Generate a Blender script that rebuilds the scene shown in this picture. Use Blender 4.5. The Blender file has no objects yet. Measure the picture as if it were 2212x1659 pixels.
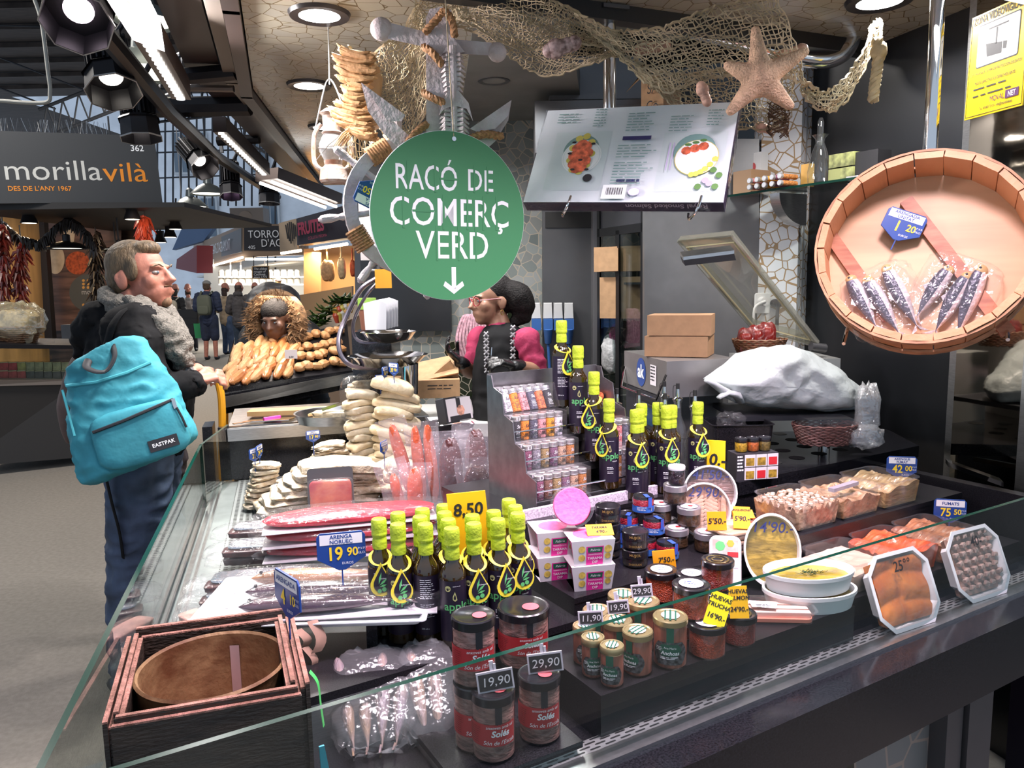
import bpy, math, random
from mathutils import Vector as V, Matrix as Mx, Euler, noise
R = math.radians
random.seed(7)
S = bpy.context.scene
COL = S.collection
# ---------------------------------------------------------------- camera
FPX = 1650.0
PIT, ROL = math.atan((829.5-610)/FPX), 0.018
CAMP = V((0,0,1.62))
_f = V((0,math.cos(PIT),-math.sin(PIT)));_u0 = V((0,math.sin(PIT),math.cos(PIT)));_r0 = V((1,0,0))
_r = _r0*math.cos(ROL)-_u0*math.sin(ROL);_u = _u0*math.cos(ROL)+_r0*math.sin(ROL)
cd = bpy.data.cameras.new('camera');cam = bpy.data.objects.new('camera',cd);COL.objects.link(cam)
cam.matrix_world = Mx(((_r.x,_u.x,-_f.x,0),(_r.y,_u.y,-_f.y,0),(_r.z,_u.z,-_f.z,1.62),(0,0,0,1)))
cd.sensor_width = 36;cd.lens = 36*FPX/2212;cd.clip_start = .02;cd.clip_end = 200
S.camera = cam
# ---------------------------------------------------------------- world, exposure, lamps' own light
w = bpy.data.worlds.new('world');S.world = w;w.use_nodes = True
_b = w.node_tree.nodes['Background'];_b.inputs[0].default_value = (.66,.8,1,1);_b.inputs[1].default_value = .75
S.view_settings.view_transform = 'Standard';S.view_settings.look = 'None';S.view_settings.gamma = 1
S.view_settings.use_curve_mapping = False;S.view_settings.exposure = 0.0
cy = S.cycles
cy.use_denoising = True
cy.max_bounces = 10;cy.diffuse_bounces = 3;cy.glossy_bounces = 4;cy.transmission_bounces = 6;cy.transparent_max_bounces = 24
cy.caustics_reflective = False;cy.caustics_refractive = False;cy.sample_clamp_indirect = 4;cy.use_light_tree = True
def lamp(name,kind,loc,power,col=(1,1,1),size=.2,to=None,spot=None,blend=.5,spread=None):
 d = bpy.data.lights.new(name,kind);d.energy = power;d.color = col
 if kind =='AREA':
  d.shape = 'DISK';d.size = size
  if spread:d.spread = R(spread)
 else:d.shadow_soft_size = size
 if kind =='SPOT':d.spot_size = R(spot);d.spot_blend = blend
 o = bpy.data.objects.new(name,d);COL.objects.link(o);o.location = loc
 if to is not None:o.rotation_euler = (V(to)-V(loc)).to_track_quat('-Z','Y').to_euler()
 return o
 # the stall's frames: pixels to rays, the front counter's own axes (u along its front glass, v inward)
def ray(px,py):return _f+_r*((px-1106)/FPX)-_u*((py-829.5)/FPX)
def at(px,py,z):
 q = ray(px,py);return CAMP+q*((z-1.62)/q.z)
def pd(px,py,d):
 q = ray(px,py);return CAMP+q*(d/q.y)
def mpx(d):return d/FPX
D1 = V((.8638,.5039));N1 = V((-.5039,.8638));O1 = V((-.5726,.8188));D2 = V((-.287,.958));A1 = math.atan2(.5039,.8638);A2 = math.atan2(.958,-.287)
def F(u,v,z=0):
 q = O1+D1*u+N1*v;return V((q.x,q.y,z))
def uv(p):
 q = V((p[0],p[1]))-O1;return q.dot(D1), q.dot(N1)
def G(u,v,z=0):
 q = O1+D2*u+V((.958,.287))*v;return V((q.x,q.y,z))
 # stall and aisle lamps; counter spots, rear and aisle ones are bare, without housings
PINK = (1,.80,.93);WARM = (1,.9,.78);COOL = (.85,.95,1)
for u_, v_, pw in ((.5,.1,10),(1.05,-.02,15),(1.65,-.05,15)):
 lamp('counter_spot','AREA',F(u_,v_,2.45),pw,PINK,.25,F(u_+.02,v_+.22,.9),spread=110)
for g, pw in ((1.45,9),(2.2,10)):
 lamp('side_counter_spot','AREA',G(g,.3,2.45),pw,(1,.93,.9),.2,G(g,.35,.9),spread=95)
lamp('led_bar_light','AREA',pd(320,100,2.6)+V((.03,0,-.03)),20,(1,.95,.94),.35,pd(930,330,2.3),spread=170)
lamp('track_spot_light','SPOT',pd(180,80,2.15),60,(1,.86,.92),.08,pd(930,300,2.4),60)
lamp('led_strip_light','AREA',pd(2060,5,2.1),1.6,(.95,1,1),.3,pd(1900,700,2.2),spread=170)
lamp('rear_light','AREA',(.2,3.3,2.44),5,COOL,.3,(.2,3.3,0),spread=150)
lamp('aisle_light','AREA',(-5.5,12,5.2),420,(1,.93,.85),2,(-5.5,12,0));lamp('aisle_light','AREA',(-4.2,5,4.4),150,(1,.95,.9),1.2,(-3,5,0))
# ---------------------------------------------------------------- materials
MATS = {}
def mat(n,c=(.5,.5,.5),r=.5,m=0,ns=None,bump=0,bs=60,em=0,ec=None,tr=0,co=0,al=1,sss=0,sp=.5,c2=None,st=None):
 """principled; ns=(scale, amount): value noise in the colour; c2 colour the noise mixes to; st = object-space stretch of the noise"""
 if n in MATS:return MATS[n]
 k = bpy.data.materials.new(n);k.use_nodes = True;N = k.node_tree.nodes;L = k.node_tree.links;p = N['Principled BSDF'];MATS[n] = k
 c = tuple(c)+(1,)
 p.inputs['Base Color'].default_value = c;p.inputs['Roughness'].default_value = r;p.inputs['Metallic'].default_value = m
 p.inputs['Specular IOR Level'].default_value = sp
 p.inputs['Transmission Weight'].default_value = tr;p.inputs['Coat Weight'].default_value = co;p.inputs['Coat Roughness'].default_value = .08;p.inputs['Alpha'].default_value = al
 if sss:p.inputs['Subsurface Weight'].default_value = sss;p.inputs['Subsurface Scale'].default_value = .01
 if em:p.inputs['Emission Strength'].default_value = em;p.inputs['Emission Color'].default_value = tuple(ec or c[:3])+(1,)
 tc = mp = None
 if ns or bump:
  tc = N.new('ShaderNodeTexCoord');mp = N.new('ShaderNodeMapping');L.new(tc.outputs['Object'],mp.inputs[0])
  if st:mp.inputs['Scale'].default_value = st
 if ns:
  t = N.new('ShaderNodeTexNoise');t.inputs['Scale'].default_value = ns[0];t.inputs['Detail'].default_value = 4;L.new(mp.outputs[0],t.inputs[0])
  cr = N.new('ShaderNodeValToRGB');L.new(t.outputs[0],cr.inputs[0]);a = ns[1]
  cr.color_ramp.elements[0].position = .35;cr.color_ramp.elements[1].position = .65
  cr.color_ramp.elements[0].color = tuple(x*(1-a) for x in c[:3])+(1,) if c2 is None else tuple(c2)+(1,)
  cr.color_ramp.elements[1].color = tuple(min(1,x*(1+a*.6)) for x in c[:3])+(1,) if c2 is None else c
  L.new(cr.outputs[0],p.inputs['Base Color'])
 if bump:
  t = N.new('ShaderNodeTexNoise');t.inputs['Scale'].default_value = bs;t.inputs['Detail'].default_value = 3;L.new(mp.outputs[0],t.inputs[0])
  b = N.new('ShaderNodeBump');b.inputs['Strength'].default_value = bump;b.inputs['Distance'].default_value = .01;L.new(t.outputs[0],b.inputs['Height']);L.new(b.outputs[0],p.inputs['Normal'])
 return k
def film(n,c=(1,1,1),refl=.12,rough=.06,haze=0,bump=0,bs=40,hc=(.9,.9,.92),gz=.8):
 """clear sheet: transparent + glossy by facing, optional milky diffuse share"""
 if n in MATS:return MATS[n]
 k = bpy.data.materials.new(n);k.use_nodes = True;N = k.node_tree.nodes;L = k.node_tree.links;N.remove(N['Principled BSDF']);MATS[n] = k
 t = N.new('ShaderNodeBsdfTransparent');t.inputs[0].default_value = tuple(c)+(1,)
 g = N.new('ShaderNodeBsdfGlossy');g.inputs['Roughness'].default_value = rough
 lw = N.new('ShaderNodeLayerWeight');lw.inputs[0].default_value = .5
 pw = N.new('ShaderNodeMath');pw.operation = 'POWER';L.new(lw.outputs['Facing'],pw.inputs[0]);pw.inputs[1].default_value = 4
 mr = N.new('ShaderNodeMapRange');L.new(pw.outputs[0],mr.inputs[0]);mr.inputs[3].default_value = refl*.45;mr.inputs[4].default_value = min(.95,refl*.45+gz)
 mx = N.new('ShaderNodeMixShader');L.new(mr.outputs[0],mx.inputs[0]);L.new(t.outputs[0],mx.inputs[1]);L.new(g.outputs[0],mx.inputs[2])
 out = mx
 if haze:
  d = N.new('ShaderNodeBsdfDiffuse');d.inputs[0].default_value = tuple(hc)+(1,)
  m2 = N.new('ShaderNodeMixShader');m2.inputs[0].default_value = haze;L.new(mx.outputs[0],m2.inputs[1]);L.new(d.outputs[0],m2.inputs[2]);out = m2
 if bump:
  tc = N.new('ShaderNodeTexCoord');x = N.new('ShaderNodeTexNoise');x.inputs['Scale'].default_value = bs;L.new(tc.outputs['Object'],x.inputs[0])
  b = N.new('ShaderNodeBump');b.inputs['Strength'].default_value = bump;b.inputs['Distance'].default_value = .02;L.new(x.outputs[0],b.inputs['Height']);L.new(b.outputs[0],g.inputs['Normal']);L.new(b.outputs[0],lw.inputs['Normal'])
 L.new(out.outputs[0],N['Material Output'].inputs[0])
 return k
def mosaic(n,cols,grout,scale,gw=.03,rough=.25,bump=.3,zone=None,st=None):
 """broken-tile mosaic: voronoi cells in a few glazes, grout lines; zone=(colour, z0, z1, noise scale): patches of another glaze"""
 k = bpy.data.materials.new(n);k.use_nodes = True;N = k.node_tree.nodes;L = k.node_tree.links;p = N['Principled BSDF'];MATS[n] = k
 tc = N.new('ShaderNodeTexCoord');mp = N.new('ShaderNodeMapping');L.new(tc.outputs['Object'],mp.inputs[0])
 if st:mp.inputs['Scale'].default_value = st
 e = N.new('ShaderNodeTexVoronoi');e.feature = 'DISTANCE_TO_EDGE';c = N.new('ShaderNodeTexVoronoi')
 for q in (e,c):q.inputs['Scale'].default_value = scale;L.new(mp.outputs[0],q.inputs['Vector'])
 cr = N.new('ShaderNodeValToRGB');cr.color_ramp.interpolation = 'CONSTANT';sx = N.new('ShaderNodeSeparateColor');L.new(c.outputs['Color'],sx.inputs[0]);L.new(sx.outputs[0],cr.inputs[0])
 E = cr.color_ramp.elements
 while len(E)<len(cols):E.new(.5)
 for i, cc in enumerate(cols):E[i].position = i/len(cols);E[i].color = tuple(cc)+(1,)
 src = cr.outputs[0]
 if zone:
  nz = N.new('ShaderNodeTexNoise');nz.inputs['Scale'].default_value = zone[1];L.new(c.outputs['Position'],nz.inputs[0])
  th = N.new('ShaderNodeMath');th.operation = 'GREATER_THAN';L.new(nz.outputs[0],th.inputs[0]);th.inputs[1].default_value = zone[2]
  mz = N.new('ShaderNodeMix');mz.data_type = 'RGBA';L.new(th.outputs[0],mz.inputs[0]);L.new(src,mz.inputs[6]);mz.inputs[7].default_value = tuple(zone[0])+(1,);src = mz.outputs[2]
 lt = N.new('ShaderNodeMath');lt.operation = 'LESS_THAN';L.new(e.outputs['Distance'],lt.inputs[0]);lt.inputs[1].default_value = gw
 mx = N.new('ShaderNodeMix');mx.data_type = 'RGBA';L.new(lt.outputs[0],mx.inputs[0]);L.new(src,mx.inputs[6]);mx.inputs[7].default_value = tuple(grout)+(1,);L.new(mx.outputs[2],p.inputs['Base Color'])
 p.inputs['Roughness'].default_value = rough
 if bump:
  b = N.new('ShaderNodeBump');b.inputs['Strength'].default_value = bump;b.inputs['Distance'].default_value = .005
  mm = N.new('ShaderNodeMath');mm.operation = 'MINIMUM';L.new(e.outputs['Distance'],mm.inputs[0]);mm.inputs[1].default_value = gw*2;L.new(mm.outputs[0],b.inputs['Height']);L.new(b.outputs[0],p.inputs['Normal'])
 return k
 # ---------------------------------------------------------------- mesh building
class MB:
 def __init__(s):s.v = [];s.f = [];s.mi = [];s.m = 0;s.T = Mx()
 def add(s,vs,fs):
  b = len(s.v);s.v+=[s.T@V(p) for p in vs];s.f+=[[i+b for i in f] for f in fs];s.mi+=[s.m]*len(fs);return s
 def box(s,c,d,rz=0,M=None):
  x, y, z = d[0]/2, d[1]/2, d[2]/2;q = (M or Mx())@Mx.Rotation(rz,4,'Z') if (rz or M) else None
  vs = [(i,j,k) for i in (-x,x) for j in (-y,y) for k in (-z,z)]
  if q:vs = [q@V(p) for p in vs]
  return s.add([V(p)+V(c) for p in vs],[(0,1,3,2),(4,6,7,5),(0,4,5,1),(2,3,7,6),(0,2,6,4),(1,5,7,3)])
 def prism(s,poly,z0,z1,ch=0,M=None,taper=1):
  """polygon in xy extruded along z, optionally chamfered and tapered at the bottom"""
  M = M or Mx();n = len(poly);cx = sum(p[0] for p in poly)/n;cy_ = sum(p[1] for p in poly)/n
  def ring(z,sc,ins):
   o = []
   for x, y in poly:
    dx, dy = (x-cx)*sc, (y-cy_)*sc;l = math.hypot(dx,dy) or 1;f_ = max(0,(l-ins)/l);o.append(M@V((cx+dx*f_,cy_+dy*f_,z)))
   return o
  rs = [ring(z0,taper,ch),ring(z0+ch,taper,0),ring(z1-ch,1,0),ring(z1,1,ch)] if ch else [ring(z0,taper,0),ring(z1,1,0)]
  vs = [p for q in rs for p in q];fs = [list(range(n))[::-1],[len(vs)-n+i for i in range(n)]]
  for k in range(len(rs)-1):
   for i in range(n):j = (i+1)%n;fs.append((k*n+i,k*n+j,k*n+n+j,k*n+n+i))
  return s.add(vs,fs)
 def lathe(s,prof,n=24,c=(0,0,0),M=None,cap=True):
  M = M or Mx();c = V(c);vs = [];fs = [];m = len(prof)
  for r_, z in prof:
   for i in range(n):a = 2*math.pi*i/n;vs.append(c+M@V((r_*math.cos(a),r_*math.sin(a),z)))
  for k in range(m-1):
   for i in range(n):j = (i+1)%n;fs.append((k*n+i,k*n+j,k*n+n+j,k*n+n+i))
  if cap:fs+=[list(range(n))[::-1],[(m-1)*n+i for i in range(n)]]
  return s.add(vs,fs)
 def cyl(s,a,b,r_,r2=None,n=12,cap=True):
  a, b = V(a), V(b);q = (b-a);M = q.to_track_quat('Z','Y').to_matrix().to_4x4()
  return s.lathe([(r_,0),(r_ if r2 is None else r2,q.length)],n,a,M,cap)
 def tube(s,pts,r_,n=8,closed=False,flat=1.0):
  pts = [V(p) for p in pts];m = len(pts);vs = [];fs = [];up = None
  for i, p in enumerate(pts):
   t = (pts[(i+1)%m]-pts[i-1]) if closed else (pts[min(i+1,m-1)]-pts[max(i-1,0)]);t = t.normalized() if t.length>1e-9 else V((0,0,1))
   if up is None:up = t.orthogonal().normalized() if abs(t.z)>.9 else V((0,0,1))
   x = t.cross(up);x = x.normalized() if x.length>1e-6 else t.orthogonal().normalized();y = x.cross(t);up = y
   rr = r_[i] if isinstance(r_,(list,tuple)) else r_
   for k in range(n):a = 2*math.pi*k/n;vs.append(p+x*(rr*math.cos(a))+y*(rr*flat*math.sin(a)))
  for i in range(m if closed else m-1):
   j = (i+1)%m
   for k in range(n):l = (k+1)%n;fs.append((i*n+k,i*n+l,j*n+l,j*n+k))
  if not closed:fs+=[list(range(n))[::-1],[(m-1)*n+i for i in range(n)]]
  return s.add(vs,fs)
 def ell(s,c,r_,nu=16,nv=10,M=None,nz=0,nf=3):
  M = M or Mx();vs = [];fs = [];c = V(c)
  if not hasattr(r_,'__len__'):r_ = (r_,)*3
  for j in range(nv+1):
   th = math.pi*j/nv
   for i in range(nu):
    a = 2*math.pi*i/nu;d = V((math.sin(th)*math.cos(a),math.sin(th)*math.sin(a),math.cos(th)))
    k = 1+(nz*noise.noise(d*nf+c*7) if nz else 0);vs.append(c+M@V((d.x*r_[0]*k,d.y*r_[1]*k,d.z*r_[2]*k)))
  for j in range(nv):
   for i in range(nu):l = (i+1)%nu;fs.append((j*nu+i,j*nu+nu+i,j*nu+nu+l,j*nu+l))
  return s.add(vs,fs)
 def grid(s,fn,nu,nv,cu=False):
  vs = [fn(i/(nu if cu else nu-1),j/(nv-1)) for j in range(nv) for i in range(nu)];fs = []
  for j in range(nv-1):
   for i in range(nu if cu else nu-1):l = (i+1)%nu;fs.append((j*nu+i,j*nu+l,j*nu+nu+l,j*nu+nu+i))
  return s.add(vs,fs)
 def text(s,t,size,fn=None,al='CENTER',bold=0,M=None,sx=1,sh=0):
  vs, fs = textgeo(t,bold)
  w_ = max((p[0] for p in vs),default=0);x0 = {'CENTER':-w_/2,'LEFT':0,'RIGHT':-w_}[al];o = []
  for x, y in vs:
   X, Y = (x+x0)*size*sx+y*size*sh, y*size
   o.append(V(fn(X,Y)) if fn else ((M or Mx())@V((X,Y,0))))
  return s.add(o,fs)
_tc = {}
def textgeo(t,bold=0):
 k = (t,bold)
 if k not in _tc:
  c = bpy.data.curves.new('t','FONT');c.body = t;c.size = 1;c.resolution_u = 3;c.offset = bold;c.fill_mode = 'FRONT'
  o = bpy.data.objects.new('t',c);me = o.to_mesh()
  _tc[k] = ([(v.co.x,v.co.y) for v in me.vertices],[list(f.vertices) for f in me.polygons]);o.to_mesh_clear()
  bpy.data.objects.remove(o);bpy.data.curves.remove(c)
 return _tc[k]
def rrect(w_,d,r_,n=4):
 o = []
 for cx, cy_, a0 in ((w_/2-r_,d/2-r_,0),(-w_/2+r_,d/2-r_,90),(-w_/2+r_,-d/2+r_,180),(w_/2-r_,-d/2+r_,270)):
  o+=[(cx+r_*math.cos(R(a0+90*i/n)),cy_+r_*math.sin(R(a0+90*i/n))) for i in range(n+1)]
 return o
def circ(r_,n=24,ry=None):return [(r_*math.cos(2*math.pi*i/n),(ry or r_)*math.sin(2*math.pi*i/n)) for i in range(n)]
def XF(loc=(0,0,0),rz=0,rx=0,ry=0):return Mx.Translation(V(loc))@Mx.Rotation(rz,4,'Z')@Mx.Rotation(ry,4,'Y')@Mx.Rotation(rx,4,'X')
def frame(o,x,y):
 """matrix with origin o, local x along x and y near y"""
 x = V(x).normalized();z = x.cross(V(y)).normalized();y = z.cross(x);return Mx(((x.x,y.x,z.x,o[0]),(x.y,y.y,z.y,o[1]),(x.z,y.z,z.z,o[2]),(0,0,0,1)))
_mc = {}
def mkmesh(name,mb,ms,smooth=35,inv=None,vox=0,sm=0,dp=None):
 me = bpy.data.meshes.new(name);vs = [inv@p for p in mb.v] if inv else mb.v
 me.from_pydata([tuple(p) for p in vs],[],mb.f);me.validate()
 ms = ms if isinstance(ms,(list,tuple)) else [ms]
 for k in ms:me.materials.append(k)
 if vox:
  o = bpy.data.objects.new('tmp',me);COL.objects.link(o);a = o.modifiers.new('r','REMESH');a.mode = 'VOXEL';a.voxel_size = vox;a.use_smooth_shade = True
  if sm:b = o.modifiers.new('s','SMOOTH');b.iterations = sm;b.factor = .5
  dg = bpy.context.evaluated_depsgraph_get();m2 = bpy.data.meshes.new_from_object(o.evaluated_get(dg));bpy.data.objects.remove(o);bpy.data.meshes.remove(me);me = m2;me.name = name
  if dp:
   for q in me.vertices:n_ = V(q.normal);c_ = q.co*dp[1];q.co+=n_*dp[0]*(1-2.2*abs(noise.noise(V((c_.x,c_.y,c_.z*1.9)))+.4*noise.noise(c_*2.3)))
  if not len(me.materials):
   for k in ms:me.materials.append(k)
  me.polygons.foreach_set('use_smooth',[True]*len(me.polygons));return me
 if len(ms)>1 and len(me.polygons) ==len(mb.mi):me.polygons.foreach_set('material_index',mb.mi)
 if smooth:
  me.polygons.foreach_set('use_smooth',[True]*len(me.polygons))
  if smooth<180:me.set_sharp_from_angle(angle=R(smooth))
 me.update();return me
def props(o,label,cat,group=None,kind=None):
 if label:o['label'] = label
 if cat:o['category'] = cat
 if group:o['group'] = group
 if kind:o['kind'] = kind
WM = {}
def T(name,label,cat,loc=(0,0,0),rz=0,group=None,rot=None,kind=None):
 o = bpy.data.objects.new(name,None);COL.objects.link(o);o.empty_display_size = .05
 M = Mx.Translation(V(loc))@(rot.to_4x4() if rot is not None else Mx.Rotation(rz,4,'Z'));o.matrix_world = M;WM[o] = M
 props(o,label,cat,group,kind);return o
def part(name,par,ms,b,key=None,world=False,smooth=35,vox=0,sm=0,label=None,loc=None,kind=None,dp=None):
 """one mesh part under a thing; b(mb) builds it; parts with the same key share their mesh"""
 k = (name,key,tuple(x.name for x in ms) if isinstance(ms,(list,tuple)) else ms.name) if key is not None else None
 me = _mc.get(k) if k else None
 if me is None:
  if isinstance(b,MB):mb = b
  else:mb = MB();b(mb)
  me = mkmesh(name,mb,ms,smooth,WM[par].inverted() if (world and par) else None,vox,sm,dp)
  if k:_mc[k] = me
 o = bpy.data.objects.new(name,me);COL.objects.link(o)
 if par:o.parent = par;WM[o] = WM[par]
 if loc is not None:o.location = loc;WM[o] = WM[par]@Mx.Translation(V(loc))
 if label:o['label'] = label
 if kind:o['kind'] = kind
 return o
def one(name,label,cat,ms,b,loc=(0,0,0),rz=0,group=None,kind=None,smooth=35,rot=None,key=None,world=False,vox=0,sm=0):
 """a thing that is a single mesh"""
 M = Mx.Translation(V(loc))@(rot.to_4x4() if rot is not None else Mx.Rotation(rz,4,'Z'))
 k = (name,key,tuple(x.name for x in ms) if isinstance(ms,(list,tuple)) else ms.name) if key is not None else None
 me = _mc.get(k) if k else None
 if me is None:
  if isinstance(b,MB):mb = b
  else:mb = MB();b(mb)
  me = mkmesh(name,mb,ms,smooth,M.inverted() if world else None,vox,sm)
  if k:_mc[k] = me
 o = bpy.data.objects.new(name,me);COL.objects.link(o);o.matrix_world = M;WM[o] = M
 props(o,label,cat,group,kind);return o
def struct(name,ms,b,label=None,smooth=35):return one(name,label,None,ms,b,kind='structure',smooth=smooth)
def lerp(a,b,t):return a+(b-a)*t
def spline(pts,n=8):
 """catmull-rom through 3-D points"""
 P = [V(p) for p in pts];o = []
 for i in range(len(P)-1):
  a = P[max(i-1,0)];b = P[i];c = P[i+1];d = P[min(i+2,len(P)-1)]
  for k in range(n):
   t = k/n;o.append(.5*((2*b)+(-a+c)*t+(2*a-5*b+4*c-d)*t*t+(-a+3*b-3*c+d)*t**3))
 return o+[P[-1]]
def onto(fn,x0,y0,x1,y1):return lambda x, y:fn(x0+x,y0+y)
ORD = ['first','second','third','fourth','fifth','sixth','seventh','eighth','ninth','tenth','eleventh','twelfth','thirteenth','fourteenth']
# common materials
BLK = mat('black_plastic',(.012,.012,.014),.35);BLKG = mat('black_granite',(.012,.012,.015),.12,ns=(250,.6));STEEL = mat('brushed_steel',(.6,.6,.6),.3,1,ns=(40,.12),st=(1,1,12))
CHROME = mat('polished_steel',(.75,.74,.73),.08,1);WHITE = mat('white_plastic',(.85,.85,.86),.35);INK = mat('black_ink',(.015,.015,.02),.6)
CARD = mat('cardboard',(.42,.25,.13),.8,ns=(30,.12));BLUE = mat('blue_price_plastic',(.015,.06,.27),.3);YEL = mat('yellow_numerals',(.95,.68,.03),.5);WHINK = mat('white_print',(.85,.86,.88),.6)
ORANGE = mat('orange_card',(1,.42,.01),.5);YCARD = mat('yellow_card',(1,.68,.01),.45);CLEAR = film('clear_film',refl=.07,rough=.1,haze=.02,bump=.5,bs=35,gz=.22);PET = film('clear_plastic',refl=.1,rough=.05,haze=.02,gz=.5)
GLASS = film('sheet_glass',(.93,.97,.95),refl=.09,rough=.01);GEDGE = mat('glass_edge_green',(.0,.028,.017),.25,sp=.2);JARG = film('jar_glass',refl=.13,rough=.03)
# ================================================================ the stall's setting
CZ = 2.5
conc = mat('market_floor_concrete',(.27,.24,.205),.8,ns=(40,.12),bump=.25,bs=160)
struct('floor',conc, lambda b:b.add([(-12,-3,0),(10,-3,0),(10,40,0),(-12,40,0)],[(0,1,2,3)]))
beige = mosaic('ceiling_broken_tile',[(.46,.42,.34),(.42,.39,.33),(.5,.45,.36),(.44,.41,.35)],(.2,.15,.09),15,.022,.18,.5)
greyc = mat('rear_ceiling_grey',(.16,.165,.16),.8,ns=(4,.15))
e0, e1, e2 = at(520,0,CZ), at(547,192,CZ), at(700,400,CZ)
dl = (e1-e0).normalized();ea = e0-dl*1.2
inn0, inn1 = at(1225,0,CZ), at(1850,90,CZ)
def slab(pts,z0,z1):return lambda b:b.prism([(p[0],p[1]) for p in pts],z0,z1)
wr0 = at(1910,90,CZ);wdir = V((-D2.x,-D2.y,0))*-1
wfar = wr0+wdir*.55;wnear = wr0-wdir*.75
cin = inn0-(inn1-inn0).normalized()*.3
struct('ceiling',beige,slab([ea,e0,e1,e2,e2+V((1.2,0,0)),V((-.25,4.2,0)),cin,inn1,wr0,wnear,wnear+V((.1,-1.5,0))],CZ,CZ+.12))
struct('ceiling_rear',greyc,slab([e2+V((1.2,0,0)),V((-.25,4.2,0)),cin,inn0,V((.45,4.6,0)),V((.45,5.6,0))],CZ-.01,CZ+.1))
struct('ceiling_void',mat('black_void',(.006,.006,.007),.9),slab([inn0,inn1,wr0,wfar+V((.3,1.5,0)),V((.45,5.6,0))],CZ+.5,CZ+.6))
# fascia: layered brown metal trims along the edge of the ceiling
fas = mat('brown_painted_metal',(.055,.038,.035),.35,.3);fasl = mat('grey_brown_metal',(.17,.14,.12),.4,.4)
def trim(off,wd,z0,z1):
 def f(b):
  pts = [ea,e0,e1,e2]
  for i in range(3):
   p, q = pts[i], pts[i+1];d = (q-p).normalized();n = V((-d.y,d.x,0));b.box((p+q)/2+n*off+V((0,0,(z0+z1)/2-CZ)),((q-p).length+.03,wd,z1-z0),math.atan2(d.y,d.x))
 return f
struct('trim_1',fas,trim(.03,.05,CZ-.04,CZ+.16));struct('trim_2',fasl,trim(.09,.05,CZ+.02,CZ+.1));struct('trim_3',fas,trim(.2,.14,CZ+.06,CZ+.2))
struct('trim_4',mat('black_metal_beam',(.012,.012,.013),.4), lambda b:b.box((inn0+inn1)/2+V((0,0,-.005)),((inn1-inn0).length+1.2,.05,.09),math.atan2((inn1-inn0).y,(inn1-inn0).x)))
# downlights
ring = mat('downlight_ring',(.03,.027,.03),.3);lens = mat('downlight_lens',(1,1,1),.5,em=16,ec=(1,.97,.98))
dls = [(690,33,.095,'big round downlight nearest the ceiling edge above the green sign',18),(668,185,.093,'second round downlight along the ceiling edge, left of the dried fish string',16),(700,275,.085,'far round downlight partly hidden behind the hanging white lantern',10),(1067,173,.07,'small round downlight in the grey rear ceiling right of the anchor',14),(1900,3,.10,'round downlight cut by the top edge of the picture near the steel pole',18)]
for x, y, r_, lb, pw in dls:
 p = at(x,y,CZ-.006);d = T('downlight',lb,'ceiling light',p,group='ceiling downlights')
 part('trim_ring',d,ring, lambda b:b.lathe([(r_*.7,-.004),(r_*1.0,-.006),(r_*1.06,.006),(r_*.7,.006)],32,cap=False),smooth=50)
 part('lens',d,lens, lambda b:b.lathe([(r_*.72,-.002),(r_*.72,.005)],32))
 lamp('downlight_lamp','AREA',p+V((0,0,-.02)),pw,(1,.95,.93),.15,p+V((0,0,-1)),spread=150)
 # back and right walls
mos = mosaic('grey_mosaic_wall',[(.17,.19,.18),(.22,.24,.23),(.13,.15,.145),(.19,.2,.19),(.26,.27,.26)],(.34,.3,.24),18,.035,.2,zone=((.012,.018,.008),1.7,.6))
mosw = mosaic('white_mosaic',[(.62,.62,.64),(.66,.66,.68),(.58,.58,.6)],(.33,.22,.12),22,.045,.2)
blkw = mat('black_wall_panel',(.011,.012,.014),.3,ns=(3,.2));DG = mat('dark_grey_steel',(.12,.12,.125),.4,.7,ns=(5,.1))
bw = 4.3
struct('wall_back',mos, lambda b:b.box((-.01,bw+.05,1.25),(1.62,.1,2.5)))
struct('wall_right',blkw, lambda b:b.prism([(wnear.x,wnear.y),(wnear.x+.1,wnear.y),(wfar.x+.1,wfar.y),(wfar.x,wfar.y)],0,3))
dR = V((D2.x,D2.y,0));nR = V((-.958,-.287,0))
cA = pd(1638,600,3.42);cB = pd(1722,600,3.36)
struct('trim_5',mosw, lambda b:b.prism([(cA.x,cA.y),(cB.x,cB.y),(cB.x+.1,cB.y+.1),(cA.x,cA.y+.1)],0,CZ+.4))
struct('wall_end',mat('pale_wall_curve',(.5,.5,.52),.6), lambda b:b.prism([(cB.x+.03,cB.y+.02),(wfar.x+.02,wfar.y-.05),(wfar.x+.1,wfar.y+.1),(cB.x+.1,cB.y+.15)],0,CZ+.4))
struct('wall_sky_block',blkw, lambda b:b.box((1.35,5.7,1.6),(2.6,.1,3.2)))  # dark wall added at the back to block the sky showing through
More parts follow.
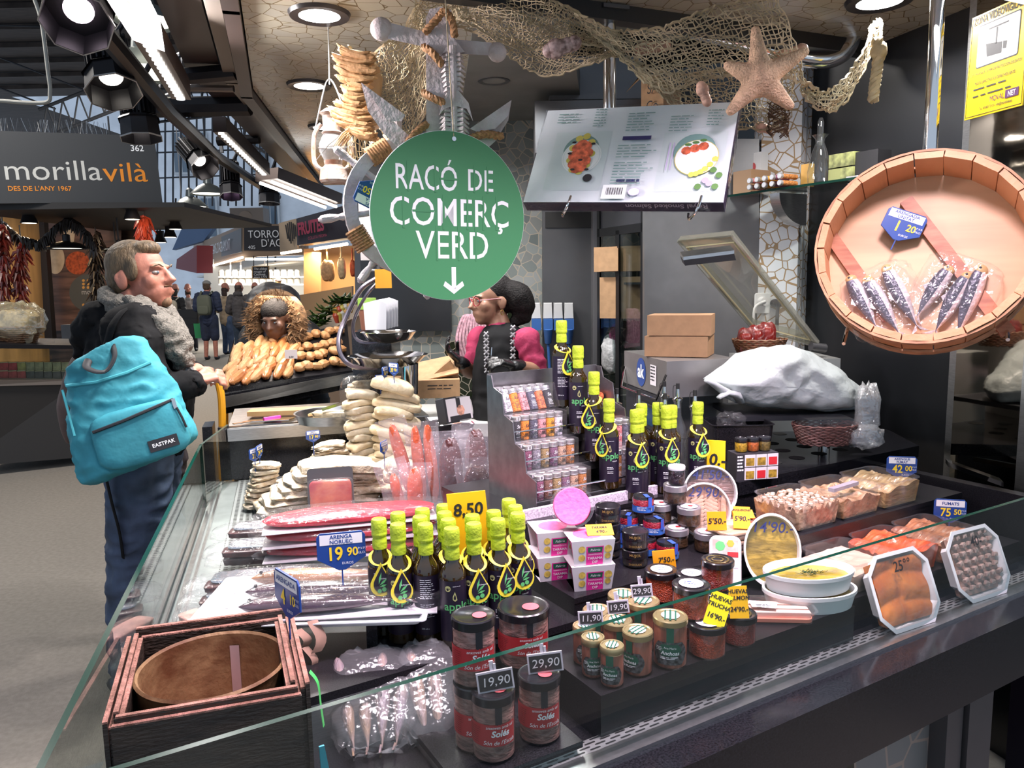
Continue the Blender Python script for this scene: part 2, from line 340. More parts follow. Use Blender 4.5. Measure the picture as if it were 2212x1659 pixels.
# ================================================================ the counter
def FP(*q):return [(F(u,v).x,F(u,v).y) for u,v in q]
def GP(*q):return [(G(u,v).x,G(u,v).y) for u,v in q]
def slots(n,c,dark,axis,sx,sy,fx,fy,r=.35,m=.8):
 """sheet metal with staggered rows of slots; axis: angle of the rows in the object's own plane"""
 k = bpy.data.materials.new(n);k.use_nodes = True;N = k.node_tree.nodes;L = k.node_tree.links;p = N['Principled BSDF'];MATS[n] = k
 p.inputs['Metallic'].default_value = m;p.inputs['Roughness'].default_value = r
 tc = N.new('ShaderNodeTexCoord');mp = N.new('ShaderNodeMapping');mp.inputs['Rotation'].default_value = (0,0,-axis);L.new(tc.outputs['Object'],mp.inputs[0])
 s = N.new('ShaderNodeSeparateXYZ');L.new(mp.outputs[0],s.inputs[0])
 def M(op,a,b=None):
  q = N.new('ShaderNodeMath');q.operation = op
  for i, x in enumerate((a,b)):
   if x is None:continue
   if isinstance(x,(int,float)):q.inputs[i].default_value = x
   else:L.new(x,q.inputs[i])
  return q.outputs[0]
 y = M('DIVIDE',s.outputs[1],sy);row = M('FLOOR',y);off = M('MULTIPLY',M('MODULO',row,2.0),.5)
 x = M('ADD',M('DIVIDE',s.outputs[0],sx),off)
 ax = M('DIVIDE',M('ABSOLUTE',M('SUBTRACT',M('FRACT',x),.5)),fx/2);ay = M('DIVIDE',M('ABSOLUTE',M('SUBTRACT',M('FRACT',y),.5)),fy/2)
 d = M('ADD',M('POWER',ax,6.0),M('POWER',ay,3.0));h = M('LESS_THAN',d,1.0)
 mx = N.new('ShaderNodeMix');mx.data_type = 'RGBA';L.new(h,mx.inputs[0]);mx.inputs[6].default_value = tuple(c)+(1,);mx.inputs[7].default_value = tuple(dark)+(1,);L.new(mx.outputs[2],p.inputs['Base Color'])
 L.new(M('MULTIPLY',M('SUBTRACT',1.0,h),m),p.inputs['Metallic'])
 return k
psteel = slots('slotted_steel',(.55,.55,.56),(.01,.01,.01),0,.034,.0085,.68,.5)
pgrey = slots('punched_grey_steel',(.33,.36,.35),(.006,.006,.006),0,.017,.021,.55,.6,.45,.5)
pblk = slots('slotted_black_steel',(.02,.022,.022),(.002,.002,.002),0,.036,.019,.7,.55,.3,.4)
bshelf = mat('black_shelf_laminate',(.014,.013,.016),.3,ns=(400,.9),sp=.4)
UE = 2.45
CT = T('display_counter','black granite display counter with steel ledge under all the fish and jars','counter',F(0,0,0),A1)
Lx = lambda u, v, z:V((u,v,z))
part('granite_edge',CT,BLKG, lambda b:b.box((1.15,-.065,.787),(3.0,.075,.026)))
part('apron',CT,BLKG, lambda b:b.box((1.15,-.085,.715),(3.0,.03,.15)))
part('ledge',CT,STEEL, lambda b:(b.box((1.3,-.008,.795),(2.7,.04,.012)),b.box((1.3,-.026,.797),(2.7,.008,.02))))
part('slot_strip',CT,psteel, lambda b:b.box((1.3,.03,.795),(2.7,.04,.008)))
part('deck',CT,bshelf, lambda b:b.prism([(0,.0),(2.55,.0),(2.45,1.02),(1.0,1.02),(.2,.6)],.74,.79))
part('base',CT,mosaic('counter_base_mosaic',[(.2,.2,.2),(.25,.25,.24),(.17,.175,.17)],(.3,.24,.2),10,.035,.35,.3,zone=((.015,.02,.012),2.2,.6)), lambda b:b.box((1.1,.3,.37),(2.2,.5,.74)))
part('base_post',CT,DG, lambda b:(b.box((1.95,.03,.35),(.07,.05,.66)),b.box((2.05,.02,.35),(.11,.05,.66))))
# stands and steps of the front counter, each a board that lifts off
def stand(lb,u0,u1,v0,v1,z0,z1,ft=None):
 t = T('display_stand',lb,'stand',F(u0,v0,z0),A1);w_, d_, h_ = u1-u0, v1-v0, z1-z0
 part('top',t,bshelf, lambda b:b.box((w_/2,d_/2,h_-.006),(w_,d_,.012)))
 part('front_panel',t,ft or bshelf, lambda b:b.prism([(-w_/2,-(h_-.012)/2),(w_/2,-(h_-.012)/2),(w_/2,(h_-.012)/2),(-w_/2,(h_-.012)/2)],-.005,.005),loc=(w_/2,.006,(h_-.012)/2)).rotation_euler.x = R(90)
 part('side_panel',t,bshelf, lambda b:b.box((.005,d_/2,(h_-.012)/2),(.01,d_-.02,h_-.012)));part('side_panel',t,bshelf, lambda b:b.box((w_-.005,d_/2,(h_-.012)/2),(.01,d_-.02,h_-.012)))
 return t
stand('low black stand with slotted front under the anchovy and roe jars',.86,1.575,.04,.29,.79,.88,pblk)
stand('black stand under the pink dip tubs and caviar jars',.985,1.62,.3,.54,.79,.94)
stand('tall black stand under the spice rack and green-capped bottles',1.0,1.72,.56,1.0,.79,1.03)
stand('black step under the front row of clear fish trays',1.62,2.36,.078,.242,.79,.871)
stand('black rear step under the clear trays of garlic and herring',1.62,2.36,.246,.42,.79,.973)
st = T('jar_board','small black board on a steel base under the salted anchovy jars','stand',F(.565,.02,.79),A1)
part('board',st,bshelf, lambda b:b.box((.12,.12,.027),(.24,.24,.012)));part('base',st,STEEL, lambda b:b.box((.12,.12,.0105),(.23,.22,.021)))
st = T('bottle_board','black board with a steel front band under the near group of oil bottles','stand',F(.39,.28,.79),A1)
part('board',st,bshelf, lambda b:b.box((.3,.17,.102),(.6,.34,.016)));part('base',st,STEEL, lambda b:b.box((.3,.175,.047),(.6,.33,.094)))
# glass sheets
def sheet(name,lb,A,B,z0,z1,th=.01):
 A, B = V(A), V(B);d = (B-A);n = V((-d.y,d.x)).normalized()*th/2;b = MB()
 def add(vs,fs,m):b.m = m;b.add(vs,fs)
 q = lambda p, s, z:V((p[0]+n.x*s,p[1]+n.y*s,z))
 for s in (-1,1):add([q(A,s,z0),q(B,s,z0),q(B,s,z1),q(A,s,z1)],[(0,1,2,3)],0)
 add([q(A,-1,z1),q(B,-1,z1),q(B,1,z1),q(A,1,z1)],[(0,1,2,3)],1)
 add([q(A,-1,z0),q(A,1,z0),q(A,1,z1),q(A,-1,z1)],[(0,1,2,3)],1);add([q(B,-1,z0),q(B,1,z0),q(B,1,z1),q(B,-1,z1)],[(0,1,2,3)],1)
 return one(name,lb,'glass',[GLASS,GEDGE],b,smooth=0)
sheet('glass_guard','long glass guard with green top edge along the front of the counter',F(.0,0),F(2.65,0),.80,1.04)
sheet('glass_guard','side glass guard with dark green edge between the aisle and the dried cod',G(.0,0),G(2.06,0),.80,1.04)
sheet('glass_guard','short rear pane of the side glass guard by the black divider',G(2.07,0),G(2.48,0.07),.80,1.04)
# side counter
SC = T('side_counter','grey side counter with perforated steel strips under the dried cod','counter',G(0,0,0),A2)
part('base',SC,BLKG, lambda b:b.box((1.25,-.28,.385),(2.5,.5,.77)))
part('deck',SC,mat('grey_painted_steel',(.3,.34,.33),.35,.4,ns=(20,.1)), lambda b:b.box((1.25,-.11,.78),(2.5,.22,.02)))
part('perforated_strip',SC,pgrey, lambda b:b.box((1.25,-.135,.7925),(2.46,.075,.006)))
part('rail',SC,STEEL, lambda b:(b.box((1.25,-.016,.796),(2.46,.012,.014)),b.box((1.25,-.035,.794),(2.46,.008,.01))))
part('tray_floor',SC,mat('tray_floor_steel',(.2,.2,.2),.4,.6), lambda b:b.prism([(1.0,-.18),(2.46,-.18),(2.46,-.95),(1.25,-.95),(.75,-.5)],.775,.80))
# far divider of the side counter, steel worktop on it
dv = T('counter_divider','black divider board at the far end of the cod counter','divider',G(2.42,.02,.80),A2)
part('cross_panel',dv,BLKG, lambda b:b.box((.06,-.44,.115),(.03,.86,.23)));part('end_panel',dv,BLKG, lambda b:b.box((.1,.03,.1),(.14,.04,.28)))
wt = T('steel_worktop','stainless worktop with folded front edge behind the dried cod','worktop',G(2.46,.1,.80),A2)
part('top',wt,STEEL, lambda b:b.box((.26,-.4,.222),(.56,.86,.012)));part('front_lip',wt,STEEL, lambda b:b.box((-.025,-.4,.2),(.012,.86,.05)));part('cabinet',wt,BLKG, lambda b:b.box((.28,-.4,.1),(.5,.84,.215)))
# ================================================================ goods: shared builders
def face(p,ex=0):return math.atan2(-p[0],p[1])+ex
def cylmap(r_,y0=0,a0=0):return lambda x, y:(r_*math.sin(x/r_+a0),-r_*math.cos(x/r_+a0),y+y0)
def band(b,r_,z0,z1,a0=0,a1=2*math.pi,n=24):
 b.grid(lambda i,j:(r_*math.sin(a0+(a1-a0)*i),-r_*math.cos(a0+(a1-a0)*i),z0+(z1-z0)*j),n,2)
def disc(b,c,r_,n=16,fn=None):
 P = [(c[0]+r_*math.cos(2*math.pi*i/n),c[1]+r_*math.sin(2*math.pi*i/n)) for i in range(n)]
 b.add([fn(x,y) for x,y in P],[tuple(range(n))])
def poly(b,pts,fn):b.add([fn(x,y) for x,y in pts],[tuple(range(len(pts)))])
def bars(b,x0,x1,y0,dy,n,h,fn,seed=1):
 rg = random.Random(seed)
 for k in range(n):
  x = x0;xe = x0+(x1-x0)*rg.uniform(.7,1)
  while x<xe:
   w_ = min(xe-x,rg.uniform(.12,.4)*(x1-x0));y = y0-k*dy
   poly(b,[(x,y),(x+w_*.5,y),(x+w_,y),(x+w_,y+h),(x+w_*.5,y+h),(x,y+h)],fn);x+=w_+.05*(x1-x0)
OILG = mat('dark_oil_glass',(.022,.012,.002),.06,sp=.8,co=.5);LIME = mat('lime_foil',(.44,.58,.03),.45,bump=.25,bs=120);NAVY = mat('aubergine_label',(.013,.008,.022),.4)
LEAF = mat('leaf_green_print',(.12,.5,.16),.5);TAGY = mat('tag_yellow',(.85,.72,.05),.5);PALEY = mat('pale_gold_print',(.5,.5,.2),.5)
def oil_bottle(lb,p,rz,tag=None,back=False,group='green-capped oil bottles'):
 t = T('oil_bottle',lb,'bottle',p,rz,group)
 part('bottle',t,OILG, lambda b:b.lathe([(.0235,0),(.0265,.004),(.0265,.145),(.0255,.156),(.019,.167),(.0135,.176),(.0128,.2)],24),'oil')
 part('cap',t,LIME, lambda b:b.lathe([(.0145,.183),(.0152,.186),(.0148,.2),(.0136,.207),(.0158,.211),(.0162,.215),(.0155,.218),(.0162,.221),(.0155,.224),(.0162,.227),(.0158,.24),(.0145,.2445),(.011,.2445),(.0105,.2435)],24),'oil')
 lab = part('label',t,NAVY, lambda b:band(b,.0268,.022,.145),'oil')
 f = cylmap(.0270,0)
 def front(b):
  b.m = 0;b.text('apple',.0235,onto(f,.003,.086,0,0),bold=.012,sx=1.05);b.m = 1
  b.text('natural',.0055,onto(f,.014,.078,0,0));bars(b,-.008,.012,.062,.0042,2,.0018,f,3);bars(b,-.007,.011,.05,.004,2,.0014,f,5)
  b.m = 2;P = [(0,.124),(-.0045,.114),(-.0045,.108),(0,.104),(.0045,.107),(.003,.114)];Q = [(0,.119),(-.0025,.113),(-.0025,.109),(0,.107),(.002,.109),(.0015,.114)]
  for i in range(6):poly(b,[P[i],P[(i+1)%6],Q[(i+1)%6],Q[i]],f)
  disc(b,(-.014,.13),.006,12,f);b.m = 3;b.text('apple',.0045,onto(f,-.014,.1285,0,0));b.m = 1;bars(b,-.004,.016,.134,.004,1,.0008,f,8)
 def rear(b):b.m = 1;bars(b,-.015,.016,.136,.0042,10,.0014,f,21);bars(b,-.015,.014,.085,.0042,7,.0012,f,22);b.text('250 ml e',.0045,onto(f,-.006,.034,0,0))
 part('lettering',lab,[LEAF,WHINK,PALEY,NAVY],rear if back else front,'r' if back else 'f',smooth=0)
 if tag is not None:
  c, s = math.cos(tag), math.sin(tag)
  def ring(b):
   b.T = Mx.Rotation(tag,4,'Z')
   b.grid(lambda i,j:((.0165+.0075*j)*math.sin(2*math.pi*i),-(.0165+.0075*j)*math.cos(2*math.pi*i)-.005,.169-.011*math.cos(2*math.pi*i)-.004*j),28,3,True)
   g = lambda x, y:(x*1.35,-.031+y*.08,.157+y*1.4)
   D = [(0,.002)]+[(.016*math.sin(a)*(1 if a>.9 else .8),-.030-.016*math.cos(a+math.pi)*-1) for a in [R(q) for q in range(40,330,24)]]
   D = [(0.0,.004)]+[(.0165*math.sin(R(q)),-.030+.0165*math.cos(R(q))) for q in range(50,320,18)]
   n_ = len(D);vs = [g(x,y) for x,y in D];b.add(vs,[tuple(range(n_))])
   b.m = 1;cx_, cy_ = 0, -.026;h = lambda x, y:V(g(x,y))+V((0,-.0006,0));poly(b,[(cx_+(x-cx_)*.78+.0012,cy_+(y-cy_)*.78+.001) for x,y in D],h)
   b.m = 2;h2 = lambda x, y:V(g(x,y))+V((0,-.001,0))
   for ax, ay, an, l_ in ((-.004,-.028,75,.018),(-.003,-.03,40,.016),(-.003,-.032,15,.012)):
    dx, dy = math.cos(R(an)), math.sin(R(an));poly(b,[(ax,ay),(ax+dx*l_*.5-dy*.0018,ay+dy*l_*.5+dx*.0018),(ax+dx*l_,ay+dy*l_),(ax+dx*l_*.5+dy*.0018,ay+dy*l_*.5-dx*.0018)],h2)
   disc(b,(-.003,-.038),.0032,10,h2);disc(b,(.004,-.036),.0034,10,h2);b.m = 3;b.text('Arbequina',.0035,onto(h2,.006,-.021,0,0))
  part('neck_tag',t,[TAGY,NAVY,LEAF,WHINK],ring,round(tag,2),smooth=0)
 return t
 # ---------------------------------------------------------------- price markers
def blue_tag(lb,p,rz,top,price,dec,w_=.085,tilt=0,spike=.03,rx=0):
 rot = Euler((rx,tilt,rz),'XYZ').to_matrix();t = T('price_tag',lb,'price tag',p,rot=rot);s = w_/.085
 PL = [(-.0425,.03),(-.0425,.07),(-.036,.078),(.036,.078),(.0425,.07),(.0425,.03),(.006,.008),(-.006,.008)];up = XF((0,.002,0),0,R(90))
 pl_ = part('plate',t,BLUE, lambda b:(b.prism([(x*s,y*s) for x,y in PL],0,.004,.0008,M=up),b.box((0,0,-spike/2+.009*s),(.003,.002,spike))))
 g = lambda z:(lambda x,y:(x*s,-.0025-z,y*s))
 part('title_strip',pl_,WHITE, lambda b:poly(b,[(-.037,.056),(.037,.056),(.037,.075),(-.037,.075)],g(0)))
 def tx(b):
  n = len(top)
  for i, l in enumerate(top):b.text(l,.012 if n==1 else .0098,onto(g(.0005),0,.0615 if n==1 else .0668-.0092*i,0,0),bold=.02)
  b.m = 1;b.text(price,.034,onto(g(.0005),-.012,.028,0,0),bold=.02,sx=.85);b.text(dec,.022,onto(g(.0005),.019,.034,0,0),bold=.02,sx=.9)
  b.m = 2;b.text("P.V.P.",.006,onto(g(.0005),.0355,.044,0,0));b.text("KILO.",.006,onto(g(.0005),.0345,.036,0,0));b.text('EUROS',.0065,onto(g(.0005),.01,.019,0,0))
 part('lettering',pl_,[BLUE,YEL,WHINK],tx,smooth=0);return t
def card(lb,p,rz,w_,h_,lines,m=ORANGE,rx=0,ry=0,th=.002,size=.4,tent=0,name='price_card'):
 """upright card standing on p; lines: [(text, x, y, size)] in card fractions"""
 rot = Euler((rx,ry,rz),'XYZ').to_matrix();t = T(name,lb,'price card',p,rot=rot)
 def pl(b):
  b.box((0,th/2,h_/2),(w_,th,h_))
  if tent:b.add([(-w_/2,th,h_),(w_/2,th,h_),(w_/2,h_*tent,0),(-w_/2,h_*tent,0),(-w_/2,th*2,h_),(w_/2,th*2,h_),(w_/2,h_*tent+th,0),(-w_/2,h_*tent+th,0)],[(0,1,2,3),(4,7,6,5),(0,3,7,4),(1,5,6,2),(2,6,7,3)])
 cd_ = part('card',t,m,pl)
 part('lettering',cd_,INK, lambda b:[b.text(tx,s_*h_, lambda x,y,X=X,Y=Y:(x+X*w_,-.0008,y+Y*h_),bold=.025,sh=.12) for tx,X,Y,s_ in lines],smooth=0);return t
def chalk(lb,p,rz,w_,h_,txt,ry=0):
 rot = Euler((R(-8),ry,rz),'XYZ').to_matrix();t = T('chalk_board',lb,'price board',p,rot=rot)
 part('frame',t,mat('pale_lilac_plastic',(.55,.5,.56),.4), lambda b:(b.box((0,.001,h_/2),(w_,.004,h_)),b.box((w_*-.05,.004,h_+.006),(.007,.004,.02)),b.box((w_*.02,.004,h_+.003),(.006,.004,.015))))
 sl_ = part('slate',t,mat('chalk_slate',(.018,.018,.02),.7), lambda b:poly(b,[(-w_/2+.003,.003),(w_/2-.003,.003),(w_/2-.003,h_-.003),(-w_/2+.003,h_-.003)], lambda x,y:(x,-.0016,y)))
 part('lettering',sl_,mat('chalk_grey',(.62,.6,.62),.8), lambda b:b.text(txt,h_*.62, lambda x,y:(x,-.0022,y+h_*.3),sh=.1,sx=1.05),smooth=0);return t
 # ---------------------------------------------------------------- oil bottles near the glass
FB = [(818,1120,0,1),(859,1107,None,0),(859,1131,.1,0),(912,1099,None,0),(907,1115,None,0),(918,1131,None,1),(958,1090,None,0),(960,1106,None,0),(968,1121,.5,0),(975,1140,None,0),(1020,1112,-.4,0),(1023,1130,.25,0),(1066,1103,-.2,0),(1075,1121,.5,0),(1099,1078,None,0),(1113,1092,.8,0),(1118,1108,.35,0)]
FL = ['leftmost green-capped oil bottle of the near group, its neck tag slung sideways','oil bottle behind the leftmost two of the near group','oil bottle with a yellow drop tag, second from left in the near front row','rearmost of the three oil bottles left of the group middle','middle of the three oil bottles lined up left of the group middle','oil bottle turned to show its back label full of small print','rearmost oil bottle left of the big yellow 8,50 sign','second oil bottle from the back, left of the 8,50 sign','third oil bottle from the back, left of the 8,50 sign','front oil bottle with its apple label in full view, nearest the camera','oil bottle directly in front of the 8,50 sign, behind a tagged one','oil bottle with a large yellow drop tag facing the front, below the 8,50 sign','oil bottle just right of the 8,50 sign, behind a tagged one','oil bottle with a round gold badge, behind the widest anchovy jar','farthest oil bottle on the right of the near group','oil bottle second from back on the right of the near group','rightmost front oil bottle of the near group, tag overlapping its neighbour']
for (x,y,tg,bk), lb in zip(FB,FL):
 p = at(x,y,1.145);p.z = .9;oil_bottle(lb,p,face(p,.12 if x==975 else 0),tg,bool(bk),'green-capped oil bottles near the glass')
card('tall yellow plastic sign reading 8,50 among the green-capped bottles',V((at(1033,1180,1.06).x,at(1033,1180,1.06).y,.905)),face((.0,1)),.083,.275,[('8,50',0,.82,.135)],mat('yellow_orange_sign',(1,.55,.01),.4,ns=(8,.1)),ry=R(-5),th=.004,name='price_sign')
# ---------------------------------------------------------------- the stepped spice rack
RZ0, RDZ, RV0, RDV, RU0, RU1 = 1.06, .069, .625, .056, 1.085, 1.46
rk = T('spice_rack','stepped steel rack of four shelves full of salt jars','rack',F(RU0,RV0,1.03),A1)
RW = RU1-RU0;RST = mat('rack_steel',(.3,.28,.29),.35,.9,ns=(30,.15))
sidep = [(0,0),(0,.065)]
for k in range(4):sidep+=[(RDV*k+.0,.03+RDZ*k+.055),(RDV*(k+1)-.01,.03+RDZ*k+.068)]
sidep+=[(.225,.03+RDZ*3+.1),(.25,.03+RDZ*3+.1),(.25,0)]
for x in (0,RW):part('side_panel',rk,RST, lambda b:b.prism([(y,z) for y,z in sidep],-.0015,.0015,M=Mx(((0,0,1,x),(1,0,0,-.015),(0,1,0,0),(0,0,0,1)))))
part('back_panel',rk,RST, lambda b:b.box((RW/2,.235,.17),(RW,.003,.34)))
for k in range(4):
 part('shelf',rk,STEEL, lambda b:(b.box((RW/2,RDV*k+.028,.03+RDZ*k-.002),(RW,.07,.003)),b.box((RW/2,RDV*k-.008,.03+RDZ*k-.012),(RW,.003,.022))),k)
 if k<3:part('rail',rk,CHROME, lambda b:b.tube([(0,RDV*k-.012,.03+RDZ*k+.027),(RW,RDV*k-.012,.03+RDZ*k+.027)],.0025),k)
LID = mat('aluminium_lid',(.7,.69,.7),.35,.8);STICK = mat('white_sticker',(.82,.78,.86),.5)
SALT = {n:mat('salt_'+n,c,.7,ns=(180,.5),bump=.4,bs=300) for n,c in dict(white=(.75,.7,.78),orange=(.9,.25,.02),amber=(.85,.35,.02),pink=(.75,.32,.33),slate=(.09,.09,.13),coral=(.9,.2,.07),black=(.03,.028,.035),plum=(.22,.06,.12),brown=(.22,.1,.07),purple=(.2,.09,.16),beige=(.52,.33,.22),herb=(.35,.24,.1),rose=(.65,.2,.2),copper=(.45,.17,.04),grey=(.25,.23,.27)).items()}
def spice_jar(lb,col,p,rz,group,tall=0,rot=None,price=False):
 t = T('salt_jar',lb,'jar',p,rz,group,rot=rot);h = .09 if tall else .056;r_ = .0125 if not tall else .0105
 sa_ = part('salt',t,SALT[col], lambda b:b.lathe([(r_-.0008,.001),(r_,.003),(r_,h-.004),(r_*.9,h-.002)],16),tall)
 part('lid',t,LID, lambda b:b.lathe([(r_+.0008,h-.003),(r_+.0008,h-.0005),(r_+.0002,h),(r_+.0008,h+.001),(r_+.0008,h+.009),(r_-.001,h+.0105)],16),tall)
 dark = col in ('white','beige','orange','amber','pink','coral');f = cylmap(r_+.0003)
 def tx(b):b.text('Sal',.0125,onto(f,.001,h*.62,0,0),sh=.25,bold=.01);bars(b,-.007,.008,h*.45,.0038,5,.0013,f,4)
 part('lettering',sa_,INK if dark else WHINK,tx,(tall,dark),smooth=0)
 if price:part('price_sticker',t,STICK, lambda b:poly(b,[(-.007,.004),(.007,.004),(.007,.012),(-.007,.012)],cylmap(r_+.0018,h-.004)),tall,label='white handwritten price sticker')
 return t
ROWS = [['plum','brown','herb','purple','beige','copper'],['plum','grey','herb','purple','beige','copper'],['black','orange','slate','pink','amber','white']]
RN = ['bottom','second','third','top']
def rp(k,u,dv):return F(RU0+u,RV0+RDV*k+dv,RZ0+RDZ*k)
CN = dict(plum='plum-red',brown='brown',herb='herb-flecked',purple='purple',beige='beige',copper='copper',grey='grey',black='black',orange='orange',slate='slate-blue',pink='pink',amber='amber',white='white',coral='coral',rose='rose')
for k in range(4):
 for j in (0,1):
  for i in range(6):
   col = (ROWS[k] if k<3 else ROWS[2])[i];u_ = .022+.0272*i
   if k ==3 and j ==0:continue
   spice_jar(f'{CN[col]} salt jar, {ORD[i]} in the {"front" if j == 0 else "rear"} line of the rack\'s {RN[k]} shelf',col,rp(k,u_+(.0 if j==0 else -.004),.008+.029*j),A1+.1,'salt jars on the spice rack',price=(i==0))
bx = T('clear_box','tilted clear box of six salt jars on top of the rack','box',rp(3,0,-.004),A1)
part('box',bx,PET, lambda b:b.box((.09,.0,.034),(.172,.03,.072),M=Mx.Rotation(R(-24),4,'X')))
for i, col in enumerate(['white','orange','pink','slate','coral','black']):
 spice_jar(f'jar of {CN[col]} salt leaning in the tilted top box, {ORD[i]} from left',col,rp(3,.022+.0272*i,-.012),0,'salt jars in the tilted top box',rot=(Mx.Rotation(A1,3,'Z')@Mx.Rotation(R(-28),3,'X')),price=(i==0))
for k in range(3):
 one('clear_box',f'clear plastic box around the salt jars on the {RN[k]} shelf of the rack','box',PET, lambda b:b.box((.09,.022,.035),(.172,.062,.0715)),rp(k,0,0),A1)
for k in (0,1):
 for j in (0,1):
  for i, col in enumerate((['copper','grey','slate','herb'],['amber','grey','rose','slate'])[k]):
   spice_jar(f'tall {CN[col]} salt tube, {ORD[i]} in the {"front" if j == 0 else "rear"} line, {RN[k]} shelf right end',col,rp(k,.279+.0232*i,.008+.024*j),A1+.1,'tall salt tubes on the spice rack',tall=1,price=(i==0 and j==0))
 one('clear_box',f'clear plastic box of tall salt tubes at the right end of the {RN[k]} shelf','box',PET, lambda b:b.box((.05,.02,.053),(.098,.052,.105)),rp(k,.264,0),A1)
for k in (2,3):
 for i, col in enumerate(['rose','slate','coral']):
  q = rp(k,.29+.034*i,.02);q.z+=.012
  spice_jar(f'{CN[col]} salt tube lying end-on behind the rack bottles on the {RN[k]} shelf',col,q,0,'salt tubes lying on the rack',rot=(Mx.Rotation(A1,3,'Z')@Mx.Rotation(R(-90),3,'X')))
for k, (u_,tg,lb) in enumerate([(.243,-.75,'on the bottom shelf'),(.235,-.6,'on the second shelf'),(.222,None,'on the third shelf'),(.205,.5,'on the top shelf, highest of all')]):
 p = rp(k,u_,.0);oil_bottle(f'green-capped oil bottle standing on the spice rack, {lb}',p,face(p,.1),tg,k==3,'oil bottles on the spice rack')
one('glitter_strip','white glittery strip along the edge below the spice rack','strip',mat('lilac_glitter',(.7,.6,.72),.7,ns=(260,.45)), lambda b:b.box((.2,0,.0125),(.44,.012,.025)),F(RU0-.04,RV0-.035,1.03),A1)
# bottles right of the rack
RB = [(1386,872,None),(1380,884,None),(1401,891,.55),(1454,876,None),(1468,882,.5),(1524,871,.5),(1421,870,None)]
RL = ['rearmost left green-capped oil bottle right of the spice rack','second oil bottle right of the spice rack, behind the tagged one','tagged oil bottle nearest the spice rack on its right','oil bottle behind the tagged one between the glass cruets','tagged oil bottle between two clear glass cruets','tagged oil bottle behind the yellow 10 sign','oil bottle half hidden among the cruets at the back']
for i, ((x,y,tg),lb) in enumerate(zip(RB,RL)):
 z = 1.03+.245;p = at(x,y,z);q = uv(p)
 p = F(q[0],max(.585,min(.9,q[1])),1.03);oil_bottle(lb,p,face(p),tg,False,'oil bottles right of the spice rack')
CRU = film('cruet_glass',(.9,.93,.92),refl=.2,rough=.02,haze=.02);
for i, (x,y,lb) in enumerate([(1433,888,'clear glass oil cruet with a steel pourer, middle of the front three'),(1498,880,'clear glass oil cruet with a steel pourer, beside the yellow 10 sign'),(1353,880,'clear cruet with black-tipped pourer right behind the rack'),(1412,885,'clear cruet rear left among the oil bottles'),(1486,868,'clear cruet rear right among the oil bottles'),(1456,862,'hindmost clear cruet with only its pourer showing')]):
 p = at(x,y,1.03+.225);q = uv(p);p = F(q[0]+.005,max(.6 if i<2 else .72,min(.95,q[1]+(.0 if i<2 else .05))),1.03);t = T('oil_cruet',lb,'cruet',p,face(p),'glass cruets')
 part('glass',t,CRU, lambda b:b.lathe([(.026,0),(.029,.004),(.029,.12),(.024,.145),(.012,.175),(.011,.215),(.014,.218),(.014,.224)],20),'c')
 part('stopper',t,CHROME, lambda b:b.lathe([(.0105,.2),(.0105,.222),(.016,.224),(.016,.229),(.007,.234),(.005,.262)],14),'c')
 part('pourer_tip',t,mat('black_rubber',(.012,.012,.012),.5), lambda b:(b.cyl((0,0,.258),(0,0,.275),.006,.0055),b.tube(spline([(.0055,0,.265),(-.012,0,.268),(-.014,0,.24),(-.012,0,.23)],4),.0012,5)),'c')
p = F(1.665,.54,1.03);card('yellow plastic sign reading 10 between the bottles and mustard jars',F(1.66,.575,1.03),face(p,-.1),.075,.13,[('10.-',.05,.45,.36)],YCARD,th=.004,name='price_sign')
# ---------------------------------------------------------------- jars
def jar(name,lb,p,rz,r_,h,lidh,lidm,fill,group,labels=None,fillk=None,lidk=1.03,glass=True):
 t = T(name,lb,'jar',p,rz,group)
 if glass:part('glass',t,JARG, lambda b:b.lathe([(r_*.9,0),(r_,.004),(r_,h*.82),(r_*.93,h*.9),(r_*.9,h-lidh*.5)],28),(r_,h))
 part('filling',t,fill, lambda b:b.lathe([(r_*.86,.002),(r_*.96,.005),(r_*.96,h*.8),(r_*.9,h*.87)],24),(r_,h))
 part('lid',t,lidm, lambda b:b.lathe([(r_*lidk*.97,h-lidh),(r_*lidk,h-lidh+.001),(r_*lidk,h-.002),(r_*lidk*.95,h),(r_*lidk*.85,h),(r_*lidk*.8,h-.0012)],28),(r_,h))
 if labels:labels(t,r_,h)
 return t
BLID = mat('black_lid',(.013,.012,.015),.22,sp=.6);GLID = mat('gold_lid',(.5,.38,.2),.32,.75);SLID = mat('grey_lid',(.35,.34,.36),.35,.6)
RED = mat('red_label',(.42,.025,.03),.45);ANSALT = mat('salted_anchovies',(.42,.2,.17),.6,ns=(26,.0),c2=(.13,.07,.06),st=(1,1,2.6),bump=.6,bs=60);ANOIL = mat('anchovy_fillets',(.36,.11,.07),.35,ns=(70,.45),st=(1,1,.12),bump=.5,bs=70)
DGREEN = mat('dark_green_label',(.012,.1,.06),.45);BLKLAB = mat('black_white_label',(.08,.08,.085),.5,ns=(150,.9));ROE = mat('orange_roe',(.5,.06,.012),.3,ns=(220,.35),bump=.8,bs=330,co=.3);ROED = mat('red_roe',(.3,.022,.01),.3,ns=(220,.35),bump=.8,bs=330,co=.3)
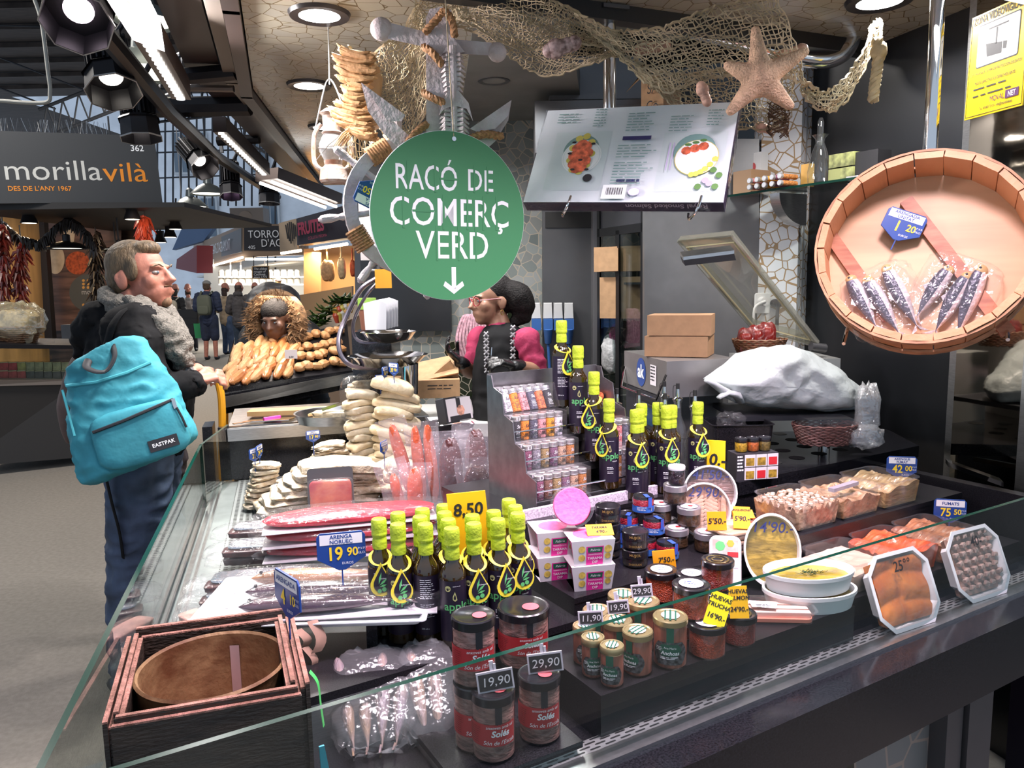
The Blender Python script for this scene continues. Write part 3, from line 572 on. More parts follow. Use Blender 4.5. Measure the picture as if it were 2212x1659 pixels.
def sal_lab(t,r_,h):
 f = cylmap(r_+.0005);k = (r_,h)
 def lab(b):b.grid(lambda i,j:f((i-.5)*r_*2.7-.004,h*(.28+.33*j)+.0*i),22,2)
 L_ = part('label',t,RED,lab,k)
 g = cylmap(r_+.0009)
 def tx(b):
  b.text('Solés',h*.13,onto(g,r_*.42,h*.43,0,0),sh=.2,bold=.03);b.text('anxoves amb sal',h*.065,onto(g,r_*.42,h*.545,0,0),sh=.1);b.text("Són de l'Escala",h*.085,onto(g,r_*.4,h*.31,0,0),sh=.25)
  b.m = 1;bars(b,-r_*1.25,-r_*.45,h*.55,h*.032,8,h*.008,g,5)
 part('lettering',L_,[WHINK,mat('dark_red_ink',(.16,.01,.012),.6)],tx,k,smooth=0)
 part('seal_strip',t,INK, lambda b:b.grid(lambda i,j:f(r_*.35+(i-.5)*.012,h*.6+h*.26*j),4,2),k)
 part('lid_sticker',t,mat('coral_sticker',(.85,.12,.14),.5), lambda b:disc(b,(r_*.3,-r_*.12),r_*.33,20, lambda x,y:(x,y,h+.0006)),k)
for lb, x, y, r_, h, z in [('jar of salted anchovies with red label, front, under the 19,90 board',1065,1632,.037,.118,.823),('jar of salted anchovies with red label, front, under the 29,90 board',1166,1585,.037,.118,.823),('jar of salted anchovies standing behind and left of the front two',1017,1565,.037,.118,.823),('narrow salted anchovy jar on top of the rear left one',1021,1448,.037,.118,.942),('wide salted anchovy jar with domed black lid, largest of the group',1137,1420,.05,.112,.883)]:
 p = at(*{1065:(1064,1485),1166:(1164,1452),1017:(1022,1326),1021:(1022,1326),1137:(1130,1307)}[x],(.942 if x==1017 else z)+h);p.z = z
 jar('anchovy_jar',lb,p,face(p,-.1),r_,h,.017,BLID,ANSALT,'salted anchovy jars',sal_lab)
one('jar_riser','black block under the widest salted anchovy jar','stand',bshelf, lambda b:b.box((0,0,.045),(.064,.1,.085)),F(.825,.235,.79),A1)
p = at(1073,1500,.945);chalk('white-framed chalk board reading 19,90 on the nearest anchovy jar',at(1073,1492,.9425),face(p,.12),.062,.034,'19,90',R(-6))
p = at(1180,1445,.945);chalk('white-framed chalk board reading 29,90 on the right front anchovy jar',at(1180,1452,.9425),face(p,.1),.062,.034,'29,90',R(-5))
def an_lab(t,r_,h):
 k = (r_,h);f = cylmap(r_+.0005);g = cylmap(r_+.0009);g2 = cylmap(r_+.0013)
 L_ = part('label',t,BLKLAB, lambda b:b.grid(lambda i,j:f((i-.5)*2*r_*(.75+.35*math.sin(math.pi*j)),h*(.12+.46*j)),16,8),k)
 part('emblem',L_,DGREEN, lambda b:b.grid(lambda i,j:g((i-.5)*2*r_*(.35+.35*math.sin(math.pi*(j*.8+.1))),h*(.3+.24*j)),12,6),k)
 part('seal_strip',t,DGREEN, lambda b:(b.grid(lambda i,j:f((i-.5)*.014,h*(.55+.33*j)),4,2)),k)
 part('lettering',L_,WHINK, lambda b:(b.text('Anchoas',h*.105,onto(g2,0,h*.33,0,0),bold=.02,sh=.15),b.text('Ana María',h*.06,onto(g2,0,h*.45,0,0)),bars(b,-r_*.6,r_*.7,h*.27,h*.03,2,h*.014,g2,9),bars(b,-r_*.9,-r_*.4,h*.46,h*.03,3,h*.012,g2,3)),k,smooth=0)
 part('lid_sticker',t,[WHITE,DGREEN], lambda b:(disc(b,(0,0),r_*.55,20, lambda x,y:(x,y,h+.0004)),setattr(b,'m',1),b.box((0,0,h+.0006),(r_*.12,r_*1.5,.0004)),b.box((r_*.3,0,h+.0006),(r_*.1,r_*1.3,.0004)),b.box((-r_*.3,0,h+.0006),(r_*.1,r_*1.3,.0004))),k)
AJ = [('tallest gold-lidded anchovy jar, right of the group, whole label showing',1447,1438,.0325,.098),('small anchovy jar at the very front of the gold-lidded group',1322,1482,.022,.076),('medium anchovy jar right of the frontmost small one',1377,1455,.0285,.083),('small anchovy jar left of the frontmost one',1281,1462,.022,.076),('leftmost small gold-lidded anchovy jar, under the 11,90 board',1262,1435,.022,.076),('gold-lidded anchovy jar at the back left of the group',1290,1405,.0285,.083),('gold-lidded anchovy jar below the 19,90 mini board',1333,1430,.029,.083),('large gold-lidded jar at the rear, left of the 29,90 mini board',1346,1385,.031,.098),('large gold-lidded jar below the 29,90 mini board',1388,1400,.033,.098)]
for i, (lb,x,y,r_,h) in enumerate(AJ):
 p = at(x,y-6,.88);jar('anchovy_jar',lb,p,face(p,(0,-.2,-.6,.1,.3,0,.2,0,-.3)[i]),r_,h,.013,GLID,ANOIL,'gold-lidded anchovy jars',an_lab)
p = at(1276,1350,.957);chalk('mini chalk board reading 11,90 on a small anchovy jar',at(1277,1350,.957),face(p,.05),.048,.027,'11,90',R(-4));p = at(1337,1325,.964);chalk('mini chalk board reading 19,90 on a gold-lidded jar',at(1337,1325,.964),face(p,.05),.043,.026,'19,90',R(-7));p = at(1388,1290,.979);chalk('mini chalk board reading 29,90 on a large gold-lidded jar',at(1388,1290,.979),face(p,.05),.043,.026,'29,90',R(-7))
def roe_lab(t,r_,h):
 if t['label'].find('paper')>=0:part('lid_sticker',t,[STICK,BLUE], lambda b:(disc(b,(0,0),r_*.68,24, lambda x,y:(x,y,h+.0005)),setattr(b,'m',1),bars(b,-r_*.4,r_*.4,r_*.1,r_*.25,2,r_*.08, lambda x,y:(x,y,h+.0009),7)),(r_,h),label='paper sticker with handwriting')
 else:part('lid_sticker',t,mat('gold_print',(.12,.09,.03),.3,.5), lambda b:(b.lathe([(r_*.3,h-.0005),(r_*.36,h+.0002),(r_*.42,h-.0005)],20,cap=False),b.lathe([(r_*.62,h-.0005),(r_*.68,h+.0002),(r_*.74,h-.0005)],20,cap=False)),(r_,h))
RJ = [('roe jar with paper lid label, front row, leaning card against it',1527,1418,.036,.066,.88,ROE),('dark red roe jar at the front right under the 24,90 card',1595,1392,.034,.062,.88,ROED),('roe jar under the middle paper-lidded one',1490,1378,.036,.066,.88,ROE),('roe jar with paper lid label, upper of the middle stack',1492,1335,.036,.066,.947,ROE),('roe jar with paper lid label at the back left',1428,1300,.036,.07,.895,ROE),('dark roe jar with gold-ringed black lid on top of the right stack',1549,1277,.034,.066,.945,ROED),('dark roe jar under the tall right stack',1560,1345,.034,.062,.88,ROED),('low roe jar with brown gold lid between the paper-lidded ones',1493,1300,.033,.06,.91,ROED)]
for lb, x, y, r_, h, z, m in RJ:
 p = at(x,y-8,z);q = uv(p)
 p.z = z
 jar('roe_jar',lb,p,face(p),r_,h,.014,BLID,m,'roe jars with black lids',roe_lab,lidk=1.06)
bk = T('riser_block','small black riser under the rear roe jars','stand',F(1.18,.25,.881),A1);part('block',bk,bshelf, lambda b:b.box((.07,.02,.007),(.16,.07,.013)))
p = at(1534,1350,.945);card('yellow card reading HUEVAS TRUCHA 16,90 leaning on a roe jar',at(1540,1352,.945),face(p,-.15),.041,.066,[('HUEVAS',0,.78,.17),('TRUCHA',0,.56,.17),("16'90.-",0,.22,.2)],mat('lemon_card',(1,.8,.01),.45),rx=R(-20),ry=R(14))
p = at(1600,1335,.945);card('orange-yellow card reading HUEVAS SALMON 24,90 on the right roe jar',at(1598,1336,.944),face(p,.1),.037,.064,[('HUEVAS',0,.78,.17),('SALMON',0,.58,.17),("24'90.-",0,.22,.2)],mat('amber_card',(1,.55,.01),.45),rx=R(-12),ry=R(-5))
# caviar and spread jars on the middle stand
CAVL = mat('caviar_black_label',(.02,.018,.018),.35,ns=(60,.5));GOLDP = mat('gold_lettering',(.45,.3,.1),.4,.5)
def cav_lab(t,r_,h):
 part('lettering',t,GOLDP, lambda b:(b.text('MUJJOL',h*.2,onto(cylmap(r_*1.04),0,h*.72,0,0),bold=.02),b.text('SHIKRAN',h*.18,onto(cylmap(r_+.0006),0,h*.2,0,0),bold=.01)),(r_,h),smooth=0)
for i, (lb,x,y,z) in enumerate([('black caviar jar on top of the black-labelled stack behind the dip tubs',1311,1150,.998),('black caviar jar in the middle layer of the black stack',1333,1205,.97),('black caviar jar lowest in front of the black stack',1337,1262,.94),('black caviar jar at the base behind the pink dip tubs',1300,1195,.969),('black caviar jar lowest at the rear of the black stack',1312,1215,.94)]):
 p = at(x,y,z);d = p.y
 if i in (0,3,4):p = F(1.205,.47,(1.028,0,0,.984,.94)[i])
 if i in (1,2):p = F(1.222,.385,(0,.984,.94)[i])
 jar('caviar_jar',lb,p,face(p),.031,.043,.02,BLID,CAVL,'black caviar jars',cav_lab,lidk=1.02)
BLAB = mat('blue_label',(.03,.12,.42),.4,ns=(90,.4));REDF = mat('red_caviar',(.35,.01,.03),.3,ns=(200,.3),bump=.5,bs=300)
def blu_lab(t,r_,h):
 L_ = part('label',t,BLAB, lambda b:b.grid(lambda i,j:cylmap(r_+.0005)((i-.5)*r_*3.6,h*(.12+.36*j)),24,2),r_)
 def stp(b):b.grid(lambda i,j:cylmap(r_*1.05+.0006)(r_*.35+(i-.5)*.011,h*(.4+.58*j)),3,2);b.box((r_*.15,-r_*.5,h+.0006),(.011,r_*1.0,.0006))
 part('seal_strip',t,mat('bright_blue_seal',(.04,.1,.5),.4),stp,r_)
 part('lettering',L_,WHINK, lambda b:(bars(b,-r_*.9,r_*.1,h*.4,h*.07,3,h*.025,cylmap(r_+.0009),6),poly(b,[(r_*.5,h*.2),(r_*1.2,h*.2),(r_*1.2,h*.42),(r_*.5,h*.42)],cylmap(r_+.0009))),r_,smooth=0)
for i, (lb,u_,v_,l) in enumerate([('topmost blue-labelled red caviar jar of the pyramid',1.318,.47,2),('blue-labelled red caviar jar, rear left of the second layer',1.285,.49,1),('blue-labelled red caviar jar, front right of the second layer',1.318,.43,1),('blue-labelled red caviar jar at the bottom front of the pyramid',1.315,.375,0),('blue-labelled red caviar jar at the bottom left of the pyramid',1.288,.425,0),('blue-labelled red caviar jar at the bottom rear, behind the pyramid front',1.335,.485,0),('blue-labelled red caviar jar at the bottom rear left',1.27,.51,0)]):
 p = F(u_,v_,.94+.0465*l);jar('caviar_jar',lb,p,face(p,(.3,-.2,.5,.5,-.4,.2,0)[i]),.0275,.046,.014,BLID,REDF,'blue-labelled caviar jars',blu_lab,lidk=.95)
TAP = mat('dark_tapenade',(.05,.026,.012),.35,ns=(60,.6),bump=.4,bs=90)
def tap_lab(t,r_,h):part('lid_sticker',t,[STICK,RED], lambda b:(disc(b,(0,0),r_*.72,20, lambda x,y:(x,y,h+.0005)),setattr(b,'m',1),disc(b,(r_*.1,r_*.1),r_*.25,6, lambda x,y:(x,y,h+.0008))),r_)
for lb, u_, v_, l in [('grey-lidded spread jar at the top of the right stack, under the blackberry jar',1.425,.47,2),('grey-lidded spread jar, second layer, left',1.392,.49,1),('grey-lidded spread jar, second layer, right, behind the 5,50 card',1.432,.425,1),('grey-lidded spread jar at the bottom, front right',1.435,.365,0),('grey-lidded spread jar at the bottom, rear left',1.395,.43,0),('grey-lidded spread jar at the bottom, hindmost',1.42,.5,0)]:
 p = F(u_,v_,.94+.0505*l);jar('spread_jar',lb,p,face(p),.03,.05,.017,SLID,TAP,'grey-lidded spread jars',tap_lab,lidk=1.03)
p = F(1.425,.465,1.0915);jar('berry_jar','small white-lidded jar of dark blackberries on the grey-lidded stack',p,face(p),.0215,.05,.011,WHITE,mat('blackberries',(.015,.006,.014),.2,bump=1,bs=120),None)
p = F(1.437,.332,.955);card('orange card reading 5,50 in front of the grey-lidded jars',p+V((-.002,-.012,.05)),face(p,.1),.046,.046,[("5'50.-",0,.36,.42)],rx=R(-8),ry=R(-3))
p = F(1.255,.315,.945);card('orange card reading 7,50 in front of the black caviar jars',p,face(p,.08),.052,.046,[("7'50.-",.08,.38,.36)],ry=R(-7))
# pink dip tubs
PK = mat('pink_dip',(.9,.16,.42),.55,ns=(120,.15),bump=.25,bs=80);SLV = mat('white_carton',(.7,.66,.68),.5);HPK = mat('hot_pink_print',(.75,.03,.3),.45)
LEM = mat('lemon_print',(.7,.5,.1),.5,ns=(80,.4))
def dip(lb,p,rz,l=0):
 t = T('dip_pack',lb,'dip pack',p,rz,'pink dip packs');w0, w1, h, d = .085, .1, .058, .058
 part('tub',t,PK, lambda b:b.lathe([(.033,.002),(.041,.047),(.043,.05),(.043,.055)],28),'d')
 part('tub_wall',t,PET, lambda b:b.lathe([(.0345,.001),(.0425,.048),(.0445,.05),(.0445,.0565)],28),'d')
 def sl(b):
  w2, w3 = w0/2, w1/2
  P = [(-w2,-d/2,0),(w2,-d/2,0),(w3,-d/2+.006,h),(-w3,-d/2+.006,h),(-w2,d/2,0),(w2,d/2,0),(w3,d/2-.006,h),(-w3,d/2-.006,h)]
  P = [(-w2,-d/2-.012,0),(w2,-d/2-.012,0),(w3,-d/2-.018,h),(-w3,-d/2-.018,h),(-w2,d/2+.012,0),(w2,d/2+.012,0),(w3,d/2+.018,h),(-w3,d/2+.018,h)]
  b.add(P,[(0,1,2,3),(4,7,6,5),(3,2,6,7),(0,4,5,1)])
 s_l = part('sleeve',t,SLV,sl,'d',smooth=0)
 g = lambda e:(lambda x,y:(x,-d/2-.012-.006*y/h-e,y))
 part('front_print',s_l,[HPK,PK,LEM], lambda b:(poly(b,[(-.016,.001),(.022,.001),(.024,h-.014),(-.016,h-.014)],g(.0006)),setattr(b,'m',1),disc(b,(0,0),.034,24, lambda x,y:(x,y*1.0,h+.0006)),setattr(b,'m',2),disc(b,(-.026,.038),.008,12,g(.0006)),disc(b,(-.026,.018),.008,12,g(.0006)),disc(b,(.034,.036),.009,12,g(.0006)),disc(b,(.033,.02),.007,12,g(.0006))),'d',smooth=0)
 part('lettering',s_l,[WHINK,DGREEN], lambda b:(b.text('TAPAMOΣAΛATA',.005,onto(g(.0011),.004,.0235,0,0),sx=.8),b.text('TARAMA',.0085,onto(g(.0011),.004,.0135,0,0),bold=.01),b.text('DIP',.0085,onto(g(.0011),.004,.0045,0,0),bold=.01),setattr(b,'m',1),poly(b,[(-.013+.001,.03),(.02,.03),(.021,.042),(-.013,.042)],g(.0011)),setattr(b,'m',0),b.text('Palirria',.008,onto(g(.0016),.004,.033,0,0),sh=.2)),'d',smooth=0)
P0 = at(1248,1280,.94)
for lb, u_, v_, l in [('pink dip pack, lower of the front pair',1.06,.355,0),('pink dip pack, upper of the front pair, orange card on it',1.06,.355,1),('pink dip pack, lower of the rear pair by the bottles',1.025,.445,0),('pink dip pack, upper of the rear pair by the bottles',1.025,.445,1)]:
 p = F(u_,v_,.94+.0585*l);dip(lb,p,face(p,.28))
t = T('dip_tub','round tub of pink dip tipped up to show its surface','dip tub',F(1.05,.405,1.108),rot=Euler((R(68),R(8),face(F(1.05,.4),.1)),'XYZ').to_matrix())
part('dip',t,PK, lambda b:b.lathe([(.036,-.03),(.043,.012),(.041,.016),(.02,.013),(.001,.013)],32));part('tub_wall',t,PET, lambda b:b.lathe([(.037,-.031),(.045,.012),(.05,.014),(.05,.02),(.044,.021)],32,cap=False))
card('orange card reading TARAMA 4,90 lying on the upper dip pack',F(1.075,.325,1.0585),face(F(1.06,.33),.2),.06,.034,[('TARAMA',0,.6,.26),("4'90.-",.05,.2,.34)],rx=R(-62))
# mustard jars and their carton
MC = T('jar_carton','printed carton showing small jars, under the three mustard jars','carton',F(1.745,.56,1.03),A1-.35)
part('carton',MC,mat('dark_carton',(.03,.028,.035),.5), lambda b:b.box((.065,.03,.04),(.13,.06,.08)))
part('front_print',MC,[SLV,mat('mustard_print',(.4,.25,.03),.5,ns=(90,.5)),RED,mat('red_print',(.6,.02,.03),.5)], lambda b:[(setattr(b,'m',0),b.box((.042+.036*i,-.001,.02+.039*j),(.034,.001,.036)),setattr(b,'m',(1,3,1)[(i+j*2)%3]),b.box((.042+.036*i,-.0018,.017+.039*j),(.026,.001,.023)),setattr(b,'m',0)) for i in range(3) for j in range(2)],smooth=0)
part('lettering',MC,WHINK, lambda b:bars(b,.002,.022,.07,.01,5,.005, lambda x,y:(x,-.0012,y),3),smooth=0)
for i, (lb,m) in enumerate([('mustard jar with a black lid, yellow grain, left of three',mat('mustard_yellow',(.5,.3,.02),.5,ns=(160,.5))),('small jar of orange spread, middle of three on the carton',mat('spread_orange',(.5,.12,.02),.5,ns=(160,.5))),('small jar of brown grain mustard, right of three on the carton',mat('mustard_brown',(.16,.11,.02),.5,ns=(160,.6)))]):
 q = V((F(1.745,.56).x,F(1.745,.56).y,1.1105));a = A1-.35;q+=V((math.cos(a),math.sin(a),0))*(.028+.037*i)+V((-math.sin(a),math.cos(a),0))*.03
 jar('mustard_jar',lb,q,face(q),.0185,.042,.012,BLID,m,'small mustard jars')
 # ---------------------------------------------------------------- trays, tubs and fish
def cushion(b,c,d,nz=.0,nf=2.0,sq=.35,bend=0,n=20,m=12,seed=0,M=None):
 """soft block: superellipsoid w*d*h with noise and a bend"""
 M = M or Mx();c = V(c);vs = [];fs = [];sg = lambda x, e:math.copysign(abs(x)**e,x)
 for j in range(m+1):
  th = math.pi*j/m
  for i in range(n):
   a = 2*math.pi*i/n;p = V((sg(math.sin(th),sq)*sg(math.cos(a),sq),sg(math.sin(th),sq)*sg(math.sin(a),sq),sg(math.cos(th),sq)))
   k = 1+nz*noise.noise(p*nf+V((seed*3.1,seed,0)));q = V((p.x*d[0]/2*k,p.y*d[1]/2*k,p.z*d[2]/2*(1+1.5*nz*noise.noise(p*nf*2+V((0,seed,5))))))
   q.z+=bend*(q.x/(d[0]/2))**2;vs.append(c+M@q)
 for j in range(m):
  for i in range(n):l = (i+1)%n;fs.append((j*n+i,j*n+n+i,j*n+n+l,j*n+l))
 b.add(vs,fs)
def fishbody(b,L,w_,h,bend=0,n=16,m=22,two=False):
 """whole fish along x, head at +x, belly down"""
 prof = [(-.5,.02),(-.46,.10),(-.40,.22),(-.25,.62),(-.05,.92),(.12,1),(.25,.97),(.36,.8),(.44,.55),(.49,.25),(.5,.04)]
 def R_(t):
  for (a,x), (c,y) in zip(prof,prof[1:]):
   if t<=c:return lerp(x,y,(t-a)/(c-a))
  return .04
 def fn(i,j):
  t = -.5+j;r_ = R_(t);a = 2*math.pi*i;return (t*L,w_/2*r_*math.cos(a)+bend*math.sin(math.pi*(t+.5)),h/2*r_*math.sin(a)*(1 if math.sin(a)>0 else .9))
 n0 = len(b.mi);b.grid(fn,n,m,True)
 if two:
  for k in range((m-1)*n):b.mi[n0+k] = 1 if .06<(k%n)/n<.44 else 0
 for s in (1,-1):b.add([(-.46*L,0,0),(-.6*L,.003,s*h*.55),(-.545*L,.001,s*h*.1),(-.46*L,.004,0),(-.6*L,.006,s*h*.55),(-.545*L,.005,s*h*.1)],[(0,1,2),(3,5,4),(0,3,4,1),(1,4,5,2)])
 b.add([(-.05*L,0,h*.44),(.1*L,0,h*.47),(.0*L,.001,h*.68),(-.05*L,.003,h*.44),(.1*L,.003,h*.47),(.0*L,.003,h*.68)],[(0,1,2),(3,5,4),(0,3,4,1),(1,4,5,2),(0,2,5,3)])
def relief(b,w_,d,z0,z1,fh,nx=36,ny=28,r_=.02):
 """a filling with an uneven top in a rounded rectangle: fh(x, y) in 0..1"""
 def fn(i,j):
  x, y = (i-.5)*w_, (j-.5)*d;return (x,y,lerp(z0,z1,fh(x,y)))
 b.grid(fn,nx,ny);P = [(-w_/2,-d/2),(w_/2,-d/2),(w_/2,d/2),(-w_/2,d/2)]
 def side(p,q,n):
  b.grid(lambda i,j:(lerp(p[0],q[0],i)*(1-.08*(1-j)),lerp(p[1],q[1],i)*(1-.08*(1-j)),0.003 if j==0 else lerp(z0,z1,fh(lerp(p[0],q[0],i),lerp(p[1],q[1],i)))),n,2)
 for k, n in ((0,nx),(1,ny),(2,nx),(3,ny)):side(P[k],P[(k+1)%4],n)
def shell(b,w_,d,h,r_=.03,tp=.9,lip=.004,wall=.002,n=5):
 """open tapered tray"""
 def ring(s,z,e=0):return [((x*(1+e/(w_/2)))*s,(y*(1+e/(d/2)))*s,z) for x,y in rrect(w_,d,r_,n)]
 rs = [ring(tp,0),ring(1,h-.002),ring(1,h-.002,lip),ring(1,h,lip),ring(1,h,-wall),ring(tp,.002,-wall)];m = len(rs[0]);vs = [p for q in rs for p in q];fs = [tuple(range(m))[::-1],tuple(range(5*m,6*m))]
 for k in range(5):
  for i in range(m):j = (i+1)%m;fs.append((k*m+i,k*m+j,k*m+m+j,k*m+m+i))
 b.add(vs,fs)
def vor(x,y,s,sd=0):
 d, p = noise.voronoi(V((x*s+sd,y*s+sd,0)));return max(0,1-d[0]*1.6)
FOODC = dict(rings=((.5,.36,.24),(.22,.12,.07)),mixed=((.5,.32,.19),(.25,.13,.06)),herring=((.48,.33,.16),(.22,.13,.06)),white=((.72,.55,.44),(.6,.42,.32)),salmon=((.72,.13,.04),(.5,.06,.02)),smoked=((.42,.17,.08),(.2,.07,.035)))
def food(n,st=(1,1,1),sc=45):return mat('food_'+n,FOODC[n][0],.32,ns=(sc,0),c2=FOODC[n][1],st=st,bump=.5,bs=70,co=.3)
TR = [('clear tray of sliced olive-stuffed squid rings, nearest on the rear step',1.73,.335,.974,'rings',0),('clear tray of mixed pale pickles with a plastic spatula, middle of the rear step',1.905,.335,.974,'mixed',1),('clear tray of long pale herring fillets beside the 42,00 tag',2.085,.335,.974,'herring',2),('clear tray of pale cod carpaccio, nearest on the front step',1.71,.16,.872,'white',3),('clear tray of orange salmon slices, middle of the front step',1.893,.16,.872,'salmon',2),('clear tray of brown smoked fish slices beneath the 75,50 tag',2.075,.16,.872,'smoked',2)]
for lb, u_, v_, z, k, md in TR:
 t = T('food_tray',lb,'food tray',F(u_,v_,z),A1,'clear food trays');w_, d, h = .163, .158, .075
 part('tray',t,PET, lambda b:shell(b,w_,d,h,.028,.93),'tr')
 def fh(x,y):
  if md ==0:return .55+.4*math.sin(min(1,vor(x,y,42,3)*2.2)*math.pi)
  if md ==1:return .5+.5*vor(x,y,30,7)
  if md ==2:return .6+.3*math.sin(x*38+y*9)**2+.25*noise.noise(V((x*12,y*90,1)))+.15*(x/.08)
  return .55+.2*(1 if abs(x-.01)<.05 and abs(y)<.05 else 0)+.12*noise.noise(V((x*40,y*60,3)))
 part('filling',t,food(k,((1,1,1),(1,1,1),(.25,1.6,1),(.4,1,1))[md],(60,45,40,14)[md]), lambda b:relief(b,w_*.95,d*.95,.03,.066,fh),k)
 if md ==0:
  RGM = [mat('ring_white',(.62,.5,.38),.4),mat('ring_core',(.4,.16,.05),.4)];rg = random.Random(5);P = []
  for q in range(400):
   x, y = rg.uniform(-.068,.068), rg.uniform(-.065,.065)
   if all((x-a)**2+(y-c)**2>.0135**2 for a,c in P) and len(P)<48:P.append((x,y))
  for x, y in P:part('squid_ring',t,RGM, lambda b:(b.lathe([(.0028,.001),(.0045,.003),(.0062,.002),(.0064,-.003)],10,cap=False),setattr(b,'m',1),disc(b,(0,0),.0044,8, lambda x,y:(x,y,.0012))),'sr',loc=(x,y,.062))
 if md ==1:part('spatula',t,mat('lilac_clear_plastic',(.5,.46,.52),.15,tr=.3), lambda b:b.box((-.02,-.03,.077),(.12,.018,.01),.1))
for k, (lb,u_,v_,z,top,pr,dc) in enumerate([('blue tag reading ARENGUE FUMAT 42,00 behind the rear trays',2.2,.34,1.01,['ARENGUE','FUMAT'],'42','00'),('blue tag reading FUMATS 75,50 behind the front trays',2.2,.19,.915,['FUMATS'],'75','50')]):
 p = F(u_,v_,z);blue_tag(lb,p,face(p,.25),top,pr,dc,.083,spike=.05)
 # white trays leaning on the ledge
def leantray(lb,u_,w_,d,txt,kind):
 rot = Mx.Rotation(A1-.06,3,'Z')@Mx.Rotation(R(68),3,'X');t = T('foam_tray',lb,'food tray',F(u_,.012,.803),rot=rot)
 part('tray',t,WHITE, lambda b:(setattr(b,'T',Mx.Translation((0,d/2,-.02))),shell(b,w_,d,.034,.035,.88,.007,n=1)))
 ob = mat('orange_fillets',(.66,.2,.02),.3,ns=(14,0),c2=(.42,.09,.008),bump=.3,bs=40,co=.4);pc = mat('pale_cubes',(.62,.46,.36),.4,ns=(50,0),c2=(.42,.26,.22),bump=.4,co=.3)
 def f1(x,y):
  s = .5+.5*math.sin(y*95+(1.2 if x>0 else 0)+8*x*x*20);return .35+.6*s**.5*(1-.6*max(0,1-abs(x+.01)/.012))
 part('filling',t,ob if kind=='o' else mat('octopus_brine',(.35,.2,.15),.3,ns=(40,.4)), lambda b:(setattr(b,'T',Mx.Translation((0,d/2,-.02))),relief(b,w_*.88,d*.88,.018,.03 if kind=='o' else .02,f1 if kind=='o' else (lambda x,y:.5+.5*noise.noise(V((x*60,y*60,0)))),30,44)))
 if kind !='o':
  rg = random.Random(3)
  for j in range(7):
   for i in range(6):
    x, y = -.07+.028*i+(.012 if j%2 else 0), .028+.021*j
    if abs(x)<w_*.42:part('octopus_cube',t,pc, lambda b:cushion(b,(0,0,0),(.017,.012,.016),.12,2,.4,0,10,6),'oc',loc=(x+rg.uniform(-.003,.003),y,.003)).rotation_euler.z = rg.uniform(-.5,.5)
 part('film',t,CLEAR, lambda b:b.prism(rrect(w_*.97,d*.97,.03,1),.0165,.0175,M=Mx.Translation((0,d/2,0))))
 part('lettering',t,INK, lambda b:b.text(txt,.034, lambda x,y:(x+.005,y+d*.76,.0185),sh=.15,bold=.012),smooth=0)
leantray('white tray of orange fish fillets marked 25,00 leaning on the steel ledge',1.745,.2,.165,'25°°','o');leantray('white tray of pale octopus cubes marked 40 leaning at the far right',2.06,.2,.165,'40-','c')
# white tubs
YO = mat('yellow_oil_fillets',(.55,.38,.05),.25,ns=(10,0),c2=(.2,.14,.02),st=(1,2.5,1),bump=.4,bs=30,co=.5)
PINKF = mat('pink_anchovy_strips',(.66,.42,.3),.4,ns=(25,.2),bump=.3);BRF = mat('brown_anchovy_strips',(.22,.13,.11),.35,ns=(8,.5),st=(.5,5,1),bump=.5,bs=40,co=.4)
def tub(lb,p,rot,rx,ry,h,fill,txt=None,kind=0,group='white plastic fish tubs',base=0):
 t = T('fish_tub',lb,'fish tub',p,rot=rot,group=group);n = 40
 def sh_(b):
  rings = [(.9,base),(.97,h-.008),(1.0,h-.008),(1.0,h),(.94,h),(.9,h-.012),(.85,base+.002)];vs = [];fs = []
  for s, z in rings:vs+=[(rx*s*math.cos(2*math.pi*i/n),ry*s*math.sin(2*math.pi*i/n),z) for i in range(n)]
  for k in range(len(rings)-1):
   for i in range(n):j = (i+1)%n;fs.append((k*n+i,k*n+j,k*n+n+j,k*n+n+i))
  fs+=[tuple(range(n))[::-1],tuple((len(rings)-1)*n+i for i in range(n))];b.add(vs,fs)
 part('tub',t,WHITE,sh_,(rx,ry,h))
 zf = h-.011
 if kind ==1:
  part('filling',t,mat('pink_bed',(.5,.28,.2),.5), lambda b:b.add([(rx*.9*math.cos(2*math.pi*i/n),ry*.9*math.sin(2*math.pi*i/n),zf-.002) for i in range(n)],[tuple(range(n))]))
  for s in (-1,1):
   for k in range(12):
    y = -ry*.75+ry*1.5*k/11+.006*s;x = s*rx*.27;l = rx*.66*math.sqrt(max(.05,1-(y/(ry*.95))**2));
    part('fish_strip',t,PINKF, lambda b:cushion(b,(0,0,0),(l,.012,.006),.1,2,.6,0,12,6,k),loc=(x,y-.01,zf)).rotation_euler.z = s*-.45
  for s in (-1,1):part('fish_strip',t,PINKF, lambda b:cushion(b,(0,0,0),(ry*1.15,.014,.006),.1,2,.6,0,12,6),loc=(s*rx*.72,0,zf+.001)).rotation_euler.z = R(90)
 else:
  part('filling',t,(YO,None,BRF)[kind], lambda b:b.grid(lambda i,j:(rx*.91*j*math.cos(2*math.pi*i),ry*.91*j*math.sin(2*math.pi*i),zf-.004+.004*noise.noise(V((j*math.cos(2*math.pi*i)*4,j*math.sin(2*math.pi*i)*9,rx)))),n,10,True))
 if txt:part('lettering',t,mat('blue_marker',(.03,.04,.14),.5), lambda b:b.text(txt,.036, lambda x,y:(x,y+ry*.48,h-.004),sh=.15,bold=.006),smooth=0)
 if txt:part('film',t,CLEAR, lambda b:b.add([(rx*.95*math.cos(2*math.pi*i/n),ry*.95*math.sin(2*math.pi*i/n),h-.005) for i in range(n)],[tuple(range(n))]))
 return t
def upright(p,yaw,lean):return Mx.Rotation(face(p,yaw),3,'Z')@Mx.Rotation(R(90-lean),3,'X')
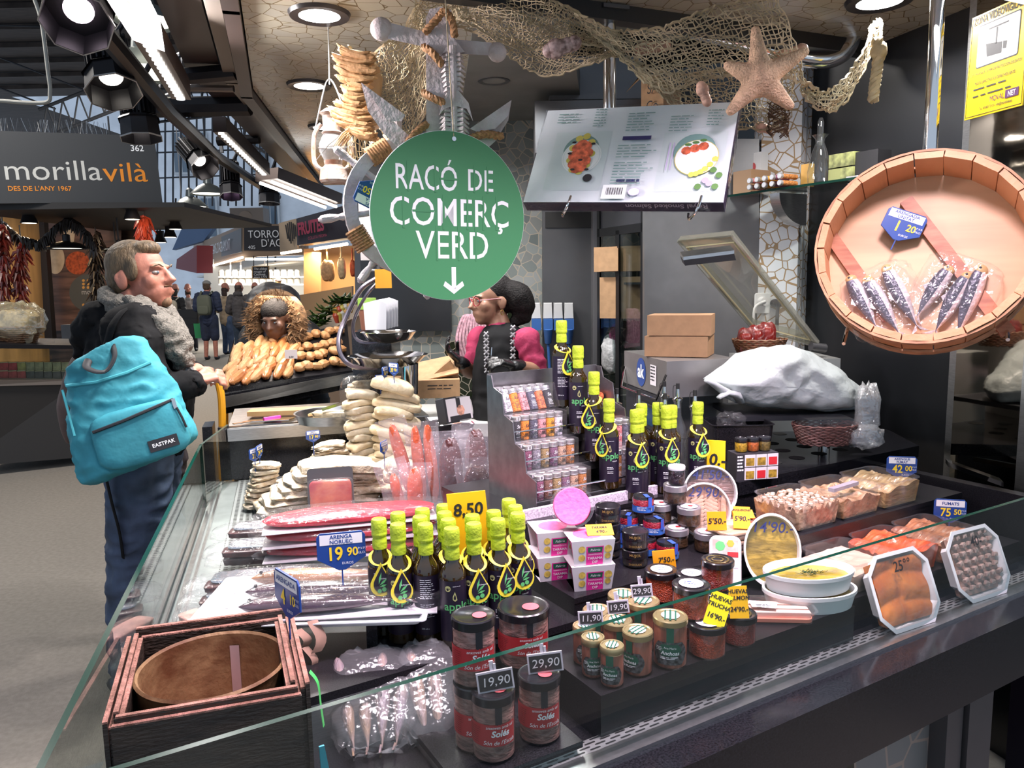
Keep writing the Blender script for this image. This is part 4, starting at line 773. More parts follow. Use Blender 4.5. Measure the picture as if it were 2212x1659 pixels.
p = F(1.505,.45,1.015);tub('white round tub of pink anchovies in a herringbone marked 29,90, standing on edge',p,upright(p,.1,12),.068,.072,.045,None,"29'90.",1)
p = F(1.585,.51,1.035);tub('white round tub of brown anchovies marked 41,50, standing on edge',p,upright(p,.1,12),.072,.075,.045,None,"41'50.-",2)
p = F(1.525,.245,.965);tub('white tub of yellow oily fillets marked 14,90, standing on edge',p,upright(p,.18,12),.066,.088,.05,None,"14'90.-",0)
q = F(1.5,.105,.88);tub('lower white oval tub stacked under the dill fish tub',q,Mx.Rotation(A1-.45,3,'Z'),.108,.07,.04,None);t = tub('upper white oval tub of yellow fish fillets with green dill',q+V((-.002,.004,.039)),Mx.Rotation(A1-.4,3,'Z'),.105,.068,.042,None)
def dill(b):
 rg = random.Random(4)
 for k in range(60):a = rg.uniform(0,6.3);l = rg.uniform(.004,.014);x, y = rg.gauss(0,.016), rg.gauss(0,.006);b.cyl((x,y,.033),(x+l*math.cos(a),y+l*math.sin(a)*.6,.036),.0006,n=3)
part('dill',t,mat('dill_green',(.02,.06,.015),.6),dill,smooth=0,kind='stuff')
# flat packs of anchovies stacked beside, one small price each
for k in range(5):
 t = T('anchovy_pack',f'clear flat anchovy pack, {("lowest", "second from below", "third from below", "second from top", "topmost")[k]} of the stack under the 5,90 tent card','fish pack',F(1.49+.002*(k%2),.33+.003*(k%2),.942+.0125*k),A1-.1,'stacked clear anchovy packs')
 part('tray',t,PET, lambda b:shell(b,.13,.11,.014,.03,.9),'ap');part('filling',t,mat('pale_boquerones',(.6,.4,.26),.4,ns=(60,.35),st=(.2,1,1),bump=.5), lambda b:b.prism(rrect(.115,.095,.025),.002,.011,.002),'ap')
t = T('anchovy_pack','clear pack of red anchovy fillets behind the stack, under the orange tent card','fish pack',F(1.6,.4,.942),A1-.2);part('tray',t,PET, lambda b:shell(b,.13,.11,.04,.03,.9));part('filling',t,mat('red_anchovies',(.34,.1,.05),.35,ns=(60,.4),st=(1,.15,1),co=.3), lambda b:b.prism(rrect(.115,.095,.025),.002,.034,.002))
p = F(1.485,.295,1.007);card('orange tent card reading BOQUERONES 5,90 on the clear packs',p,A1-.75,.04,.055,[('BOQUERONES',0,.8,.12),("5'90.-",0,.35,.3)],rx=R(-28),tent=.15)
p = F(1.61,.4,.984);card('orange tent card lying on the rear red anchovy pack',p,A1-.5,.055,.03,[('ANXOVES',0,.6,.2),("4'90.-",0,.2,.3)],rx=R(-60),tent=.6)
# white sealed pack leaning behind the roe jars and the pink fish stick pack in front
t = T('sealed_pack','white sealed fish pack with a green leaf print leaning behind the roe jars','fish pack',F(1.39,.255,.881),rot=(Mx.Rotation(A1-.75,3,'Z')@Mx.Rotation(R(68),3,'X')))
part('tray',t,SLV, lambda b:(setattr(b,'T',Mx.Translation((0,.065,-.01))),b.prism(rrect(.075,.13,.018),0,.016,.003)))
part('front_print',t,[mat('pale_fish_print',(.6,.5,.44),.4,ns=(40,.3)),LEAF,mat('orange_petal',(.9,.4,.05),.5),RED,WHITE], lambda b:(poly(b,[(-.03,.075),(.03,.075),(.03,.12),(-.03,.12)], lambda x,y:(x,y,.0065)),setattr(b,'m',1),disc(b,(-.012,.105),.012,7, lambda x,y:(x,y,.007)),setattr(b,'m',2),disc(b,(.012,.112),.009,6, lambda x,y:(x,y,.007)),setattr(b,'m',3),poly(b,[(.005,.08),(.03,.08),(.03,.092),(.005,.092)], lambda x,y:(x,y,.0072)),setattr(b,'m',4),poly(b,[(-.005,.055),(.03,.055),(.03,.079),(-.005,.079)], lambda x,y:(x,y,.0068))),smooth=0)
t = T('sealed_pack','clear sealed pack of pink and white seafood sticks lying by the front edge','fish pack',F(1.385,.095,.881),A1-.62)
part('tray',t,PET, lambda b:shell(b,.145,.085,.028,.016,.92));part('tray_base',t,mat('coral_tray',(.75,.25,.17),.4), lambda b:b.prism(rrect(.132,.074,.014),.002,.01))
for k in range(3):part('seafood_stick',t,mat('surimi',(.8,.3,.22),.45,ns=(9,0),c2=(.8,.62,.55)), lambda b:b.box((0,0,.004),(.125,.017,.013)),'ss',loc=(0,-.022+.022*k,.011))
part('label',t,[STICK,INK], lambda b:(poly(b,[(-.06,-.02),(-.01,-.026),(.0,.005),(-.06,.015)], lambda x,y:(x,y,.0292)),setattr(b,'m',1),bars(b,-.05,-.015,-.008,.007,3,.002, lambda x,y:(x,y,.0296),2)),smooth=0)
# ---------------------------------------------------------------- dried cod
COD = mat('salt_cod',(.66,.58,.45),.8,ns=(26,0),c2=(.42,.31,.19),bump=.7,bs=70);CODS = mat('cod_skin',(.42,.37,.28),.6,ns=(14,0),c2=(.6,.5,.36),bump=.4,bs=50);CODL = mat('cod_loin',(.7,.61,.44),.65,ns=(11,0),c2=(.55,.4,.22),bump=.4,bs=50)
def cod(lb,p,d,rz,m=COD,nz=.12,sq=.45,bend=0,ry=0,rx=0,seed=0,group='dried cod pieces'):
 return one('salt_cod',lb,'dried cod',m, lambda b:cushion(b,(0,0,0),d,nz,2.2,sq,bend,28,14,seed),p,rot=Euler((rx,ry,rz),'XYZ').to_matrix(),group=group,smooth=60)
 # big split fillets stacked flat
for k in range(7):
 p = G(1.86-.012*k,.40+.014*k,.832+.026*k);cod(('lowest big cod fillet of the flat stack','second lowest big cod fillet of the flat stack','third lowest big cod fillet of the flat stack','middle big cod fillet of the flat stack','third big cod fillet from the top of the flat stack','second big cod fillet from the top of the flat stack','topmost big cod fillet of the flat stack')[k],p,(.42-.025*k,.3-.012*k,.036),A1-.12+.05*math.sin(k*2),COD,.16,.35,-.012,R(4),R(-3),k)
cod('long cod fillet draped off the right of the flat stack, tail up',G(1.9,.64,.93),(.34,.1,.03),A1+.25,CODS,.15,.5,.05,R(-4),0,11);cod('pale cod flap hanging right of the flat stack',G(1.74,.66,.9),(.28,.1,.026),A1-.25,COD,.15,.5,-.03,R(10),0,12)
for k in range(7):cod(f'small dried cod strip, {ORD[k]} from below in the low heap with the 17,90 tag',G(2.08,.47,.93+.0125*k),(.16-.008*k,.1,.016),A1+.5*math.sin(k*3),CODS if k%2 else COD,.2,.5,-.006,R(6*math.sin(k*4)),0,20+k)
for k in range(8):cod(f'cod strip at the left edge of the flat stack, {ORD[k]} from below',G(1.98,.19+.006*k,.815+.021*k),(.1,.08,.02),A1+.2*math.sin(k*5),COD if k%3 else CODS,.2,.5,0,R(8*math.sin(k)),0,40+k)
# the tall stack of loins and its rear neighbours
for k in range(13):cod(f'thick cod loin, {ORD[k]} from below in the tall pale stack',G(2.02+.012*math.sin(k*2.3),.70+.012*math.sin(k*1.7)+.003*k,.84+.029*k),(.175+.02*math.sin(k*3),.085,.038),A1-.55+.15*math.sin(k*2.1),CODL,.1,.55,-.01,R(14+4*math.sin(k)),R(5*math.sin(k*3)),60+k)
cod('fattest cod loin with a golden end crowning the tall stack',G(2.0,.715,1.235),(.17,.085,.055),A1-.6,CODL,.06,.6,-.012,R(16),0,80)
for k in range(14):cod(f'grey-skinned cod piece, {ORD[k]} from below in the stack behind the tall loins',G(2.1,.6+.01*math.sin(k*2),.82+.0285*k),(.13,.085,.034),A1+.3*math.sin(k*1.3),CODS if k%3 else CODL,.15,.5,-.008,R(8*math.sin(k*2)),0,90+k)
for k in range(9):cod(f'cod chunk, {ORD[k]} from below in the short left column',G(2.22,.61+.006*math.sin(k*2),.82+.031*k),(.13-.006*k,.08,.031),A1+.35*math.sin(k*1.7),COD if k>5 else CODS,.14,.5,-.006,R(6*math.sin(k*3)),0,120+k)
for k in range(5):cod(f'short cod block, {ORD[k]} from below in front of the tall stack',G(1.78,.70,.825+.034*k),(.16-.012*k,.11,.038),A1-.25+.1*math.sin(k*2),COD,.18,.4,0,R(4),0,140+k)
def netbag(b):
 rg = random.Random(2)
 for k in range(9):cushion(b,(rg.uniform(-.03,.03),rg.uniform(-.02,.02),.012*k),(.1,.07,.03),.2,2,.5,0,14,8,k+200)
t = T('cod_bag','clear bag of cod pieces at the rear top of the tall stack','bag',G(2.2,.6,1.12),A1);part('filling',t,COD,netbag,kind='stuff');part('bag',t,CLEAR, lambda b:cushion(b,(0,0,.03),(.15,.12,.2),.12,3,.6))
# blue tags on the cod
for lb, px, py, z, tp, a, c, yaw, w_, sp in [('blue tag reading 17,90 on the low heap of cod',677,958,2.9,['SALTY','BACALLA'],'17','90',.25,.055,.05),('blue tag reading 21,50 at the left end of the flat stack',551,1000,2.74,['BACALLA'],'21','50',.9,.06,.05),('thin blue tag seen edge-on behind the 21,50 tag',561,993,2.76,['MORRO'],'24','90',1.2,.06,.05),('blue tag seen almost edge-on on the short cod blocks',830,985,2.68,['BACALLA'],'22','50',1.15,.06,.05),('blue tag on the fattest loin, turned half away',851,815,2.9,['LLOM'],'39','90',-.95,.06,.05),('blue tag beside the one on the fattest loin, edge-on',832,820,2.92,['MORRO'],'36','90',1.2,.055,.05),('small blue tag lowest of three on the tall cod stack',822,832,2.95,['PENCA'],'22','50',.5,.045,.04),('dark edge-on price tag spiked in the short left cod column',762,890,3.08,['CUA'],'14','90',1.45,.05,.05)]:
 p = pd(px,py,z);blue_tag(lb,p,face(p,yaw),tp,a,c,w_,spike=sp)
 # ---------------------------------------------------------------- tins, vacuum packs, roe
for lb, u_, v_, z, rz, rot in [('silver fish tin, front lower of the stack',1.44,1.85,.99,0,None)]:
 pass
def tin(lb,p,rot):
 t = T('fish_tin',lb,'tin',p,rot=rot,group='silver cod tins');part('can',t,mat('tin_metal',(.66,.66,.68),.3,.9,bump=.1,bs=40), lambda b:b.prism(rrect(.13,.085,.03),0,.042,.003,taper=.92),'tn')
 part('rim',t,CHROME, lambda b:b.prism(rrect(.136,.091,.032),.041,.046,.001),'tn')
 part('sleeve',t,[INK,WHINK,mat('salmon_print',(.7,.35,.25),.5,ns=(50,.5)),SLV], lambda b:(b.prism(rrect(.062,.093,.004),.002,.0468,M=Mx.Translation((-.038,0,0)),taper=.97),setattr(b,'m',1),b.text('FETGE DE BACALLA',.0062, lambda x,y:(x*.8-.035,-.0472,y+.024)),b.text('AL NATURAL',.0058, lambda x,y:(x*.8-.035,-.0472,y+.015)),setattr(b,'m',3),poly(b,[(-.06,-.04),(.06,-.04),(.06,.04),(-.06,.04)], lambda x,y:(x,y,.0472)),setattr(b,'m',2),disc(b,(.005,-.005),.02,7, lambda x,y:(x,y,.0478)),setattr(b,'m',0),poly(b,[(-.05,-.04),(.05,-.04),(.05,-.022),(-.05,-.022)], lambda x,y:(x,y,.0478)),poly(b,[(-.012,.005),(.008,.005),(.008,.04),(-.012,.04)], lambda x,y:(x,y,.0478))),'tn')
 return t
tb = pd(985,945,2.75);rz_ = face(tb,.15)
one('tin_riser','black block under the silver tins behind the roe packs','stand',bshelf, lambda b:b.box((0,0,-.11),(.3,.14,.22)),V((tb.x,tb.y,1.02)),rz_)
for lb, dx, dy, dz in [('silver tin at the bottom front of the tin stack',.01,0,0),('silver tin in the middle front of the tin stack',.0,-.005,.047),('silver tin at the bottom rear left of the tin stack',-.05,.1,0),('silver tin rear left, second layer of the tin stack',-.05,.1,.047)]:
 q = V((tb.x+dx+.0,tb.y+dy,1.021+dz));tin(lb,q,Mx.Rotation(rz_,3,'Z'))
tin('silver tin tipped on its side on top of the tin stack',V((tb.x-.015,tb.y-.02,1.165)),Mx.Rotation(rz_+.55,3,'Z')@Mx.Rotation(R(78),3,'X')@Mx.Rotation(R(3),3,'Y'))
BOT = mat('orange_roe_sac',(.55,.09,.03),.35,ns=(18,.3),bump=.3,co=.4);BOTD = mat('dark_dried_roe',(.09,.015,.012),.3,ns=(12,.5),bump=.4,co=.5);PACKW = film('milky_vacuum_bag',refl=.1,rough=.14,haze=.1,bump=.9,bs=45,hc=(.9,.84,.9),gz=.4)
def vac(name,lb,p,rz,w_,h,m,bw_,bh,lean=8,group='upright vacuum packs of roe',n=1,tilt=0):
 t = T(name,lb,'roe pack',p,rot=Mx.Rotation(rz,3,'Z')@Mx.Rotation(R(-lean),3,'X')@Mx.Rotation(R(tilt),3,'Y'),group=group)
 for i in range(n):part('roe',t,m, lambda b:cushion(b,((i-(n-1)/2)*bw_*1.05,0,bh*.52),(bw_,.035,bh),.08,2,.8,0,18,14,i))
 part('bag',t,PACKW, lambda b:(b.grid(lambda i,j:((i-.5)*w_*(1+.06*math.sin(j*9)),-.003-.021*math.sin(math.pi*i)**.6*math.sin(math.pi*min(1,j*1.1))**.6+.004*noise.noise(V((i*6,j*9,w_*50))),j*h),18,20),b.grid(lambda i,j:((i-.5)*w_*(1+.06*math.sin(j*9)),.0+.02*math.sin(math.pi*i)**.6*math.sin(math.pi*min(1,j*1.1))**.6,j*h),10,8)),smooth=180)
def vp(px,py,d,z):q = pd(px,py,d);return V((q.x,q.y,z))
one('roe_riser','steel riser under the upright vacuum packs','stand',STEEL, lambda b:b.box((0,0,.04),(.42,.2,.08)),V((vp(955,1000,2.42,0).x,2.45,.8)),A1-.1)
for a in [('dark dried roe in a tall clear bag, left of the pair',975,2.38,.12,.27,BOTD,.075,.24,5),('dark dried roe in a tall clear bag standing at the back right',1030,2.46,.15,.28,BOTD,.075,.25,6),('dark red roe in a shorter clear bag in front of the tall ones',1030,2.3,.13,.2,BOTD,.085,.17,6)]:
 p = vp(a[1],1000,a[2],.885);vac('roe_pack',a[0],p,face(p,.1),a[3],a[4],a[5],a[6],a[7],a[8])
for a in [('orange roe in a milky bag, front, with a small price sticker',893,2.33,.1,.18,.05,.16,1,2),('orange roe in a milky bag at the left edge of the roe packs',868,2.36,.1,.19,.035,.14,1,-12),('slender orange roe in a bag leaning left at the rear',893,2.52,.1,.3,.045,.27,1,-14),('slender orange roe in a bag upright at the rear',925,2.5,.11,.28,.04,.26,2,-4)]:
 p = vp(a[1],1000,a[2],.885);vac('roe_pack',a[0],p,face(p,.1),a[3],a[4],BOT,a[5],a[6],6,n=a[7],tilt=a[8])
part('price_sticker',None,STICK, lambda b:b.box((0,0,0),(.014,.001,.014))) if False else None
# red roe sides stacked flat, vacuum packed
REDR = mat('red_smoked_fillet',(.5,.008,.03),.3,ns=(30,.35),st=(.4,1,1),bump=.5,bs=60,co=.3)
for k in range(3):
 p = G(1.3,.48,.84+.045*k);t = T('red_fillet_pack',('lowest','middle','topmost, glossiest')[k]+' bright red fish fillet pack in the stack by the bottles','fish pack',p,A1-.35+.04*k,'red fish fillet packs')
 part('fillet',t,REDR, lambda b:cushion(b,(0,0,.018),(.5,.13,.038),.05,2,.75,0,28,12,k));part('backing',t,SLV, lambda b:b.box((0,0,-.001),(.5,.15,.002)));part('bag',t,CLEAR, lambda b:cushion(b,(0,0,.018),(.58,.18,.046),.1,4,.6,0,34,12,k+3))
one('fillet_riser','grey block under the stack of red fillet packs','stand',mat('grey_painted_steel',(.3,.34,.33)), lambda b:b.box((0,0,0),(.4,.12,.03)),G(1.3,.48,.82),A1-.35)
t = T('red_meat_pack','dark red pack standing against a grey board before the cod stack','fish pack',G(1.6,.44,.87),rot=Mx.Rotation(A1-.3,3,'Z')@Mx.Rotation(R(-12),3,'X'));part('backing_board',t,DG, lambda b:b.prism(rrect(.15,.145,.012),-.002,.002,M=XF((0,.008,.075),0,R(90))));part('filling',t,mat('dark_red_fish',(.32,.04,.05),.3,ns=(14,0),c2=(.5,.16,.1),co=.6), lambda b:cushion(b,(0,-.008,.055),(.14,.02,.105),.06,2,.3));part('bag',t,CLEAR, lambda b:cushion(b,(0,-.01,.055),(.155,.028,.115),.06,3,.3))
DKP = mat('dark_smoked_fish',(.06,.014,.014),.3,ns=(16,.5),co=.6);SILV = mat('silver_foil',(.6,.62,.68),.22,.9,bump=.3,bs=40)
for k, (gu,gv,z,lb) in enumerate([(1.36,.24,.815,'dark smoked fish pack, lowest at the left of the red fillets'),(1.34,.24,.845,'dark smoked fish pack with a silver face, middle left of the red fillets'),(1.47,.25,.86,'silver and dark red fish pack on top at the left'),(1.12,.21,.83,'dark fish pack sticking out left of the smoked fish tray'),(1.08,.2,.806,'silver-topped dark pack lowest near the fish tray')]):
 t = T('dark_fish_pack',lb,'fish pack',G(gu,gv,z),A1-.35,'dark smoked fish packs');part('fish',t,DKP, lambda b:cushion(b,(0,0,.008),(.26,.07,.022),.05,2,.4));part('foil',t,SILV, lambda b:cushion(b,(.01,.02,.022),(.25,.08,.012),.06,3,.4));part('bag',t,CLEAR, lambda b:cushion(b,(-.01,.0,.014),(.34,.12,.036),.12,4,.5))
 # smoked herrings in a white tray on legs
tc = V((-.41,1.52,.965));t = T('fish_stand','white tray on black legs carrying packs of smoked herring','stand',tc,A1-.5)
part('tray',t,WHITE, lambda b:shell(b,.45,.24,.012,.01,.97,.008));[part('leg',t,BLKG, lambda b:b.box((0,0,-.0325),(.022,.022,.065)),'lg',loc=(x,y,0)) for x,y in ((-.15,-.05),(.12,-.07),(.15,.06),(-.15,.08))]
HER = mat('smoked_herring',(.42,.2,.08),.3,ns=(10,0),c2=(.12,.05,.02),st=(.6,2,2),bump=.2,bs=120,co=.7);HERD = mat('dark_herring',(.05,.025,.035),.25,ns=(12,.6),co=.7)
for k, (y,m,lb) in enumerate([(.07,HER,'golden smoked herring in a clear pack at the back of the white tray'),(.0,HERD,'dark smoked herring in a clear pack, middle of the white tray'),(-.07,HERD,'dark smoked herring in a clear pack at the front of the white tray')]):
 q = tc+Mx.Rotation(A1-.5,3,'Z')@V((.0+.01*k,y,.018));h = T('herring_pack',lb,'fish pack',q,A1-.5+.03*k+math.pi,'smoked herring packs')
 part('fish',h,[m,HERD], lambda b:(setattr(b,'T',Mx.Translation((.0,0,.012))@Mx.Rotation(R(90),4,'X')),fishbody(b,.32,.035,.062,two=True)));part('eye',h,INK, lambda b:b.ell((.137,.004,.026),.004,8,6));part('backing',h,SLV, lambda b:b.box((-.02,0,-.006),(.42,.075,.002)));part('bag',h,CLEAR, lambda b:cushion(b,(-.02,0,.01),(.47,.085,.042),.12,4,.5,0,30,12,k))
p = V((-.36,1.5,1.05));p = at(740,1240,1.03);blue_tag('large blue tag reading ARENGA NORUEC 19,90 in front of the red fillets',p,face(p,.0),['ARENGA','NORUEC'],'19','90',.098,spike=.06)
p = at(625,1345,1.02);blue_tag('blue tag turned almost edge-on at the corner of the wooden box',p,face(p,-1.15),['ARENGADA'],'4','10',.1,spike=.05)
# wooden crate with a rusty tin of anchovy salt
WD = mat('wet_dark_wood',(.035,.022,.015),.45,ns=(9,.6),st=(1,1,4),bump=.4,bs=60);WDE = mat('splintered_salt_wood',(.42,.2,.15),.8,ns=(30,0),c2=(.2,.09,.06),bump=.8,bs=120)
bc = [at(250,1560,.985),at(645,1492,.985),at(612,1335,.985),at(297,1378,.985)]
ctr = sum(bc,V())/4;t = T('wooden_crate','wet dark wooden crate with splintered edges at the near corner of the counter','crate',V((ctr.x,ctr.y,.8)))
for k, (n_,lay) in enumerate((('front',3),('side',5),('rear',3),('side',4))):
 a, c = bc[k], bc[(k+1)%4];d = (c-a);d.z = 0;l = d.length;d.normalize();nn = V((-d.y,d.x,0));
 for q in range(lay):
  hz = .985+(.012*math.sin(q*2.1+k));m_ = (a+c)/2+nn*(-.014+.007*q)
  part('plank',t,[WD,WDE], lambda b:(b.box((m_.x,m_.y,(hz+.8)/2),(l+.008-.01*q,.0066,hz-.8),math.atan2(d.y,d.x)),setattr(b,'m',1),b.box((m_.x,m_.y,hz+.0015),(l+.006-.01*q,.0072,.003),math.atan2(d.y,d.x))),world=True)
def flaps(b):
 for px, py, w_, h, a in ((652,1330,.014,.04,.3),(680,1340,.018,.06,-.5),(668,1380,.01,.05,.1)):
  q = at(px,py,.985);q = pd(px,py+40,1.38);b.grid(lambda i,j:(q.x+(i-.5)*w_+.01*math.sin(j*4),q.y+.01*i-.02*j*a,q.z-.03+h*j),4,8)
part('splinter',t,mat('torn_paper_wood',(.5,.3,.22),.8,ns=(20,.2)),flaps,world=True)
RUST = mat('rusty_tin',(.3,.18,.08),.6,.2,ns=(14,0),c2=(.12,.045,.015),bump=.3,bs=50);tp = at(452,1446,.975)
t = T('anchovy_tin','big rusty round tin with leftover anchovy salt inside the wooden crate','tin',V((ctr.x+.002,ctr.y,.80)))
part('wall',t,RUST, lambda b:b.lathe([(.118,0),(.12,.175),(.124,.182),(.12,.186),(.116,.182),(.114,.012),(.001,.01)],48));part('seam',t,mat('pale_seam',(.5,.4,.4),.5,.3), lambda b:b.grid(lambda i,j:(.1135*math.sin(-.12+.15*i),.1135*math.cos(-.12+.15*i),.03+.13*j),4,2))
part('salt',t,mat('pink_salt',(.5,.24,.2),.8,ns=(60,.4),bump=1,bs=90), lambda b:b.grid(lambda i,j:(.113*j*math.cos(2*math.pi*i),.113*j*math.sin(2*math.pi*i),.04-.055*(j*math.sin(2*math.pi*i))+.012*noise.noise(V((j*math.cos(2*math.pi*i)*6,j*math.sin(2*math.pi*i)*6,1)))+.03*(j<.0)),40,16,True),kind='stuff')
rb = pd(688,1500,1.16);t = one('green_ribbon','bright green plastic ribbon hanging from the crate over the glass','ribbon',mat('green_ribbon',(.08,.6,.13),.4), lambda b:[b.tube([V(p)+V((dx,0,0)) for p in spline([(-.012,.0,.04),(.0,0,.02),(.003,0,-.02),(.006,0,-.055)],6)],.005,6,flat=.12) for dx in (0,)],rb)
# bags of fish behind the front glass at the bottom edge
FSK = mat('purple_grey_fish',(.26,.2,.24),.35,ns=(16,0),c2=(.32,.2,.12),st=(2,2,.4),bump=.5,bs=80,co=.4)
for lb, px, py, n, gw in [('clear bag of four purple-grey salted fish behind the front glass, left',820,1640,4,.15),('cloudy clear bag of two salted fish beside the anchovy jars',935,1620,2,.11)]:
 p = at(px,py,.8);q = uv(p);p = F(q[0],max(.06,q[1])+.02,.802);t = T('fish_bag',lb,'fish bag',p,rot=Mx.Rotation(face(p),3,'Z')@Mx.Rotation(R(-58),3,'X'),group='bags of salted fish')
 for i in range(n):part('fish',t,FSK, lambda b:(setattr(b,'T',Mx.Translation(((i-(n-1)/2)*.034,(.012 if i%2 else 0),.1))@Mx.Rotation(R(-90+6*(i-1.5)),4,'Y')@Mx.Rotation(R(90),4,'X')),fishbody(b,.19-.01*(i%2),.03,.046)))
 part('bag',t,film('cloudy_bag',refl=.1,rough=.14,haze=.06,bump=.5,bs=28,gz=.35), lambda b:cushion(b,(0,.005,.1),(gw,.07,.2),.1,3,.5,0,26,18,5))
for k, (gu,gv,z) in enumerate(((.62,.1,.81),(.78,.1,.81),(.69,.1,.85),(.95,.09,.81))):
 t = T('pink_fillet_pack',('pale pink fillet pack nearest the corner between crate and side glass','pale pink fillet pack, second along the side glass beside the crate','pale pink fillet pack lying on top of the two by the crate','pale pink fillet pack farthest along the side glass by the crate')[k],'fish pack',G(gu,gv,z+.012),A2+.2*k)
 part('fillet',t,mat('pale_pink_fillet',(.6,.33,.27),.4,ns=(18,.4),co=.4), lambda b:cushion(b,(0,0,0),(.15,.06,.024),.08,2,.5));part('bag',t,CLEAR, lambda b:cushion(b,(0,0,.002),(.19,.085,.034),.15,4,.6))
one('blue_tool','edge of a turquoise plastic tool beside the wooden crate','tool',mat('turquoise_plastic',(.03,.3,.38),.4), lambda b:b.prism([(0,0),(.02,0),(.004,.12),(-.004,.12)],0,.004,M=Mx.Rotation(R(90),4,'X')),F(.37,.1,.8),A1)
# ================================================================ behind the counter
def quadbox(b,P,th):
 P = [V(p) for p in P];th = V(th);b.add(P+[p+th for p in P],[(0,1,2,3),(7,6,5,4),(0,4,5,1),(1,5,6,2),(2,6,7,3),(3,7,4,0)])
def pq(pts,d):return [pd(x,y,d if not isinstance(d,(list,tuple)) else d[i]) for i,(x,y) in enumerate(pts)]
def prect(name,lb,cat,px0,px1,py0,py1,d,th,m,**k):
 A, B = pd(px0,py1,d), pd(px1,py0,d);return one(name,lb,cat,m, lambda b:b.box(((B.x-A.x)/2,th/2,(B.z-A.z)/2),(B.x-A.x,th,B.z-A.z)),A,**k)
struct('door_1',DG, lambda b:quadbox(b,pq([(1172,900),(1284,900),(1284,452),(1172,452)],4.2),(0,.06,0)))
struct('trim_6',mat('black_gap',(.008,.008,.008),.6), lambda b:quadbox(b,pq([(1178,492),(1284,492),(1284,458),(1178,458)],4.19),(0,.02,0)))
struct('trim_7',mat('steel_door_frame',(.35,.34,.35),.35,.8), lambda b:quadbox(b,pq([(1281,900),(1290,900),(1290,450),(1281,450)],4.1),(0,.1,0)))
struct('wall_left',blkw, lambda b:b.box((-.575,4.27,1.88),(.49,.05,1.04)))
# sockets
for i, x in enumerate((1158,1183,1205,1228)):
 t = T('industrial_socket',('leftmost','second','third','rightmost')[i]+' grey-and-blue industrial socket on the back wall','socket',pd(x,700,4.15),0,'industrial sockets')
 part('housing',t,mat('socket_grey',(.5,.5,.5),.5), lambda b:b.prism([(-.026,0),(.026,0),(.022,.085),(-.022,.085)],-.03,.03,.004,M=XF((0,-.01,.03),0,R(90))),'s');part('cover',t,mat('socket_blue',(.03,.1,.3),.4), lambda b:b.box((0,-.03,.0),(.05,.06,.06)),'s')
 if i%2:part('plug',t,mat('socket_blue',()), lambda b:(b.cyl((0,-.05,-.02),(0,-.02,-.1),.026,.018),b.tube([(0,-.02,-.1),(.01,-.02,-.3)],.008)),'s')
 # ducts and dark boxes above the door
for lb, x0, x1, y0, y1, d in [('upper dark grey steel duct box above the rear door',1187,1386,120,216,3.75),('lower grey steel duct box above the rear door, wider',1157,1392,214,330,3.6)]:prect('duct_box',lb,'duct',x0,x1,y0,y1,d,.3,DG,group=None)
c = pd(1128,218,4.1);t = T('security_camera','white dome security camera on the back mosaic wall','camera',c);part('housing',t,WHITE, lambda b:(b.lathe([(.04,.05),(.045,.03),(.03,-.02)],16),b.ell((0,-.02,-.02),.035,14,10)));part('lens',t,INK, lambda b:b.cyl((0,-.055,-.025),(0,-.03,-.02),.018))
# fridge with glass doors
fr = T('fridge','black glass-door fridge cabinet with cartons inside, behind the cash box','fridge',pd(1338,800,3.75))
Pf = pq([(1291,1000),(1388,1000),(1388,300),(1291,300)],[3.95,3.55,3.55,3.95])
def fz(i,z):p = lerp(Pf[0],Pf[1],i);return V((p.x,p.y,z))
def fbar(b,i0,i1,z0,z1,th=.04,off=0):a, c = fz(i0,z0), fz(i1,z0);n = V((.6,.8,0));quadbox(b,[a+n*off,c+n*off,V((c.x,c.y,z1))+n*off,V((a.x,a.y,z1))+n*off],n*th)
part('frame',fr,mat('black_anodised',(.02,.02,.022),.3,.5), lambda b:[fbar(b,*q) for q in ((0,.06,.2,2.0),(.94,1,.2,2.0),(.42,.5,.2,1.86),(0,1,1.84,1.88),(0,1,2.0,2.06))],world=True)
part('back',fr,mat('fridge_inside',(.03,.033,.035),.6), lambda b:(fbar(b,0,1,.2,2.05,.02,.45),fbar(b,0,1,.9,.91,.4,.03),fbar(b,0,1,1.3,1.31,.4,.03),fbar(b,0,1,1.6,1.61,.4,.03)),world=True)
part('header',fr,mat('fridge_header',(.035,.035,.04),.25), lambda b:fbar(b,.06,.94,1.88,2.0,.03,.01),world=True)
for i0, i1 in ((.06,.42),(.5,.94)):part('door_glass',fr,film('dark_door_glass',(.7,.74,.74),refl=.2,rough=.02), lambda b:fbar(b,i0,i1,.25,1.84,.006,.005),world=True)
for k, (px,py,w_,h_,lb) in enumerate([(1352,560,.26,.12,'carton on the upper fridge shelf'),(1360,622,.24,.11,'upper carton with scribbled marks in the fridge'),(1360,662,.24,.11,'lower carton with scribbled marks in the fridge'),(1330,562,.1,.11,'narrow carton at the left of the upper fridge shelf')]):
 p = pd(px,py,3.85);one('fridge_carton',lb,'carton',CARD, lambda b:b.box((0,0,0),(w_,.2,h_)),p,-.5)
for k, (px,py,c_) in enumerate([(1362,740,(.25,.04,.12)),(1345,765,(.5,.5,.5))]):one('produce_bag',('crimson','whitish')[k]+' bag stuffed into the bottom of the fridge','bag',mat('bag_fill%d'%k,c_,.3,ns=(20,.4),bump=.5), lambda b:cushion(b,(0,0,0),(.22,.2,.2),.2,3,.6),pd(px,py,3.9))
